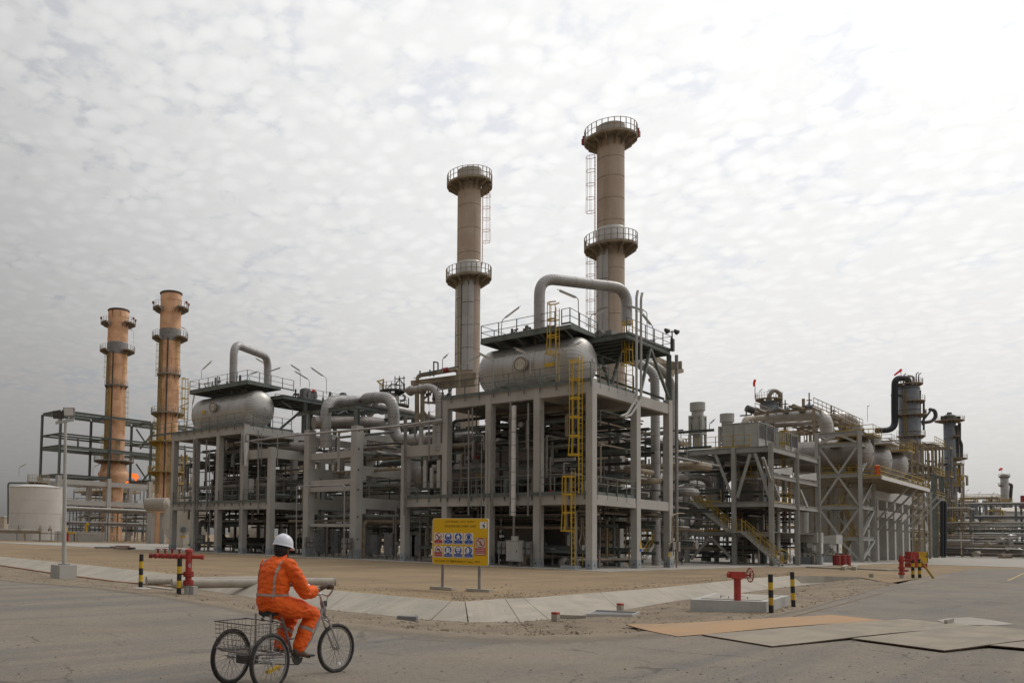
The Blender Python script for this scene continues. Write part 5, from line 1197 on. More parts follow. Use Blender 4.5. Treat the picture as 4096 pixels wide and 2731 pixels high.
for X_, z0, z1 in ((Xs[0] + 2.2, lv[2], lv[1]), (Xs[0] + 5, lv[2], lv[1] - .2), (Xs[1] + 4, lv[2], lv[1])): b = MB(); b.bar((X_, YF + 2, z0), (X_, YF + 2, z1), .3); b.build('post', 'green', t, smooth=False)
t = thing('concrete_rack', 'low grey concrete rack carrying the green steel rack at left', 'frame', (XF_, YF, 0))
zb_ = lv[3] - .35
for X_ in Xs + [Xs[-1] + 11]:
    for Y_ in (YF, YB): b = MB(); b.box((X_ - .45, Y_ - .45, .03), (X_ + .45, Y_ + .45, zb_)); b.build('column', 'concrete', t, smooth=False)
XX = Xs + [Xs[-1] + 11]
for Y_ in (YF, YB):
    for z, h in ((zr(1912) - .1, .95), (zr(1995), 1.0)):
        for a, e in zip(XX, XX[1:]): b = MB(); b.box((a + .452, Y_ - .3, z - h), (e - .452, Y_ + .3, z)); b.build('beam', 'concrete', t, smooth=False)
pipework(XF_ - 6, Xs[-1] + 11, YF + .6, YB - .6, [(2, 4), (4.5, 6), (6.5, 8.5)], 'dark pipes inside the low concrete rack at left', 46, 26, seed=21, rmax=.4, mtls=('galv', 'dark', 'dark', 'alu2', 'green', 'machine'))
t = steel_bay(XF_ - 5, XF_ + 26, YF - 14, YF - 11, (3.2, 5.6), 8, 1, 'light grey pipe frame with low railings right of the storage tank', 'galv', 22, .16, 'pipe_rack', 'pipe rack', 4)
railing(t, [(XF_ - 5, YF - 14.3, .03), (XF_ + 24, YF - 14.3, .03)], 'galv', 1.1, 2.2, toe=0, r=.04)
pipe(t, [(XF_ - 5, YF - 14.4, 5.9), (XF_ + 28, YF - 14.4, 5.9), (XF_ + 28, YF - 14.4, 4.8), (XF_ + 25, YF - 14.4, 4.8), (XF_ + 25, YF - 14.4, .2)], .14, 'machine')
t = thing('drain_drum', 'cream horizontal drum low beside the taller rusty chimney', 'drum', D(620, 2020, 137).xy.to_3d()); b = MB(); b.tube([D(585, 2017, 140), D(590, 2017, 140), D(668, 2017, 134), D(675, 2017, 134)], [.4, 1.1, 1.1, .5], 20); b.build('shell', 'pipebeige', t)
for x in (605, 655): b = MB(); p = D(x, 2050, 137); b.cbox((p.x, p.y, p.z / 2), (.6, 1.4, p.z)); b.build('pedestal', 'concrete', t, smooth=False)
fm = bpy.data.materials.new('flame'); fm.use_nodes = True; n_ = fm.node_tree.nodes; pb_ = n_['Principled BSDF']; pb_.inputs['Base Color'].default_value = (.1, .02, 0, 1); pb_.inputs['Emission Color'].default_value = (1.0, .19, .03, 1); pb_.inputs['Emission Strength'].default_value = 1.1
t = thing('gas_flame', 'orange gas flare flames low between the two rusty chimneys', 'flame', D(525, 1920, 420))
for x, y, w, h in ((505, 1932, 2.2, 1.8), (526, 1903, 2.6, 1.7), (546, 1908, 2.0, 2.4), (536, 1898, 1.6, 1.3), (502, 1914, 1.2, 1.0), (514, 1901, 1.4, 1.0), (550, 1897, .9, .9)):
    b = MB(); p = D(x, y, 420); b.ball(p, 1, 10, 7, (w * .5, w * .5, h * .62))
    for i in range(len(b.v)): q = b.v[i] - p; b.v[i] = p + q * (1 + .35 * math.sin(q.z * 3 + q.x * 4 + x)) + V(.3, -.3, 0) * q.z * .4
    b.build('flame', fm, t)
t = thing('flare_pipe', 'grey horizontal flare header under the flames', 'pipe', D(500, 1925, 425)); b = MB(); b.tube([D(400, 1925, 425), D(640, 1927, 425)], 1.4, 10); b.build('pipe_body', 'bluegrey', t)
for x in (495, 540, 590): b = MB(); b.tube([D(x, 2120, 425), D(x, 1925, 425)], .5, 6); b.build('leg', 'bluegrey', t)
for k, (x, y, l) in enumerate(((76, 1873, 'batten lamp above the storage tank\'s gallery'), (372, 1872, 'batten lamp left of the shorter rusty chimney\'s base gallery'))): lamp((x + 100 - 100, y + 30), (x, y), (x + 5, y - 6), (x + 27, y - 17), 128, l, 'galv')
t = thing('site_shed', 'low pale shed at the far left edge beyond the tank', 'shed', D(0, 2110, 420).xy.to_3d()); p = D(10, 2100, 420); b = MB(); b.cbox((p.x, p.y, 4), (12, 30, 8)); b.build('wall', 'cream', t, smooth=False); b = MB(); b.cbox((p.x, p.y, 8.3), (13, 31, .5)); b.build('roof', 'white', t, smooth=False)
# floodlight pole
q = G(254, 2306); t = thing('floodlight_pole', 'tall pale lamp post with two floodlights on a concrete block, far left by the road', 'lamp post', q)
b = MB(); b.cbox(q + V(0, 0, .15), (.72, .72, .62), .0); b.build('concrete_block', 'concrete', t, smooth=False)
ztop = D(260, 1700, q.xy.length and pj(q)[2]).z; d_ = pj(q)[2]
b = MB(); b.cbox(q + V(0, 0, .48), (.34, .34, .04)); b.build('base_plate', 'galv', t, smooth=False)
b = MB(); pt_ = D(262, 1688, d_); b.tube([q + V(0, 0, .48), (q + V(0, 0, .48)).lerp(pt_, .5), pt_], [.085, .075, .055], 12); b.build('pole', 'machine', t)
b = MB(); zz_ = D(250, 2114, d_).z; b.tube([V(q.x, q.y, zz_ - .08), V(q.x, q.y, zz_ + .08)], .09, 12); b.build('yellow_band', 'yellow', t)
b = MB(); b.bar(D(223, 1691, d_), D(297, 1677, d_), .1, .1); b.build('cross_arm', 'machine', t, smooth=False)
for (x, y, w, h, m, dx) in ((233, 1660, .34, .28, 'dark', -.12), (275, 1648, .36, .3, 'cabinet', .1)):
    p = D(x, y, d_); s_ = V(.68, -.73, 0); f_ = V(-.73, -.68, -.25).normalized()
    u_ = s_.cross(f_).normalized()
    if u_.z < 0: u_ = -u_
    b = MB(); b.hexa([p - s_ * w * .6 - u_ * h * .5, p + s_ * w * .6 - u_ * h * .5, p + s_ * w * .45 - u_ * h * .3 - f_ * .28, p - s_ * w * .45 - u_ * h * .3 - f_ * .28, p - s_ * w * .6 + u_ * h * .6, p + s_ * w * .6 + u_ * h * .6, p + s_ * w * .45 + u_ * h * .45 - f_ * .28, p - s_ * w * .45 + u_ * h * .45 - f_ * .28]); o = b.build('floodlight', m, t, smooth=False)
    b = MB(); b.hexa([p + f_ * .004 + s_ * a * w * .52 + u_ * (e * h * .5 + .02 * h) for a, e in ((-1, -.85), (1, -.85), (1, 1.05), (-1, 1.05))] + [p + f_ * .012 + s_ * a * w * .52 + u_ * (e * h * .5 + .02 * h) for a, e in ((-1, -.85), (1, -.85), (1, 1.05), (-1, 1.05))]); b.build('glass', 'dark' if m == 'dark' else 'lens', o, smooth=False)
    b = MB(); b.bar(p - u_ * h * .55, p - u_ * h * .5 - V(0, 0, .12), .05); b.build('yoke', 'machine', t, smooth=False)

# ---------------------------------------------------------------- right: grey steel building with stairs
XF = 79.5; YC = PX(3088, 2250, XF).y; fy = lambda p: PX(p, 2250, XF).y; rx = lambda p: PY(p, 2250, YC).x
zf = lambda y, p=3088: PX(p, y, XF).z
Ys = [YC, fy(2938), fy(2749)]; Xq = [XF, rx(3191), rx(3277)]
zT, zM, zL = zf(1781), zf(2005), zf(2127)
t = thing('steel_building', 'light grey braced steel structure with yellow stairs, right of the near frame', 'structure', (XF, YC, 0))
for y in Ys:
    for x in Xq: b = MB(); b.ibar((x, y, .03), (x, y, zT + (.25 if y == YC else 0)), .34, .34, .05, V(1, 0, 0)); b.build('column', 'grey', t, smooth=False)
for z, h in ((zT, .5), (zM, .42), (zL, .4)):
    for x in Xq:
        for a, e in zip(Ys, Ys[1:]): b = MB(); b.ibar((x, a + .18, z - h / 2), (x, e - .18, z - h / 2), .24, h, .03); b.build('beam', 'grey', t, smooth=False)
    for y in Ys:
        if z == zL and y == YC: continue
        for a, e in zip(Xq, Xq[1:]): b = MB(); b.ibar((a + .18, y, z - h / 2), (e - .18, y, z - h / 2), .24, h, .03); b.build('beam', 'grey', t, smooth=False)
    b = MB(); b.box((XF + .2, Ys[0] + .2, z + .003), (Xq[2] - .2, Ys[2] - .2, z + .045)); b.build('grating', 'galv', t, smooth=False)
for p in ((2850, 2870),):
    z = (zT + zM) / 2
for y0, y1 in ((1892, 1908),):
    for a, e in zip(Xq, Xq[1:]): b = MB(); b.ibar((a + .18, YC, zf(y0) - .2), (e - .18, YC, zf(y0) - .2), .24, .36, .03); b.build('beam', 'grey', t, smooth=False)
for (a, e) in (((2840, 2150), (2764, 2236)), ((2846, 2150), (2930, 2236)), ((2862, 1818), (2930, 1990)), ((3001, 1815), (2948, 1990)), ((3020, 1812), (3078, 1990))):
    b = MB(); b.bar(PX(*a, XF), PX(*e, XF), .2, .2, V(1, 0, 0)); b.build('brace', 'grey', t, smooth=False)
for (a, e) in (((3052, 1830), (3085, 1930)), ((3096, 1938), (3116, 1990)), ((3198, 1958), (3227, 2030))):
    b = MB(); b.bar(PY(*a, YC), PY(*e, YC), .2, .2, V(0, 1, 0)); b.build('brace', 'grey', t, smooth=False)
railing(t, [(XF - .1, Ys[2] + .3, zT + .03), (XF - .1, YC + 1.6, zT + .03)], 'yellow_dull', 1.05, 1.5, toe=.12)
railing(t, [(XF - .1, Ys[2] + .3, zM + .03), (XF - .1, fy(2888), zM + .03)], 'yellow_dull', 1.05, 1.2, toe=.12)
railing(t, [(XF - .1, fy(2800), zL + .03), (XF - .1, Ys[1] + .2, zL + .03)], 'yellow_dull', 1.05, 1.1, toe=.12)
railing(t, [(XF - .1, Ys[1] - .2, zL + .03), (XF - .1, fy(2972), zL + .03)], 'yellow_dull', 1.05, 1.1, toe=.12)
railing(t, [(Xq[1] + .5, YC + .3, zM + .03), (XF + 1.5, YC + .3, zM + .03)], 'yellow_dull', 1.05, 1.2, toe=.12)
railing(t, [(XF + 3, YC + 2.0, zM + 2.4), (XF + 3, YC + 3.6, zM + 2.4)], 'yellow_dull', 1.05, .6, toe=.12)
b = MB(); b.box((XF + 3, YC + 2, zM + 2.2), (XF + 5, YC + 3.7, zM + 2.38)); b.build('small_landing', 'grey', t, smooth=False)
s_ = lambda x, y: PX(x, y, 78.35)
st = thing('steel_stair', 'zigzag grey steel stair with yellow rails climbing the front of the grey steel structure', 'stairs', s_(3118, 2256).xy.to_3d())
a = s_(3120, 2256); a.z = .1; lz = zL + .02; c2_ = s_(2966, 2127); c2_.z = lz; d3 = s_(2913, 2127); d3.z = lz; e3 = s_(2768, 2006); e3.z = zM + .02
stair(st, a, c2_, (1, 0, 0), .95, 14); stair(st, d3, e3, (1, 0, 0), .95, 15)
b = MB(); b.box((78.35, c2_.y, lz - .12), (79.35, d3.y, lz)); b.build('landing', 'grey', st, smooth=False); b = MB(); b.box((78.35, e3.y, zM - .1), (79.35, e3.y + 1.2, zM)); b.build('landing', 'grey', st, smooth=False)
# air cooler boxes
def louvre_box(xa, ya, yb, xb, z0, z1, label):
    t = thing('cooler_box', label, 'air unit', (xa, ya, z0), 'grey louvred boxes on the steel structure')
    b = MB(); b.box((xa, ya + .06, z0), (xb, yb, z1)); b.build('casing', 'machine', t, smooth=False)
    b = MB(); b.box((xa + .08, ya + .02, z0 + (z1 - z0) * .42), (xb - .08, ya + .055, z1 - .1)); b.build('louvre_back', 'dark', t, smooth=False)
    n = 13; h = ((z1 - .12) - (z0 + (z1 - z0) * .42)) / n; f = None
    for i in range(n):
        z = z0 + (z1 - z0) * .42 + h * (i + .5)
        if f is None: b = MB(); b.hexa([(xa + .08, ya - .03, z - h * .3), (xb - .08, ya - .03, z - h * .3), (xb - .08, ya + .03, z + h * .12), (xa + .08, ya + .03, z + h * .12), (xa + .08, ya - .03, z - h * .2), (xb - .08, ya - .03, z - h * .2), (xb - .08, ya + .03, z + h * .25), (xa + .08, ya + .03, z + h * .25)]); f = b.build('louvre_slat', 'galv', t, smooth=False); q0 = z
        else: inst(f, t, (0, 0, z - q0))
    for x in (xa + .03, (xa + xb) / 2, xb - .03): b = MB(); b.box((x - .04, ya - .04, z0), (x + .04, ya + .05, z1 + .02)); b.build('mullion', 'grey', t, smooth=False)
    b = MB(); b.box((xa - .05, ya - .06, z1), (xb + .05, yb + .05, z1 + .07)); b.build('roof', 'grey', t, smooth=False)
    for k in (.38, .68): b = MB(); b.box((xa - .012, ya + (yb - ya) * k, z0 + .02), (xa - .002, ya + (yb - ya) * k + .04, z1 - .02)); b.build('panel_joint', 'galv', t, smooth=False)
    return t
xa = 81.2; ya, yb = PX(3033, 1740, xa).y, PX(2890, 1740, xa).y; z1 = PX(3033, 1688, xa).z
xb = PY(3096, 1750, ya).x
louvre_box(xa, ya, yb, xb, zT + .05, z1, 'grey louvred box nearest the camera on the grey steel structure')
xa2 = xb + 1.4; louvre_box(xa2, PX(3139, 1740, xa2).y, PX(3085, 1740, xa2).y, PY(3190, 1750, PX(3139, 1740, xa2).y).x, zT + .05, PX(3139, 1728, xa2).z, 'smaller brown-louvred box behind the nearest louvred box')
def vent(px_, d, y0, y1, y2, y3, w0, w1, label):
    c = D(px_, y3, d); f = lambda y: D(px_, y, d).z; k = d / 3304 / 2; t = thing('vent_stack', label, 'vent', (c.x, c.y, f(y3)), 'two grey hooded vents')
    b = MB(); b.lathe((c.x, c.y, 0), [(w0 * k * .8, f(y1) - .05), (w0 * k, f(y1)), (w0 * k, f(y0)), (w0 * k - .06, f(y0)), (w0 * k - .06, f(y1))], Z, 28); b.build('hood', 'machine', t, angle=30)
    b = MB(); b.lathe((c.x, c.y, 0), [(w1 * k, f(y1) - .02), (w1 * k, f(y2)), (w1 * k * 1.12, f(y2) - .02), (w1 * k * 1.12, f(y2 + 60)), (w1 * k * .6, f(y2 + 85)), (w1 * k * .6, f(y3))], Z, 24); b.build('duct', 'machine', t, angle=30)
    hw = 43 * k
    for sx in (-1, 1):
        for sy in (-1, 1): b = MB(); b.bar((c.x + sx * hw, c.y + sy * hw, f(y3)), (c.x + sx * hw, c.y + sy * hw, f(y2)), .2); b.build('leg', 'grey', t, smooth=False)
    for z in (f(y2) - .1, f(y2 + 72)):
        for s in (-1, 1):
            b = MB(); b.bar((c.x + s * hw, c.y - hw + .1, z), (c.x + s * hw, c.y + hw - .1, z), .18); b.build('beam', 'grey', t, smooth=False); b = MB(); b.bar((c.x - hw + .1, c.y + s * hw, z), (c.x + hw - .1, c.y + s * hw, z), .18); b.build('beam', 'grey', t, smooth=False)
    for s in (-1, 1):
        b = MB(); b.bar((c.x - s * hw, c.y - hw, f(y2) - .2), (c.x + s * hw * .2, c.y - hw, f(y2 + 72)), .12); b.build('brace', 'grey', t, smooth=False)
        b = MB(); b.bar((c.x - hw, c.y - s * hw, f(y2) - .2), (c.x - hw, c.y + s * hw * .2, f(y2 + 72)), .12); b.build('brace', 'grey', t, smooth=False)
vent(2791, 80, 1609, 1642, 1662, 1792, 56, 44, 'taller grey hooded vent left on the grey steel structure'); vent(2909, 84, 1654, 1687, 1705, 1795, 52, 40, 'lower grey hooded vent behind the nearest louvred box')
lamp((2838, 1720), (2838, 1694), (2841, 1692), (2856, 1678), 80, 'batten lamp on the taller hooded vent\'s frame')
# vessels and pipes inside
t = thing('separator_vessel', 'dim upright vessel with a round bottom inside the grey steel structure', 'vessel', D(2998, 2215, 82).xy.to_3d()); c = D(2998, 2200, 82); f = lambda y: D(2998, y, 82).z
b = MB(); b.lathe((c.x, c.y, 0), [(.05, f(2216)), (.7, f(2208)), (1.15, f(2180)), (1.22, f(2150)), (1.22, zT - .7)], Z, 28); b.build('shell', 'alu2', t)
for k in range(4): a = k * 1.57; b = MB(); b.tube([(c.x + 1.1 * math.cos(a), c.y + 1.1 * math.sin(a), .03), (c.x + 1.1 * math.cos(a), c.y + 1.1 * math.sin(a), f(2160))], .14, 8); b.build('leg', 'grey', t)
c = D(2968, 2000, 86); b = MB(); b.tube([(c.x, c.y, .03), (c.x, c.y, zT - .5)], .62, 20); tag(b.build('vertical_duct', 'alu2', None, loc=(c.x, c.y, .03)), 'dim upright duct behind the grey steel structure\'s middle column', 'duct')
for lab, pts, r, m in (('fat dim elbow pipe behind the upper stair flight', [(2880, 2000, 84), (2880, 1930, 84), (2930, 1888, 84), (2985, 1885, 86)], .55, 'alu2'), ('fat dim pipe dropping from the top deck behind the first brace', [(2882, 1820, 83), (2882, 2010, 83)], .36, 'bluegrey'),
        ('pale elbow pipe above the upper stair flight\'s head', [(2660, 1912, 76), (2800, 1906, 78), (2838, 1925, 79), (2840, 2010, 79)], .33, 'pipe'), ('long pale pipe crossing behind the grey structure\'s upper storey', [(2665, 1892, 90), (3010, 1876, 94), (3150, 1872, 98)], .28, 'pipe'),
        ('fat pale hump pipe left of the stair\'s head', [(2690, 1985, 78), (2725, 1950, 78), (2772, 1948, 78), (2790, 1985, 78), (2795, 2030, 78)], .38, 'pipe'), ('fat dim pipe curling down to the ground left of the stair', [(2695, 2052, 77), (2790, 2045, 77), (2800, 2085, 77), (2735, 2150, 77), (2718, 2180, 77), (2716, 2235, 77)], .37, 'alu2'),
        ('pale flanged pipe lying low behind the grey structure\'s bottom brace', [(2725, 2196, 80), (2940, 2192, 82)], .26, 'cream'), ('fat dim pipe left of the grey steel structure behind the risers', [(2700, 1815, 92), (2800, 1835, 92), (2842, 1850, 92), (2843, 1920, 92)], .62, 'alu2'),
        ('pale drain pipe bending down the grey structure\'s right face', [(3097, 1940, 76.5), (3112, 1975, 76.5), (3112, 2220, 76.5)], .18, 'machine'), ('pale drain pipe bending down behind the generator box', [(3198, 1960, 88), (3226, 2025, 88), (3226, 2140, 88)], .18, 'machine')):
    P_('process_pipe', lab, [D(*q) for q in pts], r, m, seams=1.2 if r > .3 else 0)
for x, y, X_ in ((3140, 2040, 84), (3146, 1760, 84)): pass
q = PX(3155, 1900, 86); ladder((q.x, q.y), zM, zT + 2.2, (0, 1), (zM + 2.3, zT + 2), label='yellow caged ladder up the right bays of the grey steel structure', mtl='yellow_dull')
for k, p in enumerate(((3097, 1890), (3199, 1912))):
    a = PY(*p, YC - .1); e = a + V(5.2 if k == 0 else 5.5, 0, .1); t = thing('trough', ('pale trough on the grey structure\'s right face, nearer of two', 'pale trough on the grey structure\'s right face, farther of two')[k], 'trough', a, 'two pale troughs')
    b = MB(); b.hexa([a, e, e + V(0, .5, .1), a + V(0, .5, .1), a + V(0, 0, .12), e + V(0, 0, .75), e + V(0, .5, .75), a + V(0, .5, .3)]); b.build('trough_body', 'machine', t, smooth=False)
pipework(81, Xq[2], YC + 1, Ys[2] + 3, [(zL + 1, zM - .6), (.5, zL - .5), (zM + .5, zT - 1)], 'dim pipes and valves inside the grey steel structure', 44, 26, seed=31, rmax=.25)
# generator sets and red drums in front
def genset(pl_, pr_, py_2, ytop, l, label):
    q = G(pr_, py_2); x, y = q.x, q.y; w = PX(pl_, py_2, x).y - y; h = D(pr_, ytop, pj(q)[2]).z
    t = thing('generator_set', label, 'machine', (x, y, .03), 'grey machine skids')
    b = MB(); b.box((x, y, .03), (x + l, y + w, .75)); b.build('plinth', 'concrete_blue', t, smooth=False)
    b = MB(); b.box((x + .25, y + .1, 1.15), (x + l - .2, y + w - .5, h * .68)); b.build('body', 'machine', t, smooth=False)
    b = MB(); b.hexa([(x - .05, y - .05, h * .685), (x + l, y - .05, h * .685), (x + l, y + w, h * .685), (x - .05, y + w, h * .685), (x - .05, y - .05, h), (x + l, y - .05, h), (x + l, y + w, h * .95), (x - .05, y + w, h * .95)]); b.build('hood', 'machine', t, smooth=False)
    for k, (u, m) in enumerate(((.08, 'white'), (.42, 'galv'))): b = MB(); b.box((x + .02, y + w * u, 1.2), (x + .24, y + w * (u + .12), h * .6)); b.build('panel', m, t, smooth=False)
    b = MB(); b.box((x + l * .3, y - .14, 1.1), (x + l * .75, y - .02, h * .68)); o = b.build('door', 'white', t, smooth=False); b = MB(); b.cbox((x + l * .5, y - .15, h * .5), (.22, .02, .22)); b.build('notice', 'yellow', o, smooth=False)
    for k in range(4): b = MB(); b.box((x + .05, y + .2 + k * w * .24, .76), (x + .3, y + .36 + k * w * .24, 1.14)); b.build('foot', 'galv', t, smooth=False)
    b = MB(); b.tube([(x + .1, y + w * .3, h * .6), (x + .24, y + w * .3, h * .6)], .3, 14); b.build('filter_cap', 'white', t)
    b = MB(); b.tube(bend([(x - .1, y + w * .55, 1.0), (x - .1, y + .2, 1.0), (x - .1, y + .2, .2)], .2), .06, 7); b.build('pipe', 'cream', t)
    b = MB(); b.tube(bend([(x - .15, y + w * .2, .04), (x - .15, y + w * .2, 1.3), (x - .15, y - .1, 1.3), (x - .15, y - .1, .04)], .1), .04, 6); b.build('guard_rail', 'galv', t)
    return t
genset(3172, 3268, 2258, 2128, 2.2, 'pale grey machine box on a plinth right of the stair\'s foot'); genset(3290, 3345, 2250, 2138, 2.6, 'second pale machine box, behind the red drums')
t = thing('instrument_panel', 'dark rack of round gauges left of the pale machine box', 'panel', G(3140, 2252)); p = lambda x, y: D(x, y, 81)
b = MB(); b.bar(p(3122, 2163), p(3162, 2161), .1, .95); b.build('board', 'dark', t, smooth=False)
for i in range(5):
    for j in range(3): a = p(3126 + 8 * i, 2153 + 10 * j); e = (Vector((0, 0, 1.75)) - a).normalized(); b = MB(); b.tube([a + e * .06, a + e * .14], .085, 8); b.build('gauge', 'machine', t)
for x in (3124, 3160): b = MB(); b.bar(p(x, 2250), p(x, 2175), .09); b.build('leg', 'grey', t, smooth=False)
for k, x in enumerate((3347, 3370, 3388)):
    q = G(x, 2261); b = MB(); b.lathe((q.x, q.y, 0), [(0, .03), (.33, .03), (.33, .34), (.35, .36), (.33, .38), (.33, .66), (.35, .68), (.33, .7), (.33, 1.0), (.1, 1.02), (.1, 1.12), (0, 1.12)], Z, 16); o = b.build('oil_drum', 'red_dull', None, loc=(q.x, q.y, .03)); tag(o, ('left of three dark red drums beside the pale machine boxes', 'middle of three dark red drums beside the pale machine boxes', 'right of three dark red drums beside the pale machine boxes')[k], 'drum', 'three dark red drums')
t = thing('handwheel_valve', 'yellow handwheel at the stair\'s foot', 'handwheel', D(3135, 2215, 75)); p = D(3130, 2222, 75); b = MB(); b.tube([p + V(.55 * math.sin(a) * -.68, .55 * math.sin(a) * .73, .55 * math.cos(a)) for a in [q * math.pi / 8 for q in range(17)]], .04, 6); b.build('wheel', 'yellow', t); b = MB(); b.bar(p, V(p.x, p.y, .03), .1); b.build('stem', 'yellow', t, smooth=False)
# ---------------------------------------------------------------- right: braced stair tower, reactors on piers, columns, far plant
XT = 118.0; yt = lambda p: PX(p, 2250, XT).y; zt_ = lambda y, p=3445: PX(p, y, XT).z
Yn, Yf = yt(3447), yt(3274)
t = thing('braced_tower', 'tall light grey cross-braced tower with yellow stairs inside, at right', 'tower', (XT, Yn, 0))
LV = [zt_(2146), zt_(2020), zt_(1891), zt_(1767), zt_(1721)]
for x in (XT, XT + 6.5):
    for y in (Yn, Yf): b = MB(); b.ibar((x, y, .03), (x, y, LV[4]), .38, .38, .05, V(1, 0, 0)); b.build('column', 'grey', t, smooth=False)
for z in LV:
    for x in (XT, XT + 6.5): b = MB(); b.ibar((x, Yn + .24, z - .22), (x, Yf - .24, z - .22), .3, .44, .05); b.build('beam', 'grey', t, smooth=False)
    for y in (Yn, Yf): b = MB(); b.ibar((XT + .24, y, z - .22), (XT + 6.26, y, z - .22), .3, .44, .05); b.build('beam', 'grey', t, smooth=False)
zs = [.2] + LV[:4]
ym = (Yn + Yf) / 2
for k, (a, c) in enumerate(zip(zs, zs[1:])):
    for x in (XT, XT + 6.5):
        p, q = ((ym, c - .4), (Yn + .2, a)) if k % 2 == 0 else ((ym, a), (Yn + .2, c - .4))
        b = MB(); b.bar((x, p[0], p[1]), (x, q[0], q[1]), .2, .2, V(1, 0, 0)); b.build('brace', 'grey', t, smooth=False)
        q = (2 * ym - q[0], q[1]); b = MB(); b.bar((x + .004, p[0], p[1]), (x + .004, q[0], q[1]), .2, .2, V(1, 0, 0)); b.build('brace', 'grey', t, smooth=False)
    b = MB(); b.bar((XT, Yn, a), (XT + 6.4, Yn, c - .4), .26, .26, V(0, 1, 0)); b.build('brace', 'grey', t, smooth=False)
for a, c in ((Yn + .3, ym), (Yf - .3, ym)): b = MB(); b.bar((XT, a, LV[3]), (XT, c, LV[4] - .3), .26, .26, V(1, 0, 0)); b.build('brace', 'grey', t, smooth=False)
st = thing('steel_stair', 'faded yellow zigzag stairs inside the tall braced tower', 'stairs', (XT + 2, Yn + 1, 0))
for k, (a, c) in enumerate(zip(zs, LV[:4])):
    ya, yb = (Yn + 1.5, Yf - 2) if k % 2 else (Yf - 2, Yn + 1.5); mz = (a + c) / 2; x0 = XT + 1.6 + (k % 2) * 1.6
    stair(st, (x0, ya, a), (x0, yb, c), (1, 0, 0), 1.0, 14, 'brown', 'yellow_dull'); b = MB(); b.box((XT + 1.4, min(yb, yb - 1 if k % 2 == 0 else yb), c - .1), (XT + 5, max(yb, yb + 1.2), c)); b.build('landing', 'brown', st, smooth=False)
    railing(st, [(XT + .4, Yn + .4, c), (XT + .4, Yf - .4, c)], 'yellow_dull', 1.1, 1.6, toe=.15)
# reactors: three drums on concrete piers with a railed deck
YP = 27.5; px2x = lambda p, y=2240: PY(p, y, YP).x
piers = [px2x(p) for p in (3478, 3515, 3552, 3584, 3615, 3640)]
zD = PY(3524, 1899, 22.5).z
t = thing('reactor_deck', 'raised concrete deck on a row of square piers with a yellow railed edge, at right', 'platform', (piers[0], YP, 0))
for x in piers:
    for y0 in (YP, YP + 7): b = MB(); b.box((x - .55, y0, .03), (x + .55, y0 + 1.8, zD - 1.7)); b.build('pier', 'concrete', t, smooth=False)
for a, c in zip(piers, piers[1:]):
    b = MB(); b.box((a + .552, YP + .15, 6.2), (c - .552, YP + .9, 7.2)); b.build('tie_beam', 'concrete', t, smooth=False)
b = MB(); b.box((piers[0] - 1, YP - .2, zD - 1.7), (piers[-1] + 1, YP + 9.2, zD - .3)); b.build('deck_slab', 'concrete', t, smooth=False)
x0, x1 = PY(3524, 1899, 22.8).x, PY(3716, 1968, 22.8).x
b = MB(); b.box((x0, 22.8, zD - .28), (x1, YP + 9, zD)); b.build('walkway', 'brown', t, smooth=False)
for k in range(26): xx = x0 + (x1 - x0) * (k + .5) / 26; b = MB(); b.bar((xx, 22.9, zD - .42), (xx, YP - .25, zD - .42), .16, .26); b.build('joist', 'brown', t, smooth=False)
b = MB(); b.box((x0, 22.66, zD - .4), (x1, 22.79, zD + .05)); b.build('edge_beam', 'white', t, smooth=False)
for x in piers: b = MB(); b.bar((x - .4, 22.9, zD - .3), (x - .4, YP - .05, zD - 6), .22); b.build('strut', 'grey', t, smooth=False)
railing(t, [(x0, YP + 2, zD), (x0, 22.85, zD), (x1, 22.85, zD)], 'yellow_dull', 1.2, 2.2, toe=.2, r=.05)
q = V(x0 + .3, 23.2, zD); b = MB(); b.lathe(q, [(0, 0), (.3, 0), (.3, 1.25), (.15, 1.35), (0, 1.35)], Z, 12); tag(b.build('orange_barrel', mat('signal_orange', (.75, .10, .015), .6, fine=0), None, loc=q), 'bright orange barrel at the corner of the railed deck', 'barrel')
for k, (pxe, yc_, hh, dx) in enumerate(((3488, 1815, 64, 122), (3562, 1840, 56, 138), (3628, 1860, 48, 155))):
    xk = dx; e = PX(pxe, yc_, xk); r = hh * pj(e)[2] / 3304; 
    t = thing('reactor_drum', ('nearest grey reactor drum behind the braced tower', 'middle grey reactor drum on the pier deck', 'farthest grey reactor drum on the pier deck')[k], 'drum', (xk, e.y, e.z - r), 'grey reactor drums on piers')
    L = 17 if k == 0 else 10
    drum(t, (xk, e.y + r * .35, e.z), (0, 1, 0), r, L, 'alu2' if k == 0 else 'pipe', 2.2, 3, 20, .42)
    for u in (.15, .85): b = MB(); b.box((xk - 1, e.y + L * u, zD), (xk + 1, e.y + L * u + .5, e.z - r * .7)); b.build('saddle', 'grey', t, smooth=False)
    pz = e.z + r + .1; b = MB(); b.box((xk - 2.2, e.y - .6, pz), (xk + 2.2, e.y + 3.5, pz + .12)); b.build('top_deck', 'brown', t, smooth=False)
    railing(t, [(xk - 2.2, e.y + 3.5, pz + .12), (xk - 2.2, e.y - .6, pz + .12), (xk + 2.2, e.y - .6, pz + .12), (xk + 2.2, e.y + 3.5, pz + .12)], 'yellow_dull' if k != 1 else 'white', 1.2, 1.5, toe=.15, r=.045)
    b = MB(); b.tube([(xk, e.y + 1.5, pz), (xk, e.y + 1.5, pz + 1.4)], .5, 12); b.build('nozzle', 'pipe', t)
t = steel_bay(124, 150, 31, 38, (20,), 4, 1, 'brown steel gallery crowded with valves above the reactor drums', 'brown', 41, .3, 'valve_gallery', 'gallery', 5, False)
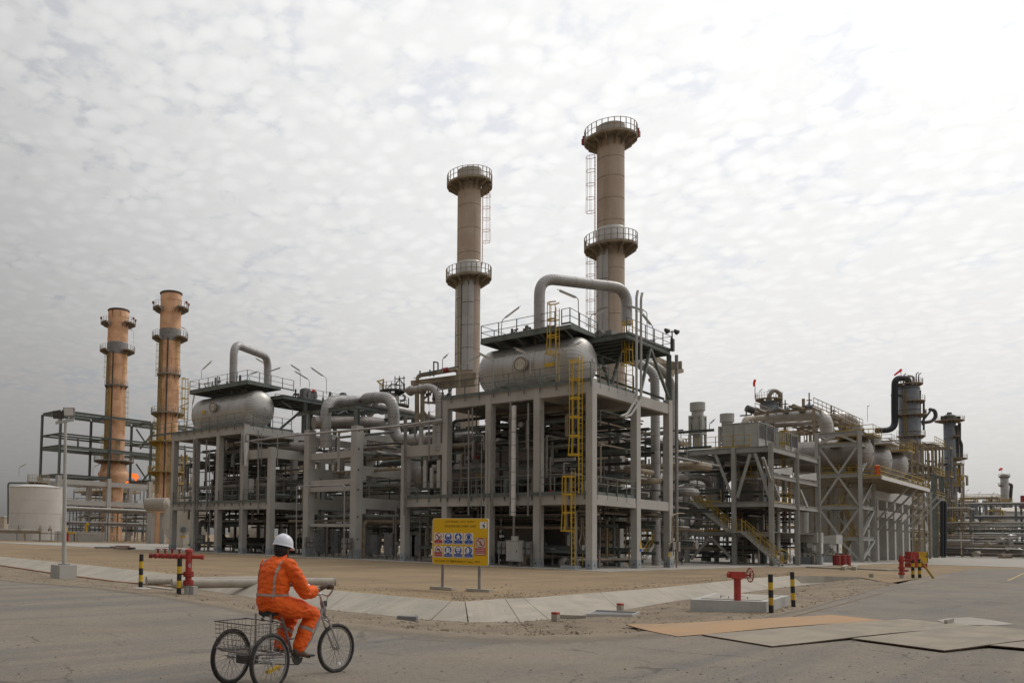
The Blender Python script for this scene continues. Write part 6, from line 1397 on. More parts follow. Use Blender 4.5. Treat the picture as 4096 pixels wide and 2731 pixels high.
for y in (31, 38): railing(t, [(124, y, 20.1), (150, y, 20.1)], 'brown', 1.2, 2, toe=.2, r=.05)
for i in range(34):
    x, y = RND.uniform(124, 150), RND.uniform(31, 38); h = RND.uniform(.6, 2.4); b = MB(); b.tube([(x, y, 20), (x, y, 20 + h)], RND.choice((.05, .08, .2)), 6); b.build('stem', RND.choice(('dark', 'brown', 'bluegrey')), t)
    if i % 3 == 0: valve(t, (x, y, 20.4), .4, 'bluegrey')
for lab, pts, r, m in (('fat clad overhead pipe turning down above the braced tower', [(3062, 1670, 116), (3270, 1656, 112), (3300, 1672, 110), (3316, 1760, 110)], .8, 'alu'), ('second fat clad overhead pipe right of the first', [(3270, 1672, 124), (3385, 1666, 126), (3415, 1690, 126), (3425, 1760, 126)], .75, 'alu'),
        ('dim clad pipe below the fat overhead pipe', [(3090, 1700, 118), (3190, 1695, 118), (3280, 1680, 122)], .42, 'alu2'), ('pale thin elbow left of the fat overhead pipe', [(2975, 1700, 112), (2985, 1674, 112), (3062, 1671, 116)], .42, 'cream')):
    P_('overhead_pipe', lab, [D(*q) for q in pts], r, m, rad=2.2, seams=2.2)
t = thing('slanted_cooler', 'dark slanted pipe bundle left of the windsock vessel', 'cooler', D(3010, 1660, 150)); b = MB(); b.tube([D(2986, 1632, 150), D(3050, 1655, 150)], .62, 10); b.build('tube_bundle', 'dark', t)
for x in (2985, 3005, 3025): b = MB(); b.bar(D(x, 1700, 150), D(x, 1640, 150), .2); b.build('leg', 'dark', t, smooth=False)
b = MB(); b.bar(D(2962, 1662, 150), D(3000, 1660, 150), .5, .2); b.build('arm', 'dark', t, smooth=False)
def tower(px_, w, d, ytop, ybot, label, m='bluegrey', gal=(), rings=4, name='process_column'):
    c = D(px_, (ytop + ybot) / 2, d); f = lambda y: D(px_, y, d).z; r = w * d / 3304 / 2
    t = thing(name, label, 'column', (c.x, c.y, 0)); A = az_c(c)
    b = MB(); b.lathe((c.x, c.y, 0), [(r, .03), (r, f(ytop) - r * .5), (r * .85, f(ytop) - r * .2), (r * .5, f(ytop) - .05), (.05, f(ytop))], Z, 28); b.build('shell', m, t)
    for k in range(rings): z = f(ytop + 20 + (ybot - ytop - 20) * k / max(1, rings)); b = MB(); b.tube(ring_pts((c.x, c.y), r, z, 0, 6.283, 26), .09, 5); b.build('stiffener', 'dark', t)
    for y, w2, a0, a1 in gal: gallery(t, c, r * .8 if y < ytop + 12 else r + .03, w2 * d / 3304 / 2, f(y), A + a0, A + a1, 'brown', hr=1.3, post=1.8)
    return t, c, f, r
t, c, f, r = tower(3077, 64, 170, 1598, 1900, 'blue grey vessel with a railed top and loop pipe, under the windsock', gal=((1596, 96, -150, 150),))
pipe(t, [D(3077, 1600, 170), D(3078, 1575, 170), D(3098, 1558, 170), D(3122, 1575, 170), D(3123, 1650, 170)], .4, 'alu2', 1.3, 12)
def windsock(px_, y0, y1, ybase, d, label, lean=4, m='signal_red'):
    t = thing('windsock', label, 'windsock', D(px_, ybase, d)); b = MB(); b.tube([D(px_ + 4, ybase, d), D(px_ + 4, y0 + 2, d)], .07, 6); b.build('pole', 'galv', t)
    k = d / 3304; b = MB(); b.tube([D(px_ + 4, y0, d), D(px_ + 3, y0 + (y1 - y0) * .2, d), D(px_ - lean * .3, (y0 + y1) / 2, d), D(px_ - lean, y1, d)], [4 * k, 5 * k, 4.2 * k, 3.4 * k], 10); b.build('sleeve', bpy.data.materials[m], t); return t
windsock(3016, 1518, 1545, 1595, 168, 'red hanging windsock above the blue grey vessel, left of two near ones', 0); windsock(3600, 1476, 1500, 1530, 205, 'red windsock blown sideways on the tallest blue column', 22); windsock(4003, 1872, 1880, 1900, 420, 'tiny red windsock on the farthest column at the right edge', 6)
for k, x in enumerate((3036, 3068, 3076)): lamp((x, 1600), (x, 1568), (x + 2, 1565), (x + 12, 1556), 168, ('left', 'middle', 'right')[k] + ' of three tiny batten lamps on the railed vessel under the hanging windsock', 'dark')
t, c, f, r = tower(3640, 72, 205, 1533, 1990, 'tallest blue grey column with black overhead pipe, at right', gal=((1535, 92, -180, 170), (1605, 104, -10, 110), (1660, 110, -60, 120), (1745, 100, -60, 120)), rings=5)
pipe(t, [D(3636, 1536, 205), D(3630, 1512, 205), D(3580, 1512, 205), D(3578, 1620, 205), D(3580, 1718, 205), D(3506, 1722, 205)], .72, 'blackpipe', 2.6, 12)
b = MB(); b.bar(D(3566, 1580, 205), D(3606, 1583, 205), .5); b.build('pipe_bracket', 'dark', t, smooth=False)
pipe(t, [D(3718, 1637, 205), D(3738, 1640, 205), D(3745, 1665, 205), D(3728, 1685, 205), D(3690, 1690, 205)], .42, 'dark', 1.8, 8); pipe(t, [D(3655, 1540, 205), D(3655, 1505, 205), D(3632, 1502, 205)], .25, 'pipe', 1, 8)
for p in (((3700, 1640), (3690, 1700)), ((3720, 1645), (3685, 1690)), ((3680, 1560), (3680, 1760)), ((3695, 1600), (3695, 1720))): b = MB(); b.bar(D(*p[0], 204), D(*p[1], 204), .35); b.build('bracket_arm', 'dark', t, smooth=False)
lad_on(c, r, az_c(c) - 20, f(1750), f(1560), 'faded yellow ladder up the tallest blue grey column', 'yellow_dull')
for x, y in ((3615, 1500), (3665, 1495), (3675, 1498)): b = MB(); b.tube([D(x, 1530, 205), D(x, y, 205), D(x + 9, y - 6, 205)], .12, 5); b.build('lamp_arm', 'dark', t)
t, c, f, r = tower(3801, 40, 255, 1655, 1990, 'slimmer dark blue grey column with wide crown gallery, second from right', gal=((1682, 96, -180, 178), (1745, 66, 20, 140), (1835, 108, 10, 150)), rings=4)
b = MB(); b.lathe((c.x, c.y, 0), [(1.9, f(1682)), (1.6, f(1662)), (.7, f(1656)), (.6, f(1648)), (.05, f(1648))], Z, 16); b.build('crown', 'dark', t)
for x in (3770, 3785, 3820, 3835): b = MB(); b.tube([D(x, 1682, 255), D(x, 1664, 255)], .5, 8); b.build('relief_valve', 'dark', t)
for p in ([(3826, 1700), (3832, 1740), (3832, 1830)], [(3838, 1690), (3838, 1760), (3846, 1775), (3846, 1830)], [(3836, 1850), (3836, 1950), (3842, 1970)]): pipe(t, [D(*q, 254) for q in p], .42, 'dark', 1, 8)
t, c, f, r = tower(4020, 26, 420, 1893, 2120, 'farthest pale column near the photo\'s right edge', 'pipe', ((1905, 36, -180, 170), (1940, 40, -150, -20)), 3); pipe(t, [D(4035, 1935, 420), D(4046, 1938, 420), D(4044, 1960, 420), D(4040, 2020, 420)], .7, 'dark', 1.5, 8)
# frames between the tallest columns
gx_, gy_ = D(3742, 2232, 172).xy
t = steel_bay(gx_, gx_ + 9, gy_, gy_ + 6, (12.5, 17.5), 1, 1, 'grey and tan steel frame right of the tallest column\'s foot', 'green', 51, .7, 'column_frame', 'frame', 5, False)
railing(t, [(gx_ - .6, gy_ - .4, 17.5), (gx_ + 10, gy_ - .4, 17.5)], 'yellow_dull', 1.3, 2.5, r=.06); railing(t, [(gx_ - .6, gy_ - .4, 12.5), (gx_ + 10, gy_ - .4, 12.5)], 'yellow_dull', 1.3, 2.5, r=.06)
t = steel_bay(174, 188, 29, 40, (5, 9, 13, 17, 20.5), 3, 2, 'crowded tan pipe frame below the tallest column', 'brown', 52, .28, 'column_frame', 'frame', 6, False)
t = steel_bay(226, 238, 34, 44, (5, 10, 15, 20, 25), 3, 2, 'crowded tan steel frame round the slimmer dark column\'s foot', 'brown', 53, .32, 'column_frame', 'frame', 7, False)
railing(t, [(226, 33.6, 25), (238, 33.6, 25)], 'yellow_dull', 1.4, 2.5, r=.07)
t = thing('scaffold_tower', 'narrow white braced ladder tower before the tallest column\'s frames', 'tower', D(3690, 2235, 160)); p = lambda x, y: D(x, y, 165)
for x in (3655, 3690, 3720): b = MB(); b.bar(p(x, 2236 if x < 3700 else 2228), p(x - 3, 1968), .7 if x > 3700 else .4); b.build('leg', 'grey', t, smooth=False)
for y in (2155, 2060, 1992): b = MB(); b.bar(p(3650, y), p(3722, y - 2), .9, .4); b.build('landing', 'grey', t, smooth=False)
for a, c in (((3690, 2150), (3720, 2230)), ((3720, 2150), (3690, 2230)), ((3690, 2060), (3720, 2150)), ((3690, 1975), (3716, 2060)), ((3655, 2150), (3688, 2060)), ((3655, 2060), (3688, 1975))): b = MB(); b.bar(p(*a), p(*c), .3); b.build('brace', 'white', t, smooth=False)
q = D(3672, 2200, 160); ladder((q.x, q.y), .1, 16, (-.7, -.7), (2.5, 15.8), label='faded yellow caged ladder on the narrow white ladder tower', mtl='yellow_dull', wid=.7, cr=.6)
for k, x in enumerate((3768, 3780)):
    P_('down_pipe', ('left of two black down pipes at right, beside the tan frames', 'right of two black down pipes at right, beside the tan frames')[k], [D(3742 + 18 * k, 2002 + 2 * k, 175), D(x, 2003 + 2 * k, 175), D(x, 2222, 175)], .34, 'blackpipe', .9, seams=0)
# far pipe racks, building
E_ = []
for k, (x0, x1, y0, y1, zs_, nx, lab, m, sd) in enumerate(((292, 306, 12, 75, (3, 6, 9), 1, 'long grey far pipe rack near the right edge, with crossing pale pipes', 'machine', 61), (330, 344, 0, 80, (4, 8, 12, 16), 1, 'taller far rack of dark bays behind the pale far pipes', 'bluegrey', 62), (262, 276, 34, 70, (4, 8, 12), 1, 'brown far rack behind the slimmer dark column', 'brown', 63))):
    steel_bay(x0, x1, y0, y1, zs_, nx, 8, lab, m, sd, .5, pipes=12, br=False)
t = thing('far_pipe_bank', 'bank of pale horizontal pipes low in front of the far rack at right', 'pipes', D(3950, 2205, 270).xy.to_3d()); p = lambda x, y, d=270: D(x, y, d)
for pts, r in (([(3840, 2150), (3840, 2090), (3890, 2087), (3902, 2087), (3908, 2100), (3908, 2190)], 1.1), ([(3800, 2086), (3900, 2086)], .7), ([(3880, 2145), (4030, 2145), (4035, 2150), (4036, 2190)], 1.0), ([(3850, 2186), (4040, 2187)], .9), ([(3870, 2165), (4030, 2168)], .8), ([(3940, 2104), (4200, 2104)], .5), ([(3940, 2133), (4200, 2134)], .6), ([(4030, 2165), (4200, 2166)], .55), ([(3830, 2120), (3930, 2120)], .8), ([(4005, 2190), (4005, 2105)], 1.3), ([(3930, 2140), (3930, 2085)], 1.3)): pipe(t, [p(*q) for q in pts], r, RND.choice(('pipe', 'machine', 'cream')), 2, 10)
for x in range(3830, 4180, 26): b = MB(); b.bar(p(x, 2209), p(x, 2160), .9); b.build('stand', 'machine', t, smooth=False)
pipework(250, 268, 8, 52, [(.5, 3), (3, 6), (6, 9)], 'low tangle of far pipes at the right edge', 50, 30, seed=71, rmax=.6, mtls=('pipe', 'machine', 'cream', 'brown', 'alu2'))
q = D(4110, 2060, 330); t = thing('process_shed', 'grey clad building with a beige roof edge at the right edge', 'building', q.xy.to_3d()); f = lambda x, y, d=330: D(x, y, d)
a, c = f(4027, 2090), f(4300, 2090); s = (c - a); n = Vector((s.y, -s.x, 0)).normalized(); n = n if n.x > 0 else -n; up = V(0, 0, f(4027, 2045).z - a.z)
b = MB(); b.hexa([a, c, c + n * 30, a + n * 30, a + up, c + up, c + n * 30 + up, a + n * 30 + up]); b.build('wall', 'machine', t, smooth=False)
a2 = a + up * 1.002; c_ = c + up * 1.002; b = MB(); rise = V(0, 0, f(4040, 2028).z - f(4027, 2045).z); b.hexa([a2 - n * .3, c_ - n * .3, c_ + n * 12, a2 + n * 12, a2 - n * .2 + V(0, 0, .2), c_ - n * .2 + V(0, 0, .2), c_ + n * 6 + rise, a2 + n * 6 + rise]); b.build('roof', 'cream', t, smooth=False)
for k in range(9): x = a.lerp(c, k / 8); b = MB(); b.bar(V(x.x, x.y, .03), x, .8); b.build('column', 'bluegrey', t, smooth=False)
t = thing('far_red_mast', 'dark red far mast cut by the right edge above the grey building', 'mast', D(4094, 2030, 335)); b = MB(); b.tube([D(4086, 2030, 336), D(4094, 2012, 336), D(4094, 1985, 336)], 1.0, 8); b.build('mast_body', 'red_dull', t); b = MB(); b.bar(D(4085, 1985, 336), D(4110, 1985, 336), .8); b.build('cap', 'red_dull', t, smooth=False)
for k, (x, y) in enumerate(((3865, 1965), (3912, 1975), (3968, 1976))): lamp((x, y + 25), (x, y), (x + 2, y - 2), (x + 10, y - 8), 300, ('left', 'middle', 'right')[k] + ' of three tiny far lamps on the far rack at right', 'dark')
q = D(3472, 1660, 140); lamp((3470, 1685), (3470, 1626), (3470, 1624), (3476, 1622), 140, 'thin tall lamp above the valve gallery', 'galv')
# ---------------------------------------------------------------- foreground furniture
def bollard(p, top, label, d=.075, lean=(0, 0), bands=None, kind='bollard', grp='black and yellow striped bollards'):
    p = Vector(p); h = top; t = thing(kind, label, 'bollard', p, grp); ax = V(lean[0], lean[1], 1); n = 5 if bands is None else bands
    for i in range(n):
        b = MB(); b.tube([p + ax * (h * i / n), p + ax * (h * (i + 1) / n)], d, 14); b.build('band', 'black' if i % 2 == 0 else 'yellow', t)
    b = MB(); b.tube([p + ax * h, p + ax * (h + .015)], d * 1.03, 14); b.build('cap', 'dark', t)
    return t
def hgt(x, yb, yt_, z=0): g = G(x, yb, z); return D(x, yt_, pj(g)[2]).z - z
bollard(G(562, 2352, -.05), hgt(562, 2352, 2213), 'striped bollard on a round pad left of the red hydrant manifold', .07); 
bollard(G(715, 2378, -.05), hgt(715, 2378, 2231), 'striped bollard right before the red hydrant manifold\'s column', .07)
q = G(562, 2358, -.06); b = MB(); b.lathe(q, [(0, .06), (.34, .06), (.38, 0)], Z, 18); tag(b.build('round_pad', 'concrete', None, loc=q), 'small round concrete pad under the left striped bollard', 'pad')
bollard(G(3085, 2449), hgt(3085, 2449, 2298), 'striped bollard nearest the camera beside the white valve slab, standing upright', .058, (.0, .01))
bollard(G(3174, 2426), hgt(3174, 2426, 2289), 'leaning striped bollard behind the white valve slab\'s right end', .056, (.03, .035))
bollard(G(3652, 2311), hgt(3652, 2311, 2236), 'left of two far striped bollards before the red and yellow cabinets', .085); bollard(G(3679, 2310), hgt(3679, 2310, 2236), 'right of two far striped bollards before the red and yellow cabinets', .085)
p = G(3735, 2313); b = MB(); b.tube([p, p + V(-.35, .55, hgt(3735, 2313, 2243))], .06, 8); tag(b.build('leaning_post', 'yellow_dull', None, loc=p), 'thin leaning yellow post right of the red and yellow cabinets', 'post')
# red hydrant manifold
Q = G(752, 2376, -.04); dq = pj(Q)[2]; h_ = lambda x, y: D(x, y, dq)
t = thing('hydrant_manifold', 'red fire hydrant manifold with four outlets at left, beside the cyclist', 'hydrant', Q)
zt_ = h_(752, 2206).z; b = MB(); b.tube([Q + V(0, 0, .33), V(Q.x, Q.y, zt_)], .098, 18); o = b.build('column', 'red', t)
b = MB(); b.tube([V(Q.x, Q.y, zt_ - .01), V(Q.x, Q.y, zt_ + .06), V(Q.x, Q.y, zt_ + .1)], [.13, .12, .06], 16); b.build('bonnet', 'red', t)
for y in (2295, 2330): 
    z = h_(752, y).z; b = MB(); b.tube([V(Q.x, Q.y, z - .05), V(Q.x, Q.y, z - .008)], .16, 18); b.tube([V(Q.x, Q.y, z + .008), V(Q.x, Q.y, z + .05)], .16, 18); o = b.build('flange', 'red', t)
    for k in range(8): a = k * math.pi / 4; b = MB(); b.tube([V(Q.x + .132 * math.cos(a), Q.y + .132 * math.sin(a), z - .08), V(Q.x + .132 * math.cos(a), Q.y + .132 * math.sin(a), z + .08)], .018, 6); b.build('bolt', 'red_dull', o)
b = MB(); b.tube([Q, Q + V(0, 0, .34)], .115, 16); b.build('white_pipe', 'machine', t); b = MB(); b.cbox(Q + V(.05, -.22, .1), (.16, .16, .3)); b.build('prop', 'concrete', t, smooth=False)
zz_ = h_(752, 2225).z; hd = V(-.62, .78, 0); A0 = V(Q.x, Q.y, zz_)
b = MB(); b.tube([A0, A0 - hd * .42], .065, 14); b.tube([A0 - hd * .36, A0 - hd * .45], .08, 14); b.build('side_arm', 'red', t)
b = MB(); b.tube([A0, A0 + hd * .95], .075, 14); b.build('header', 'red', t)
o4 = V(-.78, -.62, 0)
for k in range(4):
    c = A0 + hd * (.3 + .22 * k); b = MB(); b.tube([c, c + o4 * .2, c + o4 * .21, c + o4 * .27], [.055, .055, .075, .075], 10); o = b.build('outlet', 'red', t)
    b = MB(); b.tube([c + Z * .08, c + Z * .19], .03, 8); b.tube([c + Z * .19, c + Z * .215], .085, 12); b.build('handwheel', 'red_dull', t)
    b = MB(); b.tube([c + o4 * .27, c + o4 * .31], .05, 10); b.build('cap', 'red_dull', o)
c = A0 + hd * 1.02; b = MB(); b.tube([c, c + hd * .12, c + hd * .13, c + hd * .2], [.06, .06, .08, .08], 10); b.build('end_cap', 'red_dull', t)
b = MB(); z = h_(752, 2295).z; b.tube([V(Q.x, Q.y, z) + hd * .12, V(Q.x, Q.y, z) + hd * .34], .03, 8); b.build('drain_valve', 'red_dull', t)
def text(s, o, right, up, h, m, parent, name='lettering', w=None, thick=.003, off=.004, align='CENTER', bold=0.0):
    cu = bpy.data.curves.new(name, 'FONT'); cu.body = s; cu.size = 1; cu.align_x = align; cu.align_y = 'CENTER'; cu.extrude = 0; cu.resolution_u = 2; cu.offset = bold
    ob = bpy.data.objects.new(name, cu); COL.objects.link(ob); bpy.context.view_layer.update()
    me = bpy.data.meshes.new_from_object(ob); bpy.data.objects.remove(ob); bpy.data.curves.remove(cu)
    right, up = Vector(right).normalized(), Vector(up).normalized(); n = right.cross(up)
    co = [v.co.copy() for v in me.vertices]
    if not co: return None
    wd = max(c.x for c in co) - min(c.x for c in co); hh = max(c.y for c in co) - min(c.y for c in co); cx = (max(c.x for c in co) + min(c.x for c in co)) / 2 if align == 'CENTER' else min(c.x for c in co); cy = (max(c.y for c in co) + min(c.y for c in co)) / 2
    sy = h / hh; sx = (w / wd) if w else sy
    P0 = Vector(o) - wl(parent)
    for v, c in zip(me.vertices, co): v.co = P0 + right * (c.x - cx) * sx + up * (c.y - cy) * sy + n * off
    me.materials.append(M[m]); r = bpy.data.objects.new(name, me); COL.objects.link(r); r.parent = parent; WL[r.name] = wl(parent); return r
vd = V(-Q.x, -Q.y, 0).normalized(); text('0', V(Q.x, Q.y, h_(752, 2260).z) + vd * .1 + V(.02, -.02, 0), V(-vd.y, vd.x, 0), Z, .12, 'sign_white', t, 'stencilled_number')
# long beige pipes lying by the road
for k, (a, c, r, lab) in enumerate(((G(690, 2352, -.05), G(1335, 2345, .0), .155, 'thick beige coated pipe lying by the road behind the cyclist'), (G(588, 2338, -.1), G(1100, 2328, -.02), .125, 'thinner beige pipe lying behind the thick one, flanged at its left end'))):
    a = a + V(0, 0, r); c = c + V(0, 0, r); e = (c - a).normalized(); t = thing('laid_pipe', lab, 'pipe', a, 'beige pipes lying by the road')
    b = MB(); b.tube([a, c], r, 20); b.build('pipe_body', 'pipebeige', t)
    for q in ((a, c) if k == 0 else (a,)): s = -1 if q is a else 1; b = MB(); b.tube([q + e * s * .0, q + e * s * .03], r * (1.12 if k == 0 else 1.5), 20); b.build('end_plate', 'pipebeige', t)
t = thing('angle_bar', 'flat rusty edged steel bar on the ground between the two beige pipes', 'steel bar', G(600, 2345, -.1)); b = MB(); b.bar(G(600, 2346, -.02), G(690, 2356, -.02), .3, .04); b.build('bar_body', 'pipebeige', t, smooth=False)
# stray boards on the sand at left
t = thing('scrap_pile', 'flat dark scrap boards lying on the sand left of the hydrant', 'scrap', G(480, 2192)); p = lambda x, y: G(x, y, .03)
for a, c, w, m in (((380, 2193), (470, 2194), .5, 'cabinet'), ((455, 2190), (525, 2196), .9, 'dark'), ((470, 2187), (510, 2189), .6, 'red_dull'), ((462, 2194), (500, 2197), .5, 'brown')): b = MB(); b.bar(p(*a) + V(0, 0, .1), p(*c) + V(0, 0, .12), w, .16); b.build('board', m, t, smooth=False)
# valve post on a white slab
S0 = [G(2761, 2438), G(3064, 2448), G(3158, 2418), G(2860, 2406)]
t = thing('valve_slab', 'low white painted concrete slab with hatch under the red wheel valve', 'slab', S0[0]); hz_ = hgt(2761, 2438, 2396)
b = MB(); b.hexa([p + V(0, 0, -.05) for p in S0] + [p + V(0, 0, hz_) for p in S0]); b.build('slab_body', 'machine', t, smooth=False)
ce = sum(S0, V(0, 0, 0)) / 4; b = MB(); S1 = [ce.lerp(p, .8) for p in S0]; b.hexa([p + V(0, 0, hz_ + .003) for p in S1] + [p + V(0, 0, hz_ + .018) for p in S1]); b.build('hatch_cover', 'pipebeige', t, smooth=False)
for u in (.25, .75): q = S1[0].lerp(S1[1], u).lerp(ce, .35) + V(0, 0, hz_); b = MB(); b.tube([q + V(0, .1, .02), q + V(0, .1, .07), q + V(0, -.1, .07), q + V(0, -.1, .02)], .012, 5); b.build('hatch_handle', 'dark', t)
q = G(2950, 2400, hz_); q.z = hz_; dv = pj(q)[2]; v_ = lambda x, y: D(x, y, dv)
t = thing('post_valve', 'red post valve with spoked handwheel on the white slab', 'valve', q)
zt_ = v_(2950, 2312).z; zt2_ = v_(2950, 2292).z
b = MB(); b.tube([q, V(q.x, q.y, zt_)], .085, 16); b.build('post', 'red', t)
b = MB(); b.tube([V(q.x, q.y, zt_ - .02), V(q.x, q.y, zt_ + .03), V(q.x, q.y, zt_ + .04), V(q.x, q.y, zt2_)], [.13, .13, .1, .1], 16); b.build('neck_flange', 'red', t)
sd = V(.67, -.74, 0)
b = MB(); b.bar(V(q.x, q.y, (zt_ + zt2_) / 2 + .03) - sd * .2, V(q.x, q.y, (zt_ + zt2_) / 2 + .03) + sd * .18, .2, .17); b.tube([V(q.x, q.y, zt_ + .08) - sd * .2, V(q.x, q.y, zt_ + .08) - sd * .25], .07, 10); b.build('gearbox', 'red', t, smooth=False)
wc = V(q.x, q.y, (zt_ + zt2_) / 2 + .03) + sd * .33; b = MB(); b.tube([wc - sd * .18, wc + sd * .02], .025, 8); b.build('spindle', 'red_dull', t)
n1 = V(-sd.y, sd.x, 0); b = MB(); W_ = [wc + (n1 * math.cos(a) + Z * math.sin(a)) * .185 for a in [k * math.pi / 10 for k in range(21)]]; b.tube(W_, .016, 6); o = b.build('handwheel', 'red_dull', t)
for k in range(4): a = k * math.pi / 4; e = (n1 * math.cos(a) + Z * math.sin(a)) * .185; b = MB(); b.tube([wc - e, wc + e], .009, 5); b.build('spoke', 'red_dull', o)
# marker stakes, open pit, kerb block
for (x, y, lab) in ((2481, 2447, 'red topped marker stub behind the open pit'), (2222, 2488, 'red topped marker stub at the open pit\'s front left corner')):
    q = G(x, y, -.14); t = thing('marker_stub', lab, 'marker', q, 'red topped marker stubs'); b = MB(); b.cbox(q + V(0, 0, .09), (.14, .14, .2)); b.build('stub', 'pipebeige', t, smooth=False); b = MB(); b.cbox(q + V(0, 0, .215), (.142, .142, .05)); b.build('red_top', 'red', t, smooth=False)
pit = [G(2345, 2468, -.15), G(2530, 2470, -.12), G(2560, 2458, -.12), G(2380, 2450, -.15)]
t = thing('open_pit', 'small open concrete lined pit in the roadside dirt', 'pit', pit[0]); ce = sum(pit, V(0, 0, 0)) / 4
for a, c in zip(pit, pit[1:] + pit[:1]): b = MB(); ai, ci = a.lerp(ce, .07), c.lerp(ce, .07); dn = V(0, 0, -.5); b.hexa([a + dn, c + dn, ci + dn, ai + dn, a + V(0, 0, .09), c + V(0, 0, .09), ci + V(0, 0, .09), ai + V(0, 0, .09)]); b.build('rim', 'concrete', t, smooth=False)
b = MB(); b.quad(*[ce.lerp(p, .94) + V(0, 0, .045) for p in pit]); b.build('pit_floor', 'cabinet', t, smooth=False)
b = MB(); a, c = G(2240, 2470, -.16), G(2345, 2474, -.14); b.bar(a + V(0, 0, .04), c + V(0, 0, .04), .09, .09); tag(b.build('timber_batten', 'pipebeige', None, smooth=False, loc=a), 'timber batten lying left of the open pit', 'batten')
q = G(1630, 2477, -.12); b = MB(); b.bar(G(1592, 2474, -.06), G(1668, 2478, -.06), .26, .16); tag(b.build('kerb_block', 'cabinet', None, smooth=False, loc=q), 'grey kerb block lying at the foot of the concrete apron', 'block')
q = G(3486, 2308); b = MB(); b.cbox(q + V(0, 0, .1), (.22, .22, .26)); tag(b.build('survey_stub', 'pipebeige', None, smooth=False, loc=q), 'small brown stub on the sand right of the culvert', 'marker')
# drain slab far right
t = thing('drain_cover', 'low pale concrete drain slab with an open gap, on the sand below the machines', 'slab', G(3380, 2276)); p = lambda x, y, z=0: G(x, y, z)
for a, c, w in (((3245, 2270), (3385, 2276), 1.6), ((3432, 2276), (3580, 2283), 1.6)): b = MB(); b.bar(p(*a) + V(0, 0, .05), p(*c) + V(0, 0, .05), w, .14); b.build('slab_piece', 'slab', t, smooth=False)
b = MB(); b.bar(p(3388, 2277) + V(0, 0, -.02), p(3428, 2277) + V(0, 0, -.02), 1.2, .04); b.build('gap_floor', 'cabinet', t, smooth=False)
for x in (3386, 3430): b = MB(); b.bar(p(x, 2270) + V(0, 0, .13), p(x - 14, 2280) + V(0, 0, .13), .25, .3); b.build('end_wall', 'slab', t, smooth=False)
# far hydrant and cabinets
q = G(3607, 2312); dq = pj(q)[2]; k_ = lambda x, y: D(x, y, dq)
t = thing('fire_hydrant', 'red fire hydrant with side valves by the red and yellow cabinets at right', 'hydrant', q)
b = MB(); b.tube([q, V(q.x, q.y, .35)], .11, 12); b.build('white_base', 'machine', t); zt_ = k_(3607, 2228).z
b = MB(); b.tube([V(q.x, q.y, .35), V(q.x, q.y, zt_), V(q.x, q.y, zt_ + .12)], [.115, .115, .07], 14); b.build('column', 'red', t)
for y in (2270, 2293, 2241): z = k_(3607, y).z; b = MB(); b.tube([V(q.x, q.y, z - .06), V(q.x, q.y, z + .06)], .17, 14); b.build('flange', 'red', t)
z = k_(3607, 2239).z; hd = V(.68, -.73, 0); b = MB(); b.tube([V(q.x, q.y, z), V(q.x, q.y, z) + hd * .5], .07, 10); b.build('header', 'red', t)
for k in range(3): c = V(q.x, q.y, z) + hd * (.2 + .14 * k); b = MB(); b.tube([c, c + V(-.14, -.12, 0)], .05, 8); b.tube([c + Z * .1, c + Z * .25], .06, 8); b.build('outlet', 'red_dull', t)
b = MB(); z = k_(3607, 2280).z; b.tube([V(q.x, q.y, z), V(q.x, q.y, z) + hd * .35], .07, 8); b.build('drain_valve', 'red_dull', t)
for k, (x, m, lab) in enumerate(((3661, 'red', 'red metal cabinet right of the far red hydrant'), (3694, 'yellow', 'yellow metal cabinet with a green side, right of the red cabinet'))):
    q = G(x, 2274); q.z = 0; d_ = pj(q)[2]; w = 33 * d_ / 3304; zt_ = D(x, 2206, d_).z; zb_ = D(x, 2250, d_).z
    r_ = V(_c0.x, _c0.y, 0).normalized(); f_ = V(r_.y, -r_.x, 0); f_ = -f_ if f_.dot(V(q.x, q.y, 0)) < 0 else f_
    t = thing('metal_cabinet', lab, 'cabinet', q); a = V(q.x, q.y, zb_) - r_ * w / 2
    b = MB(); u = V(0, 0, zt_ - zb_); b.hexa([a, a + r_ * w * .96, a + r_ * w * .96 + f_ * .7, a + f_ * .7, a + u, a + r_ * w * .96 + u, a + r_ * w * .96 + f_ * .7 + u, a + f_ * .7 + u]); b.build('body', m, t, smooth=False)
    if k: b = MB(); e = a + r_ * w * .97; b.hexa([e, e + r_ * .08, e + r_ * .08 + f_ * .7, e + f_ * .7, e + u, e + r_ * .08 + u, e + r_ * .08 + f_ * .7 + u, e + f_ * .7 + u]); b.build('green_side', mat('green_paint', (.03, .22, .06), .5), t, smooth=False)
    b = MB(); u = V(0, 0, zb_ - .02 - .1); a2 = V(a.x, a.y, .1); b.hexa([a2, a2 + r_ * w * .98, a2 + r_ * w * .98 + f_ * .75, a2 + f_ * .75, a2 + u, a2 + r_ * w * .98 + u, a2 + r_ * w * .98 + f_ * .75 + u, a2 + f_ * .75 + u]); b.build('red_plinth', 'red', t, smooth=False)
    b = MB(); c = a - f_ * .02 + r_ * w * .85 + V(0, 0, (zt_ - zb_) * .5); b.bar(c, c + V(0, 0, .18), .05); b.build('handle', 'dark', t, smooth=False)
# ---------------------------------------------------------------- the safety sign
bl, br = G(1770, 2352, .05), G(1917, 2361, .05); dl, dr = pj(bl)[2], pj(br)[2]
e = (br - bl); e.z = 0; W0 = e.length; rgt = e.normalized(); nrm = V(rgt.y, -rgt.x, 0); nrm = nrm if nrm.dot(V(-bl.x, -bl.y, 0)) > 0 else -nrm
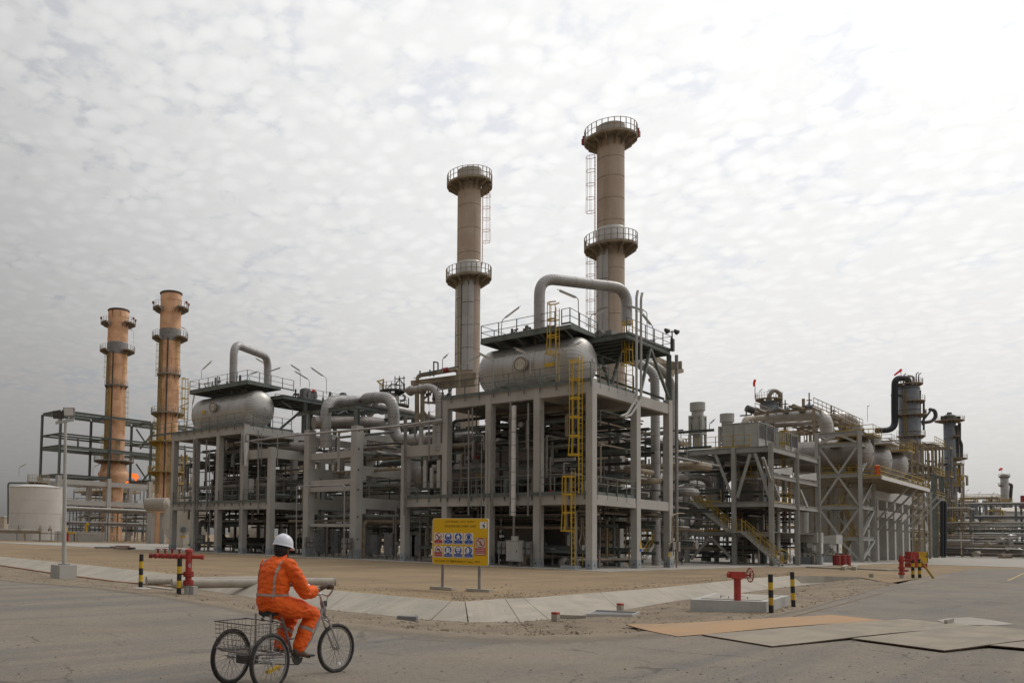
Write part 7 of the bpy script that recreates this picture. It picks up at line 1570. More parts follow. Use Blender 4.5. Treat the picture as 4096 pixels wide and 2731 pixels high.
# board corners: left edge px 1729, right edge px 1954
sc_ = W0 / (1917 - 1770)
lx = bl - rgt * (1770 - 1729) * sc_; rx_ = br + rgt * (1954 - 1917) * sc_
zt_, zb_ = D(1729, 2071, pj(lx)[2]).z, D(1729, 2254, pj(lx)[2]).z
BW, BH = (rx_ - lx).length, zt_ - zb_; O = V(lx.x, lx.y, zb_) + nrm * .06
t = thing('safety_sign', 'big yellow plant safety sign with blue and red pictograms on two posts', 'sign', bl)
for q in (bl, br):
    b = MB(); b.tube([q + V(0, 0, .03), V(q.x, q.y, zt_ - .25)], .05, 12); b.build('post', 'galv', t); b = MB(); b.bar(q - rgt * .42 + V(0, 0, .01), q + rgt * .42 + V(0, 0, .01), .3, .1); b.build('concrete_foot', 'slab', t, smooth=False)
def rrect(x0, y0, x1, y1, r, off, k=5):
    pts = []
    for cx, cy, a in ((x1 - r, y0 + r, -90), (x1 - r, y1 - r, 0), (x0 + r, y1 - r, 90), (x0 + r, y0 + r, 180)):
        for i in range(k + 1): q = math.radians(a + 90 * i / k); pts.append((cx + r * math.cos(q), cy + r * math.sin(q)))
    return pts
def S(u, v, off=0.0): return O + rgt * u * BW + Z * v * BH + nrm * off
ASP = BW / BH
def plate(pts, off, th, m, name, parent):
    b = MB(); n = len(pts); P0 = [S(u, v, off) for u, v in pts]; b.v = [p - nrm * th for p in P0] + P0; b.f = [tuple(range(n, 2 * n)), tuple(reversed(range(n)))] + [(i, (i + 1) % n, n + (i + 1) % n, n + i) for i in range(n)]
    return b.build(name, m, parent, smooth=False)
def rr(x0, y0, x1, y1, r): return [(u, v * ASP) for u, v in rrect(x0, y0 / ASP, x1, y1 / ASP, r, 0)]
board = plate(rr(0, 0, 1, 1, .045), 0, .03, 'sign_white', 'board_edge', t)
face = plate(rr(.005, .006, .995, .994, .042), .0025, .002, 'sign_yellow', 'board_face', t)
def tx(s, u, v, h, w, m='sign_dark', par=None, off=.006, bold=.012): return text(s, S(u, v), rgt, Z, h * BH, m, par or face, 'lettering', w * BW if w else None, off=off, bold=bold)
tx('QATARGAS  LNG  PLANT', .5, .925, .042, .53); tx('SULPHUR RECOVERY UNIT', .51, .83, .045, .56); tx('IN CASE OF EMERGENCY CALL. 7777', .46, .075, .045, .80)
def disc(u, v, r, m, par, off, n=24, inner=None, th=.001):
    b = MB(); P0 = [S(u + r * math.cos(a), v + r * ASP * math.sin(a), off) for a in [2 * math.pi * i / n for i in range(n)]]
    if inner is None: b.v = P0; b.f = [tuple(range(n))]
    else:
        P1 = [S(u + inner * math.cos(a), v + inner * ASP * math.sin(a), off) for a in [2 * math.pi * i / n for i in range(n)]]; b.v = P0 + P1; b.f = [(i, (i + 1) % n, n + (i + 1) % n, n + i) for i in range(n)]
    return b.build('pictogram', m, par, smooth=False)
def shp(pts, m, par, off): 
    b = MB(); b.v = [S(u, v, off) for u, v in pts]; b.f = [tuple(range(len(pts)))]; return b.build('pictogram', m, par, smooth=False)
xs_ = [.115, .295, .475, .66]; PW, PH = .155, .245
words = [['No', 'smoking'], ['Wear', 'hard hats'], ['Use', 'walkway'], ['Wear', 'ear protection'], ['No vehicles', 'without', 'permit'], ['Wear boots'], ['Eye protection', 'must be worn'], ['Wear', 'gloves', 'and mask']]
for r_ in range(2):
    for c_ in range(4):
        u, v = xs_[c_], (.56 if r_ == 0 else .275); red_ = c_ == 0; old = red_ and r_ == 1
        pl_ = plate(rr(u - PW / 2, v - PH / 2, u + PW / 2, v + PH / 2, .004), .008, .004, 'sign_white', 'notice_plate', t)
        cv = v + PH * .16; rd = .062
        if red_:
            disc(u, cv, rd, 'sign_red', pl_, .0095, inner=rd * .82)
            if not old: shp([(u - .045, cv + .03), (u - .01, cv + .045), (u - .002, cv + .01), (u + .012, cv - .01), (u - .004, cv - .03), (u - .012, cv), (u - .03, cv + .012)], 'sign_black', pl_, .0095); shp([(u - .02, cv - .065), (u + .03, cv + .02), (u + .045, cv + .012), (u - .005, cv - .075)], 'sign_black', pl_, .0098)
            else: shp([(u - .035, cv - .03), (u - .028, cv + .012), (u - .012, cv + .03), (u + .012, cv + .03), (u + .028, cv + .012), (u + .035, cv - .03), (u + .02, cv - .03), (u + .015, cv - .012), (u - .015, cv - .012), (u - .02, cv - .03)], 'sign_black', pl_, .0095)
            shp([(u - rd * .66, cv + rd * ASP * .52), (u - rd * .52, cv + rd * ASP * .66), (u + rd * .66, cv - rd * ASP * .52), (u + rd * .52, cv - rd * ASP * .66)], 'sign_red', pl_, .0105)
        else:
            disc(u, cv, rd, 'blue', pl_, .0095); k = (r_, c_); w = 'sign_white'; o1 = .0105
            if k == (0, 1): shp([(u - .038, cv + .005)] + [(u + .034 * math.cos(a), cv + .02 + .05 * math.sin(a)) for a in [math.pi - q * math.pi / 8 for q in range(9)]] + [(u + .038, cv + .005)], w, pl_, o1); shp([(u - .03, cv - .005), (u + .03, cv - .005), (u + .024, cv - .05), (u, cv - .068), (u - .024, cv - .05)], 'sign_white', pl_, o1); shp([(u - .025, cv - .008), (u + .025, cv - .008), (u + .02, cv - .046), (u, cv - .06), (u - .02, cv - .046)], 'blue', pl_, .0112)
            elif k == (0, 2): disc(u, cv + .058, .009, w, pl_, o1, 10); shp([(u - .012, cv + .04), (u + .012, cv + .04), (u + .04, cv + .0), (u + .032, cv - .01), (u + .016, cv + .01), (u + .03, cv - .07), (u + .018, cv - .07), (u, cv - .02), (u - .018, cv - .07), (u - .03, cv - .07), (u - .016, cv + .01), (u - .032, cv - .01), (u - .04, cv + .0)], w, pl_, o1)
            elif k == (0, 3): disc(u, cv, .046, w, pl_, o1, 18, .038); shp([(u - .028, cv + .04), (u + .028, cv + .04), (u + .026, cv - .035), (u, cv - .055), (u - .026, cv - .035)], 'blue', pl_, o1); [shp([(u + s * .052, cv + .02), (u + s * .03, cv + .025), (u + s * .03, cv - .04), (u + s * .052, cv - .035)][::s], w, pl_, .011) for s in (-1, 1)]
            elif k == (1, 1): shp([(u - .035, cv + .055), (u - .003, cv + .055), (u - .003, cv - .005), (u + .03, cv - .03), (u + .038, cv - .055), (u - .035, cv - .055)], w, pl_, o1); shp([(u + .004, cv + .05), (u + .02, cv + .055), (u + .026, cv + .01), (u + .045, cv - .015), (u + .034, cv - .024), (u + .006, cv)], w, pl_, o1)
            elif k == (1, 2): shp([(u + .04 * math.cos(a), cv + .035 + .03 * math.sin(a)) for a in [q * math.pi / 8 for q in range(9)]] + [(u - .04, cv + .02), (u + .04, cv + .02)], w, pl_, o1); shp([(u - .04, cv + .01), (u + .04, cv + .01), (u + .03, cv - .02), (u + .006, cv - .014), (u - .006, cv - .014), (u - .03, cv - .02)], w, pl_, o1); shp([(u - .025, cv - .035), (u + .025, cv - .035), (u + .015, cv - .06), (u - .015, cv - .06)], w, pl_, o1)
            else: shp([(u - .04, cv + .0), (u - .03, cv + .055), (u - .01, cv + .06), (u + .005, cv + .045), (u + .012, cv - .05), (u - .03, cv - .06)], w, pl_, o1); disc(u + .022, cv + .012, .024, w, pl_, .0108, 14, .018)
        bh = .075 if r_ == 0 else (.105 if old else (.065 if c_ == 1 else .075)); bv = v - PH / 2 + bh / 2 + .012
        shp([(u - PW * .46, bv - bh / 2), (u + PW * .46, bv - bh / 2), (u + PW * .46, bv + bh / 2), (u - PW * .46, bv + bh / 2)], 'sign_red' if red_ else 'blue', pl_, .0095)
        ln = words[r_ * 4 + c_]
        for i, s in enumerate(ln): text(s, S(u, bv + bh / 2 - bh * (i + .55) / len(ln)), rgt, Z, .019 * BH * (1 if len(ln) < 3 else .85), 'sign_white', pl_, 'lettering', None if len(s) < 5 else PW * .78 * BW, off=.0105, bold=.01)
u, v = .865, .405; pl_ = plate(rr(u - .1, v - .185, u + .1, v + .185, .004), .008, .004, 'sign_red', 'notice_plate', t); shp([(u - .092, v - .17), (u + .092, v - .17), (u + .092, v + .176), (u - .092, v + .176)], 'cream', pl_, .009)
cv = v + .075; disc(u, cv, .078, 'sign_red', pl_, .0102, inner=.066); shp([(u - .02, cv - .055), (u + .02, cv - .055), (u + .014, cv), (u + .014, cv + .04), (u - .014, cv + .04), (u - .014, cv)], 'cabinet', pl_, .0098); shp([(u - .058, cv + .058), (u - .046, cv + .072), (u + .058, cv - .058), (u + .046, cv - .072)], 'sign_red', pl_, .0108)
shp([(u - .085, v - .145), (u + .085, v - .145), (u + .085, v - .025), (u - .085, v - .025)], 'sign_red', pl_, .0098)
for i, s in enumerate(('HAZARDOUS AREA', 'MOBILE PHONES', 'NOT ALLOWED')): text(s, S(u, v - .045 - .038 * i), rgt, Z, .022 * BH, 'sign_white', pl_, 'lettering', .14 * BW, off=.011, bold=.01)
u, v = .91, .855; pl_ = plate(rr(u - .06, v - .07, u + .06, v + .07, .014), .008, .004, 'sign_white', 'logo_plate', t); disc(u + .02, v + .04, .009, 'sign_black', pl_, .0095, 10)
shp([(u - .03, v + .012), (u - .01, v + .0), (u + .015, v + .02), (u + .035, v - .04), (u + .005, v - .04), (u - .004, v - .014), (u - .012, v - .012), (u - .026, v + .005)], 'sign_black', pl_, .0095); shp([(u - .012, v - .058), (u + .03, v - .058), (u + .03, v - .048), (u - .012, v - .048)], 'sign_black', pl_, .0095)
# ---------------------------------------------------------------- cyclist on the cargo tricycle
from mathutils import noise as mnoise
from mathutils.bvhtree import BVHTree
O3 = V(6.31, 7.25, 0); HA = math.radians(4.7); FV, LVc = V(math.cos(HA), math.sin(HA), 0), V(-math.sin(HA), math.cos(HA), 0)
def W(f, l, z): return O3 + FV * f + LVc * l + V(0, 0, z)
M['orange'] = mat('orange_coverall', (.90, .125, .003), .75, col2=(.78, .095, .002), sc=5, fine=.14, fsc=60, bump=.8, bsc=20)
M['tape'] = mat('reflective_tape', (.34, .27, .235), .5, fine=.05)
M['skin'] = mat('brown_skin', (.085, .045, .03), .55, fine=.08)
M['hair'] = mat('black_hair', (.012, .010, .009), .7)
M['helmet'] = mat('white_helmet', (.66, .67, .73), .3, fine=.02)
M['boot'] = mat('dusty_boot', (.13, .085, .055), .8, col2=(.08, .055, .04), sc=12)
M['bike'] = mat('scuffed_bike_paint', (.30, .26, .27), .45, .3, col2=(.22, .19, .19), sc=14)
M['chrome'] = mat('worn_chrome', (.48, .47, .46), .3, .8)
M['tyre'] = mat('bike_tyre', (.022, .021, .02), .8, col2=(.045, .04, .036), sc=18)
M['wire'] = mat('rusty_wire', (.13, .11, .095), .6, .4, col2=(.09, .06, .045), sc=14)
M['spoke'] = mat('dull_spokes', (.2, .19, .185), .6, .3, fine=0)
M['rim'] = mat('dusty_rim', (.27, .255, .24), .5, .5, col2=(.2, .18, .16), sc=14)
M['saddle'] = mat('black_saddle', (.02, .02, .02), .5)
t = thing('cargo_tricycle', 'worn grey cargo tricycle with a wire basket, ridden by the man in orange', 'tricycle', W(0, 0, 0))
def wheel(f, l, r, steer=0.0, nm='wheel'):
    c = W(f, l, r); fw = (FV * math.cos(steer) + LVc * math.sin(steer)); ax = Z.cross(fw)
    def circ(rr, n=40): return [c + (fw * math.cos(a) + Z * math.sin(a)) * rr for a in [2 * math.pi * i / n for i in range(n + 1)]]
    b = MB(); b.tube([c - ax * .055, c + ax * .055], .022, 10); b.tube([c - ax * .035, c - ax * .03], .034, 12); b.tube([c + ax * .03, c + ax * .035], .034, 12); h = b.build(nm, 'chrome', t)
    b = MB(); b.tube(circ(r - .023), .024, 10, cap=False); b.build('tyre', 'tyre', h)
    b = MB(); b.tube(circ(r - .052), .013, 8, cap=False); b.build('rim', 'rim', h)
    for i in range(28):
        a = 2 * math.pi * i / 28; d = fw * math.cos(a) + Z * math.sin(a); a2 = a + (.5 if i % 4 < 2 else -.5); d2_ = fw * math.cos(a2) + Z * math.sin(a2); s = -1 if i % 2 else 1
        b = MB(); b.tube([c + ax * s * .032 + d2_ * .03, c + d * (r - .055)], .0022, 4, cap=False); b.build('spoke', 'spoke', h)
    if f > 1: b = MB(); b.cbox(c + fw * .06 - Z * (r - .115), (.05, .02, .03)); b.build('reflector', 'sign_white', h, smooth=False)
    return h
RW = .325
wheel(0, -.3125, RW); wheel(0, .3125, RW); wheel(1.585, 0, .317, math.radians(-9))
def tb(name, m, pts, r, rad=None, n=10):
    b = MB(); b.tube(bend([W(*p) for p in pts], rad) if rad else [W(*p) for p in pts], r, n); return b.build(name, m, t)
tb('axle', 'chrome', [(0, -.32, RW), (0, .32, RW)], .014)
tb('frame_tube', 'bike', [(1.30, 0, .84), (1.20, 0, .66), (1.03, 0, .42), (.86, 0, .30), (.74, 0, .285)], .022, .14)
tb('head_tube', 'bike', [(1.275, 0, .93), (1.335, 0, .755)], .026)
tb('seat_tube', 'bike', [(.74, 0, .285), (.53, 0, .76)], .019); tb('seat_post', 'chrome', [(.545, 0, .72), (.50, 0, .84)], .014)
for l in (-.07, .07): tb('chain_stay', 'bike', [(.76, l * .5, .285), (.3, l * 2.2, .34), (-.02, l * 3, .36)], .013, .1)
tb('cross_tube', 'bike', [(.22, -.26, .40), (.22, .26, .40)], .014); tb('cross_tube', 'bike', [(-.2, -.26, .42), (-.2, .26, .42)], .014)
for l in (-.25, .25): tb('side_rail', 'bike', [(.22, l, .40), (-.2, l, .42), (-.30, l, .46)], .012)
tb('link_rod', 'bike', [(1.1, 0, .52), (.66, 0, .50)], .010)
sr = math.radians(-9)
for l in (-.05, .05): tb('fork_blade', 'chrome', [(1.345, l, .72), (1.40, l, .62), (1.585, l * 1.1 - .0, .317)], .013, .12)
tb('fork_crown', 'chrome', [(1.34, -.055, .73), (1.34, .055, .73)], .02); tb('stem', 'chrome', [(1.27, 0, .93), (1.235, 0, 1.02), (1.27, 0, 1.03)], .014)
for s in (-1, 1): tb('handlebar', 'chrome', [(1.27, 0, 1.03), (1.30, s * .09, .995), (1.29, s * .17, 1.09), (1.22, s * .24, 1.16), (1.08, s * .27, 1.137)], .012, .07); tb('grip', 'black', [(1.15, s * .252, 1.150), (1.04, s * .275, 1.132)], .017)
tb('brake_cable', 'black', [(1.2, -.22, 1.15), (1.38, -.1, 1.10), (1.36, 0, .95), (1.36, 0, .74)], .004, .1, 5)
b = MB(); b.cbox(W(1.33, .0, .90), (.05, .05, .07)); b.build('head_bracket', 'dark', t, smooth=False)
tb('front_mudguard_stay', 'chrome', [(1.34, 0, .70), (1.47, 0, .64)], .012)
# crank, pedals, chain guard
b = MB(); c = W(.76, -.06, .285); b.tube([c - LVc * .006, c + LVc * .006], .095, 22); b.build('chainring', 'dark', t)
for s, a in ((-1, math.radians(8)), (1, math.radians(172))):
    p = W(.76, s * .085, .285); q = p + (FV * math.cos(a) + Z * math.sin(a)) * .13; b = MB(); b.bar(p, q, .022, .016); b.build('crank', 'chrome', t, smooth=False); b = MB(); b.cbox(q + LVc * s * .06, (.09, .09, .022), HA); b.build('pedal', 'black', t, smooth=False)
b = MB()
for dz in (-.09, .09): b.tube([W(.76, -.075, .285 + dz), W(0.02, -.075, RW + dz * .45)], .007, 5)
b.build('chain', 'dark', t)
b = MB(); b.tube([W(0, -.075, RW) - LVc * .02, W(0, -.075, RW) + LVc * .02], .05, 14); b.build('sprocket', 'dark', t); b = MB(); b.cbox(W(-.02, .05, .33), (.2, .12, .09), HA); b.build('gear_case', 'dark', t, smooth=False)
b = MB(); b.bar(W(.05, -.22, .2), W(.28, -.2, .24), .05, .035); b.build('yellow_strap', 'yellow', t, smooth=False)
# saddle with springs
b = MB(); prof = [(.22, .10), (.28, .135), (.38, .105), (.48, .055), (.56, .032), (.60, .02)]; R_ = []
for f, w in prof: R_.append([W(f, w * math.cos(a), .835 + .04 * math.sin(a) * (1 if math.sin(a) > 0 else .9)) for a in [2 * math.pi * i / 12 for i in range(12)]])
b.v = sum(R_, [])
for i in range(len(R_) - 1):
    for j in range(12): b.f.append((i * 12 + j, i * 12 + (j + 1) % 12, (i + 1) * 12 + (j + 1) % 12, (i + 1) * 12 + j))
b.f += [tuple(range(12)), tuple((len(R_) - 1) * 12 + j for j in range(12))]; b.build('saddle', 'saddle', t)
for l in (-.08, .08): b = MB(); b.tube([W(.28 + .01 * math.sin(i), l + .018 * math.cos(i * 1.3), .735 + .0065 * i) for i in range(14)], .007, 5); b.build('spring', 'dark', t)
# wire basket
b = MB(); f0, f1, l0, l1, z0, z1 = -.29, .20, -.265, .265, .45, .755
def ringw(z, g=0, r=.004): b.tube([W(f0 - g, l0 - g, z), W(f1 + g, l0 - g, z), W(f1 + g, l1 + g, z), W(f0 - g, l1 + g, z), W(f0 - g, l0 - g, z)], r, 5)
ringw(z1, .02, .007); bk = b.build('basket', 'wire', t)
for k, z in enumerate((.715, .67, .62, .57, .51, .46)): b = MB(); ringw(z, .018 * (z - z0) / (z1 - z0), .0026); b.build('wire', 'wire', bk)
for i in range(9):
    f = f0 + (f1 - f0) * i / 8; b = MB(); b.tube([W(f, l0 - .02, z1), W(f, l0, z0), W(f, l1, z0), W(f, l1 + .02, z1)], .0026, 4); b.build('wire', 'wire', bk)
for i in range(1, 8):
    l = l0 + (l1 - l0) * i / 8; b = MB(); b.tube([W(f0 - .02, l, z1), W(f0, l, z0), W(f1, l, z0), W(f1 + .02, l, z1)], .0026, 4); b.build('wire', 'wire', bk)
tb('basket_post', 'bike', [(.21, -.12, .42), (.2, -.12, .83)], .011); tb('basket_post', 'bike', [(.21, .12, .42), (.2, .12, .83)], .011)
# ---- person
def remeshed(name, mb, m, parent, vox=.011, it=6, disp=0.0, fr=9, folds=()):
    o0 = wl(parent); me = mb.mesh(name, o0, False); ob = bpy.data.objects.new(name, me); COL.objects.link(ob)
    rm = ob.modifiers.new('remesh', 'REMESH'); rm.mode = 'VOXEL'; rm.voxel_size = vox; sm = ob.modifiers.new('smooth', 'SMOOTH'); sm.factor = .6; sm.iterations = it
    dg = bpy.context.evaluated_depsgraph_get(); m2 = bpy.data.meshes.new_from_object(ob.evaluated_get(dg)); ob.modifiers.clear(); ob.data = m2; bpy.data.meshes.remove(me)
    m2.name = name; m2.materials.clear(); m2.materials.append(M[m]); m2.polygons.foreach_set('use_smooth', [True] * len(m2.polygons))
    if disp:
        no = [v.normal.copy() for v in m2.vertices]
        for v, n in zip(m2.vertices, no):
            q = v.co; w = V(q.x * 1.0, q.y * 1.0, q.z * 2.2)
            r = 1 - abs(mnoise.noise(w * fr)) * 2
            v.co = q + n * disp * (r * .7 + .6 * mnoise.noise(q * fr * .6) - .2 + .28 * (1 - abs(mnoise.noise(w * fr * 2.3)) * 2))
    ob.parent = parent; WL[ob.name] = o0; return ob
def torso(b, rows, n=20):
    R_ = [[W(f + rf * math.cos(a), l + rl * math.sin(a), z) for a in [2 * math.pi * i / n for i in range(n)]] for f, l, z, rf, rl in rows]; base = len(b.v); b.v += sum(R_, [])
    for i in range(len(R_) - 1):
        for j in range(n): q = (j + 1) % n; b.f.append((base + i * n + j, base + i * n + q, base + (i + 1) * n + q, base + (i + 1) * n + j))
    b.f += [tuple(base + j for j in reversed(range(n))), tuple(base + (len(R_) - 1) * n + j for j in range(n))]
def limb(b, pts):
    P0 = [W(*p[:3]) for p in pts]; b.tube(P0, [p[3] for p in pts], 14)
    for p, q in zip(P0, pts): b.ball(p, q[3] * .99, 14, 10)
person = thing('person', 'cyclist in orange coveralls and white hard hat, seen from behind on the tricycle', 'person', W(.4, 0, .0))
RS, RE_, RWr, RH = (.42, -.20, 1.39), (.63, -.275, 1.08), (.90, -.262, 1.105), (1.0, -.262, 1.145)
LS, LE, LWr, LH = (.42, .165, 1.38), (.68, .30, 1.10), (.92, .275, 1.12), (1.0, .272, 1.15)
KR, AR, KL, AL = (.90, -.155, .80), (.695, -.13, .40), (.82, .13, .72), (.62, .12, .40)
b = MB()
torso(b, [(.37, 0, .84, .06, .08), (.37, 0, .90, .12, .14), (.37, 0, 1.05, .11, .13), (.39, 0, 1.25, .12, .155), (.42, 0, 1.38, .10, .15), (.44, 0, 1.45, .06, .07)])
limb(b, [(.45, 0, 1.44, .062), (.475, 0, 1.50, .058), (.50, 0, 1.545, .062)]); b.ball(W(.515, 0, 1.60), .1, 16, 12, (.98, .80, 1.12)); b.ball(W(.535, 0, 1.545), .072, 14, 10, (1.0, .85, .9))
limb(b, [(*RS, .062), (*RE_, .045), (*RWr, .030)]); limb(b, [(*LS, .062), (*LE, .045), (*LWr, .030)])
limb(b, [(.42, -.1, .90, .09), (*KR, .06), (.80, -.145, .60, .055), (*AR, .042)]); limb(b, [(.42, .1, .90, .09), (*KL, .06), (.72, .125, .56, .052), (*AL, .042)])
bob = remeshed('body', b, 'skin', person, .011, 5)
import bmesh
def add_mesh_to(ob, mb):
    bm = bmesh.new(); bm.from_mesh(ob.data); o0 = wl(ob.parent)
    vs_ = [bm.verts.new(v - o0) for v in mb.v]
    for f in mb.f:
        try: bm.faces.new([vs_[i] for i in f]).smooth = True
        except ValueError: pass
    bm.to_mesh(ob.data); bm.free()
for s, wr, hh in ((-1, RWr, RH), (1, LWr, LH)):
    hb = MB(); g = V(1.07, s * .27, 1.137)
    def hp(f, l, z): return W(g.x + f, g.y + l * s, g.z + z)
    hb.tube([W(*wr), hp(-.075, .0, .005), hp(-.035, .004, .022), hp(.0, .006, .028)], [.027, .031, .036, .033], 10)
    for k in range(4):
        u = -.03 + k * .024; ln = (.9, 1.0, .95, .8)[k]
        hb.tube([hp(u, .01, .030), hp(u + .012, .034 * ln, .022), hp(u + .014, .04 * ln, -.004), hp(u + .008, .024 * ln, -.024), hp(u + .004, .004, -.028)], [.0115, .011, .0105, .0095, .008], 7)
    hb.tube([hp(-.05, -.012, .016), hp(-.03, -.034, .008), hp(-.004, -.034, -.008), hp(.014, -.022, -.02)], [.014, .0125, .011, .009], 7)
    hb.ball(hp(-.03, .002, .012), .034, 8, 6, (1.15, .9, .75)); add_mesh_to(bob, hb)
fc = MB()
fc.ball(W(.617, 0, 1.575), .017, 8, 6, (1.0, .75, 1.4)); fc.ball(W(.59, 0, 1.515), .034, 8, 6, (.9, .9, .7)); fc.tube([W(.61, -.02, 1.543), W(.616, 0, 1.542), W(.61, .02, 1.543)], .006, 6)
for s in (-1, 1): fc.ball(W(.515, s * .082, 1.575), .026, 8, 6, (.6, .35, 1.1)); fc.ball(W(.603, s * .03, 1.597), .013, 8, 6)
add_mesh_to(bob, fc)
b = MB()
torso(b, [(.36, 0, .825, .07, .10), (.355, 0, .86, .145, .175), (.35, 0, .95, .172, .195), (.35, 0, 1.05, .168, .182), (.365, 0, 1.10, .172, .19), (.375, 0, 1.22, .172, .205), (.395, 0, 1.33, .16, .21), (.42, 0, 1.415, .125, .185), (.44, 0, 1.455, .09, .125), (.455, 0, 1.49, .074, .08)])
limb(b, [(*RS, .09), (.52, -.245, 1.24, .086), (*RE_, .082), (.72, -.272, 1.085, .074), (.765, -.27, 1.09, .068)]); limb(b, [(*LS, .09), (.55, .26, 1.24, .086), (*LE, .08), (.80, .29, 1.107, .066)])
limb(b, [(.42, -.105, .92, .125), (.66, -.135, .88, .118), (*KR, .098), (.80, -.143, .61, .092), (.735, -.135, .48, .08), (.70, -.13, .42, .074)]); limb(b, [(.42, .105, .92, .125), (.64, .12, .83, .115), (*KL, .095), (.72, .127, .57, .088), (.66, .122, .47, .078), (.63, .12, .43, .072)])
cob = remeshed('coverall', b, 'orange', person, .011, 4, .018, 9)
bm = bmesh.new(); bm.from_mesh(cob.data); bvh = BVHTree.FromBMesh(bm); bm.free(); PO = wl(person)
def band(ctr, u, v, wdt, name='tape_band', a0=0, a1=360, mx=.3, n=44):
    ctr, u, v = W(*ctr) - PO, u.normalized(), v.normalized(); ax = u.cross(v); b = MB(); rows = []
    for i in range(n + 1):
        a = math.radians(a0 + (a1 - a0) * i / n); d = u * math.cos(a) + v * math.sin(a); r = []
        for s in (-1, 1):
            hit = bvh.ray_cast(ctr + ax * s * wdt / 2, d, mx); r.append((hit[0] + d * .006 + PO) if hit[0] is not None else None)
        rows.append(r)
    for p, q in zip(rows, rows[1:]):
        if None in p or None in q or (p[0] - q[0]).length > .09: continue
        b.quad(p[0], q[0], q[1], p[1])
    if b.f: return b.build(name, 'tape', person)
band((.35, 0, 1.055), FV, LVc, .026)
for s in (-1, 1): band((.375, s * .135, 1.24), FV, Z, .024, a0=35, a1=235, mx=.32)
for c, d in (((.805, -.143, .62), (.28, 0, .6)), ((.735, .127, .59), (.33, 0, .5))):
    ax = V(FV.x * d[0], FV.y * d[0], d[2]).normalized(); band(c, LVc, ax.cross(LVc), .042, mx=.16)
b = MB(); b.tube([W(.455, .085 * math.cos(a), 1.495) + FV * .08 * math.sin(a) + Z * .025 * math.sin(a) for a in [2 * math.pi * i / 20 for i in range(21)]], [.016] * 21, 6); b.build('collar', 'orange', person)
# hard hat and hair
hx = (FV * .985 + LVc * -.17).normalized(); hy = Z.cross(hx); ht = (Z + hx * .2).normalized(); hx = (hx - ht * hx.dot(ht)).normalized(); hc = W(.53, 0, 1.65)
b = MB(); rows = 9; n = 26
for i in range(rows + 1):
    p = math.pi / 2 * i / rows
    for j in range(n): a = 2 * math.pi * j / n; ridge = .006 if abs(math.sin(a)) < .22 and i < 7 else 0; b.v.append(hc + hx * math.cos(a) * .132 * math.sin(p) ** .9 + hy * math.sin(a) * .110 * math.sin(p) ** .9 + ht * (.142 * math.cos(p) ** .9 - .02 + ridge))
for i in range(rows):
    for j in range(n): q = (j + 1) % n; b.f.append((i * n + j, (i + 1) * n + j, (i + 1) * n + q, i * n + q))
hat = b.build('hard_hat', 'helmet', person, 'white hard hat', angle=70)
b = MB()
for k, (e, dz) in enumerate(((1.0, -.015), (1.06, -.024), (1.06, -.032), (1.0, -.03))):
    for j in range(n): a = 2 * math.pi * j / n; fr_ = 1 + (.2 if k in (1, 2) else 0) * max(0, math.cos(a)) ** 3; b.v.append(hc + hx * math.cos(a) * .132 * e * fr_ + hy * math.sin(a) * .110 * e + ht * (dz - .015 * max(0, math.cos(a)) ** 2 * (1 if k in (1, 2) else 0)))
for k in range(4):
    for j in range(n): q = (j + 1) % n; k2 = (k + 1) % 4; b.f.append((k * n + j, k * n + q, k2 * n + q, k2 * n + j))
b.build('brim', 'helmet', hat, angle=50)
b = MB(); b.ball(W(.488, 0, 1.585), .1, 14, 10, (.92, .84, .9)); b.ball(W(.462, 0, 1.535), .07, 12, 8, (.75, .95, .7)); b.build('hair', 'hair', person)
for s, A, sole, fw, tilt in ((-1, AR, .335, 0.0, -.28), (1, AL, .345, 0.0, -.1)):
    R_ = []; a = A
    for (f, z, w, h) in ((-.075, .01, .022, .03), (-.05, .022, .036, .05), (.03, .03, .042, .052), (.09, .022, .045, .038), (.16, .012, .046, .03), (.195, .004, .026, .018)):
        zc = sole + .0 + z + tilt * f; R_.append([W(a[0] + .0 + f, a[1] + w * math.cos(q), zc + h * math.sin(q)) for q in [2 * math.pi * i / 10 for i in range(10)]])
    b = MB(); b.v = sum(R_, [])
    for i in range(len(R_) - 1):
        for j in range(10): b.f.append((i * 10 + j, i * 10 + (j + 1) % 10, (i + 1) * 10 + (j + 1) % 10, (i + 1) * 10 + j))
    b.f += [tuple(range(10)), tuple((len(R_) - 1) * 10 + j for j in range(10))]
    b.tube([W(*a) + V(0, 0, .05), W(a[0] - .005, a[1], sole + .03)], [.052, .046], 10); b.build('boot', 'boot', person)
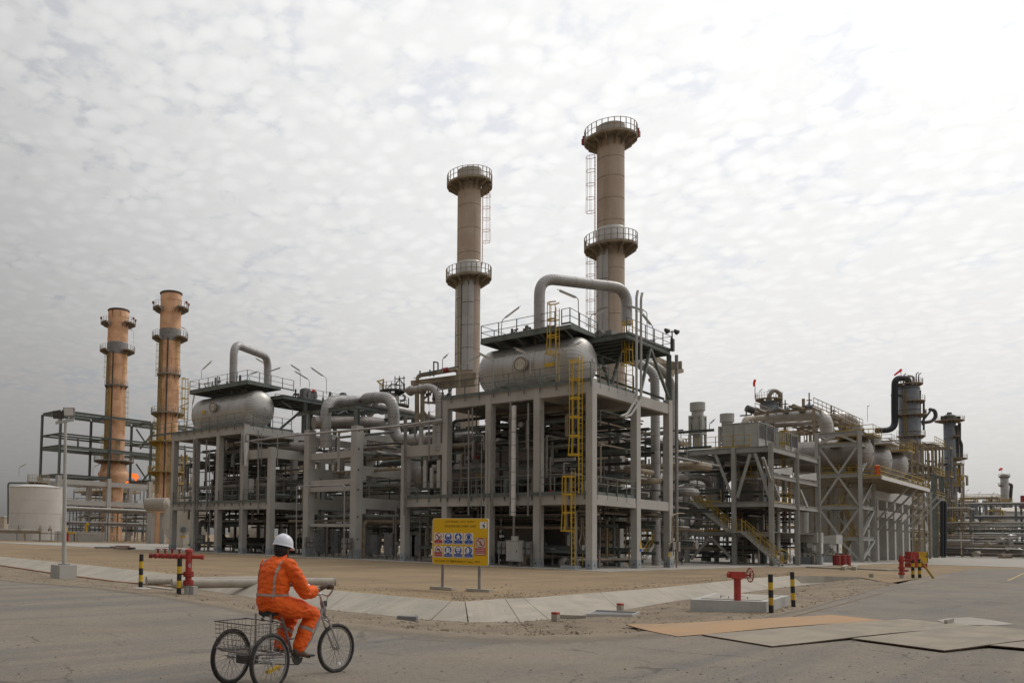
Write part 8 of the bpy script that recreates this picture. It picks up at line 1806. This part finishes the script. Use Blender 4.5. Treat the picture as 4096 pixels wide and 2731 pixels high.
# ---------------------------------------------------------------- more of the crowded plant behind
def crowd(px_, d, y0, y1, w, label, seed, n=34, mt=('bluegrey', 'brown', 'alu2', 'dark', 'yellow_dull', 'galv', 'pipe'), lv=4):
    """open frame of platforms, rails, risers and small vessels between survey heights y0 (top) and y1"""
    R = random.Random(seed); c = D(px_, y1, d); zt_ = D(px_, y0, d).z; t = thing('process_module', label, 'process module', (c.x, c.y, 0)); k = d / 3304; h = w * k / 2
    for sx in (-1, 0, 1):
        for sy in (-1, 1): b = MB(); b.bar((c.x + sx * h, c.y + sy * h, .03), (c.x + sx * h, c.y + sy * h, zt_), 3.2 * k); b.build('column', 'brown' if seed % 2 else 'bluegrey', t, smooth=False)
    for i in range(lv):
        z = zt_ * (i + 1) / lv - R.uniform(0, zt_ * .06); x0, x1 = c.x - h * R.uniform(.6, 1.1), c.x + h * R.uniform(.6, 1.1)
        b = MB(); b.box((x0, c.y - h * 1.1, z - .25), (x1, c.y + h * 1.1, z)); b.build('platform_deck', 'brown', t, smooth=False)
        railing(t, [(x0, c.y + h, z), (x0, c.y - h * 1.1, z), (x1, c.y - h * 1.1, z), (x1, c.y + h, z)], 'yellow_dull' if i % 2 == 0 else 'brown', 1.2, 2.2, toe=.2, r=1.1 * k)
    for i in range(n):
        x, y = c.x + R.uniform(-h, h), c.y + R.uniform(-h, h); z0 = R.uniform(0, zt_ * .85); r = R.choice((1.2, 1.8, 2.6, 4.5)) * k; m = R.choice(mt)
        if R.random() < .5: pipe(t, [(x, y, z0), (x, y, min(zt_ * 1.04, z0 + R.uniform(2, 9)))], r, m, n=7)
        elif R.random() < .7: pipe(t, [(c.x - h, y, z0 + 1), (c.x + R.uniform(-.2, 1) * h, y, z0 + 1), (c.x + h * .3, y - h * .6, z0 + 1), (c.x + h * .3, y - h * .6, z0 - 2)], r * .8, m, n=7)
        else:
            b = MB(); rr = R.uniform(6, 11) * k; b.lathe((x, y, 0), [(.02, z0), (rr * .8, z0 + rr * .3), (rr, z0 + rr * .7), (rr, z0 + rr * 2.6), (rr * .7, z0 + rr * 3.1), (.02, z0 + rr * 3.3)], Z, 12); b.build('small_vessel', m, t)
    for i in range(3): b = MB(); b.bar((c.x - h + R.random() * h, c.y - h * 1.05, .2), (c.x + R.random() * h, c.y - h * 1.05, zt_ * R.uniform(.6, 1)), 2.2 * k); b.build('brace', 'brown', t, smooth=False)
    return t
crowd(3705, 185, 1790, 2232, 70, 'crowded tan frame with yellow rails at the tallest blue column\'s foot', 1, 40)
crowd(3760, 215, 1775, 2226, 80, 'crowded grey frame between the tallest blue column and the slimmer one', 2, 40)
crowd(3812, 250, 1850, 2222, 70, 'crowded tan frame at the slimmer dark column\'s foot', 3, 36)
crowd(3850, 300, 1995, 2218, 90, 'low crowded frame right of the slimmer dark column', 4, 34, lv=3)
crowd(3925, 320, 1990, 2216, 110, 'low crowded frame before the farthest pale column', 5, 36, lv=3)
crowd(3995, 345, 2000, 2216, 80, 'low dark frame left of the beige roofed building', 6, 30, ('bluegrey', 'dark', 'blackpipe', 'alu2'), 3)
crowd(2690, 105, 1760, 2240, 90, 'pipe crowded frame seen between the near frame and the grey steel structure', 8, 40)
crowd(2830, 112, 1900, 2240, 90, 'dim frame of pipes behind the grey steel structure\'s left bay', 9, 34, lv=3)
crowd(3160, 150, 1705, 2240, 150, 'brown pipe frame behind the louvred boxes and overhead pipes', 11, 46)
crowd(3330, 165, 1690, 2230, 120, 'brown pipe frame with valves behind the braced tower', 13, 46)
crowd(430, 230, 1960, 2150, 200, 'dim frame of pipes behind the low concrete rack at left', 14, 34, lv=3)
crowd(700, 150, 1830, 2190, 80, 'yellow railed frame behind the far frame\'s left end', 15, 34)
crowd(1150, 110, 1780, 2200, 110, 'dim pipe frame seen through the far frame\'s right bays', 16, 34)
crowd(1500, 100, 1770, 2230, 130, 'dim pipe frame seen through the open concrete rack', 18, 40)
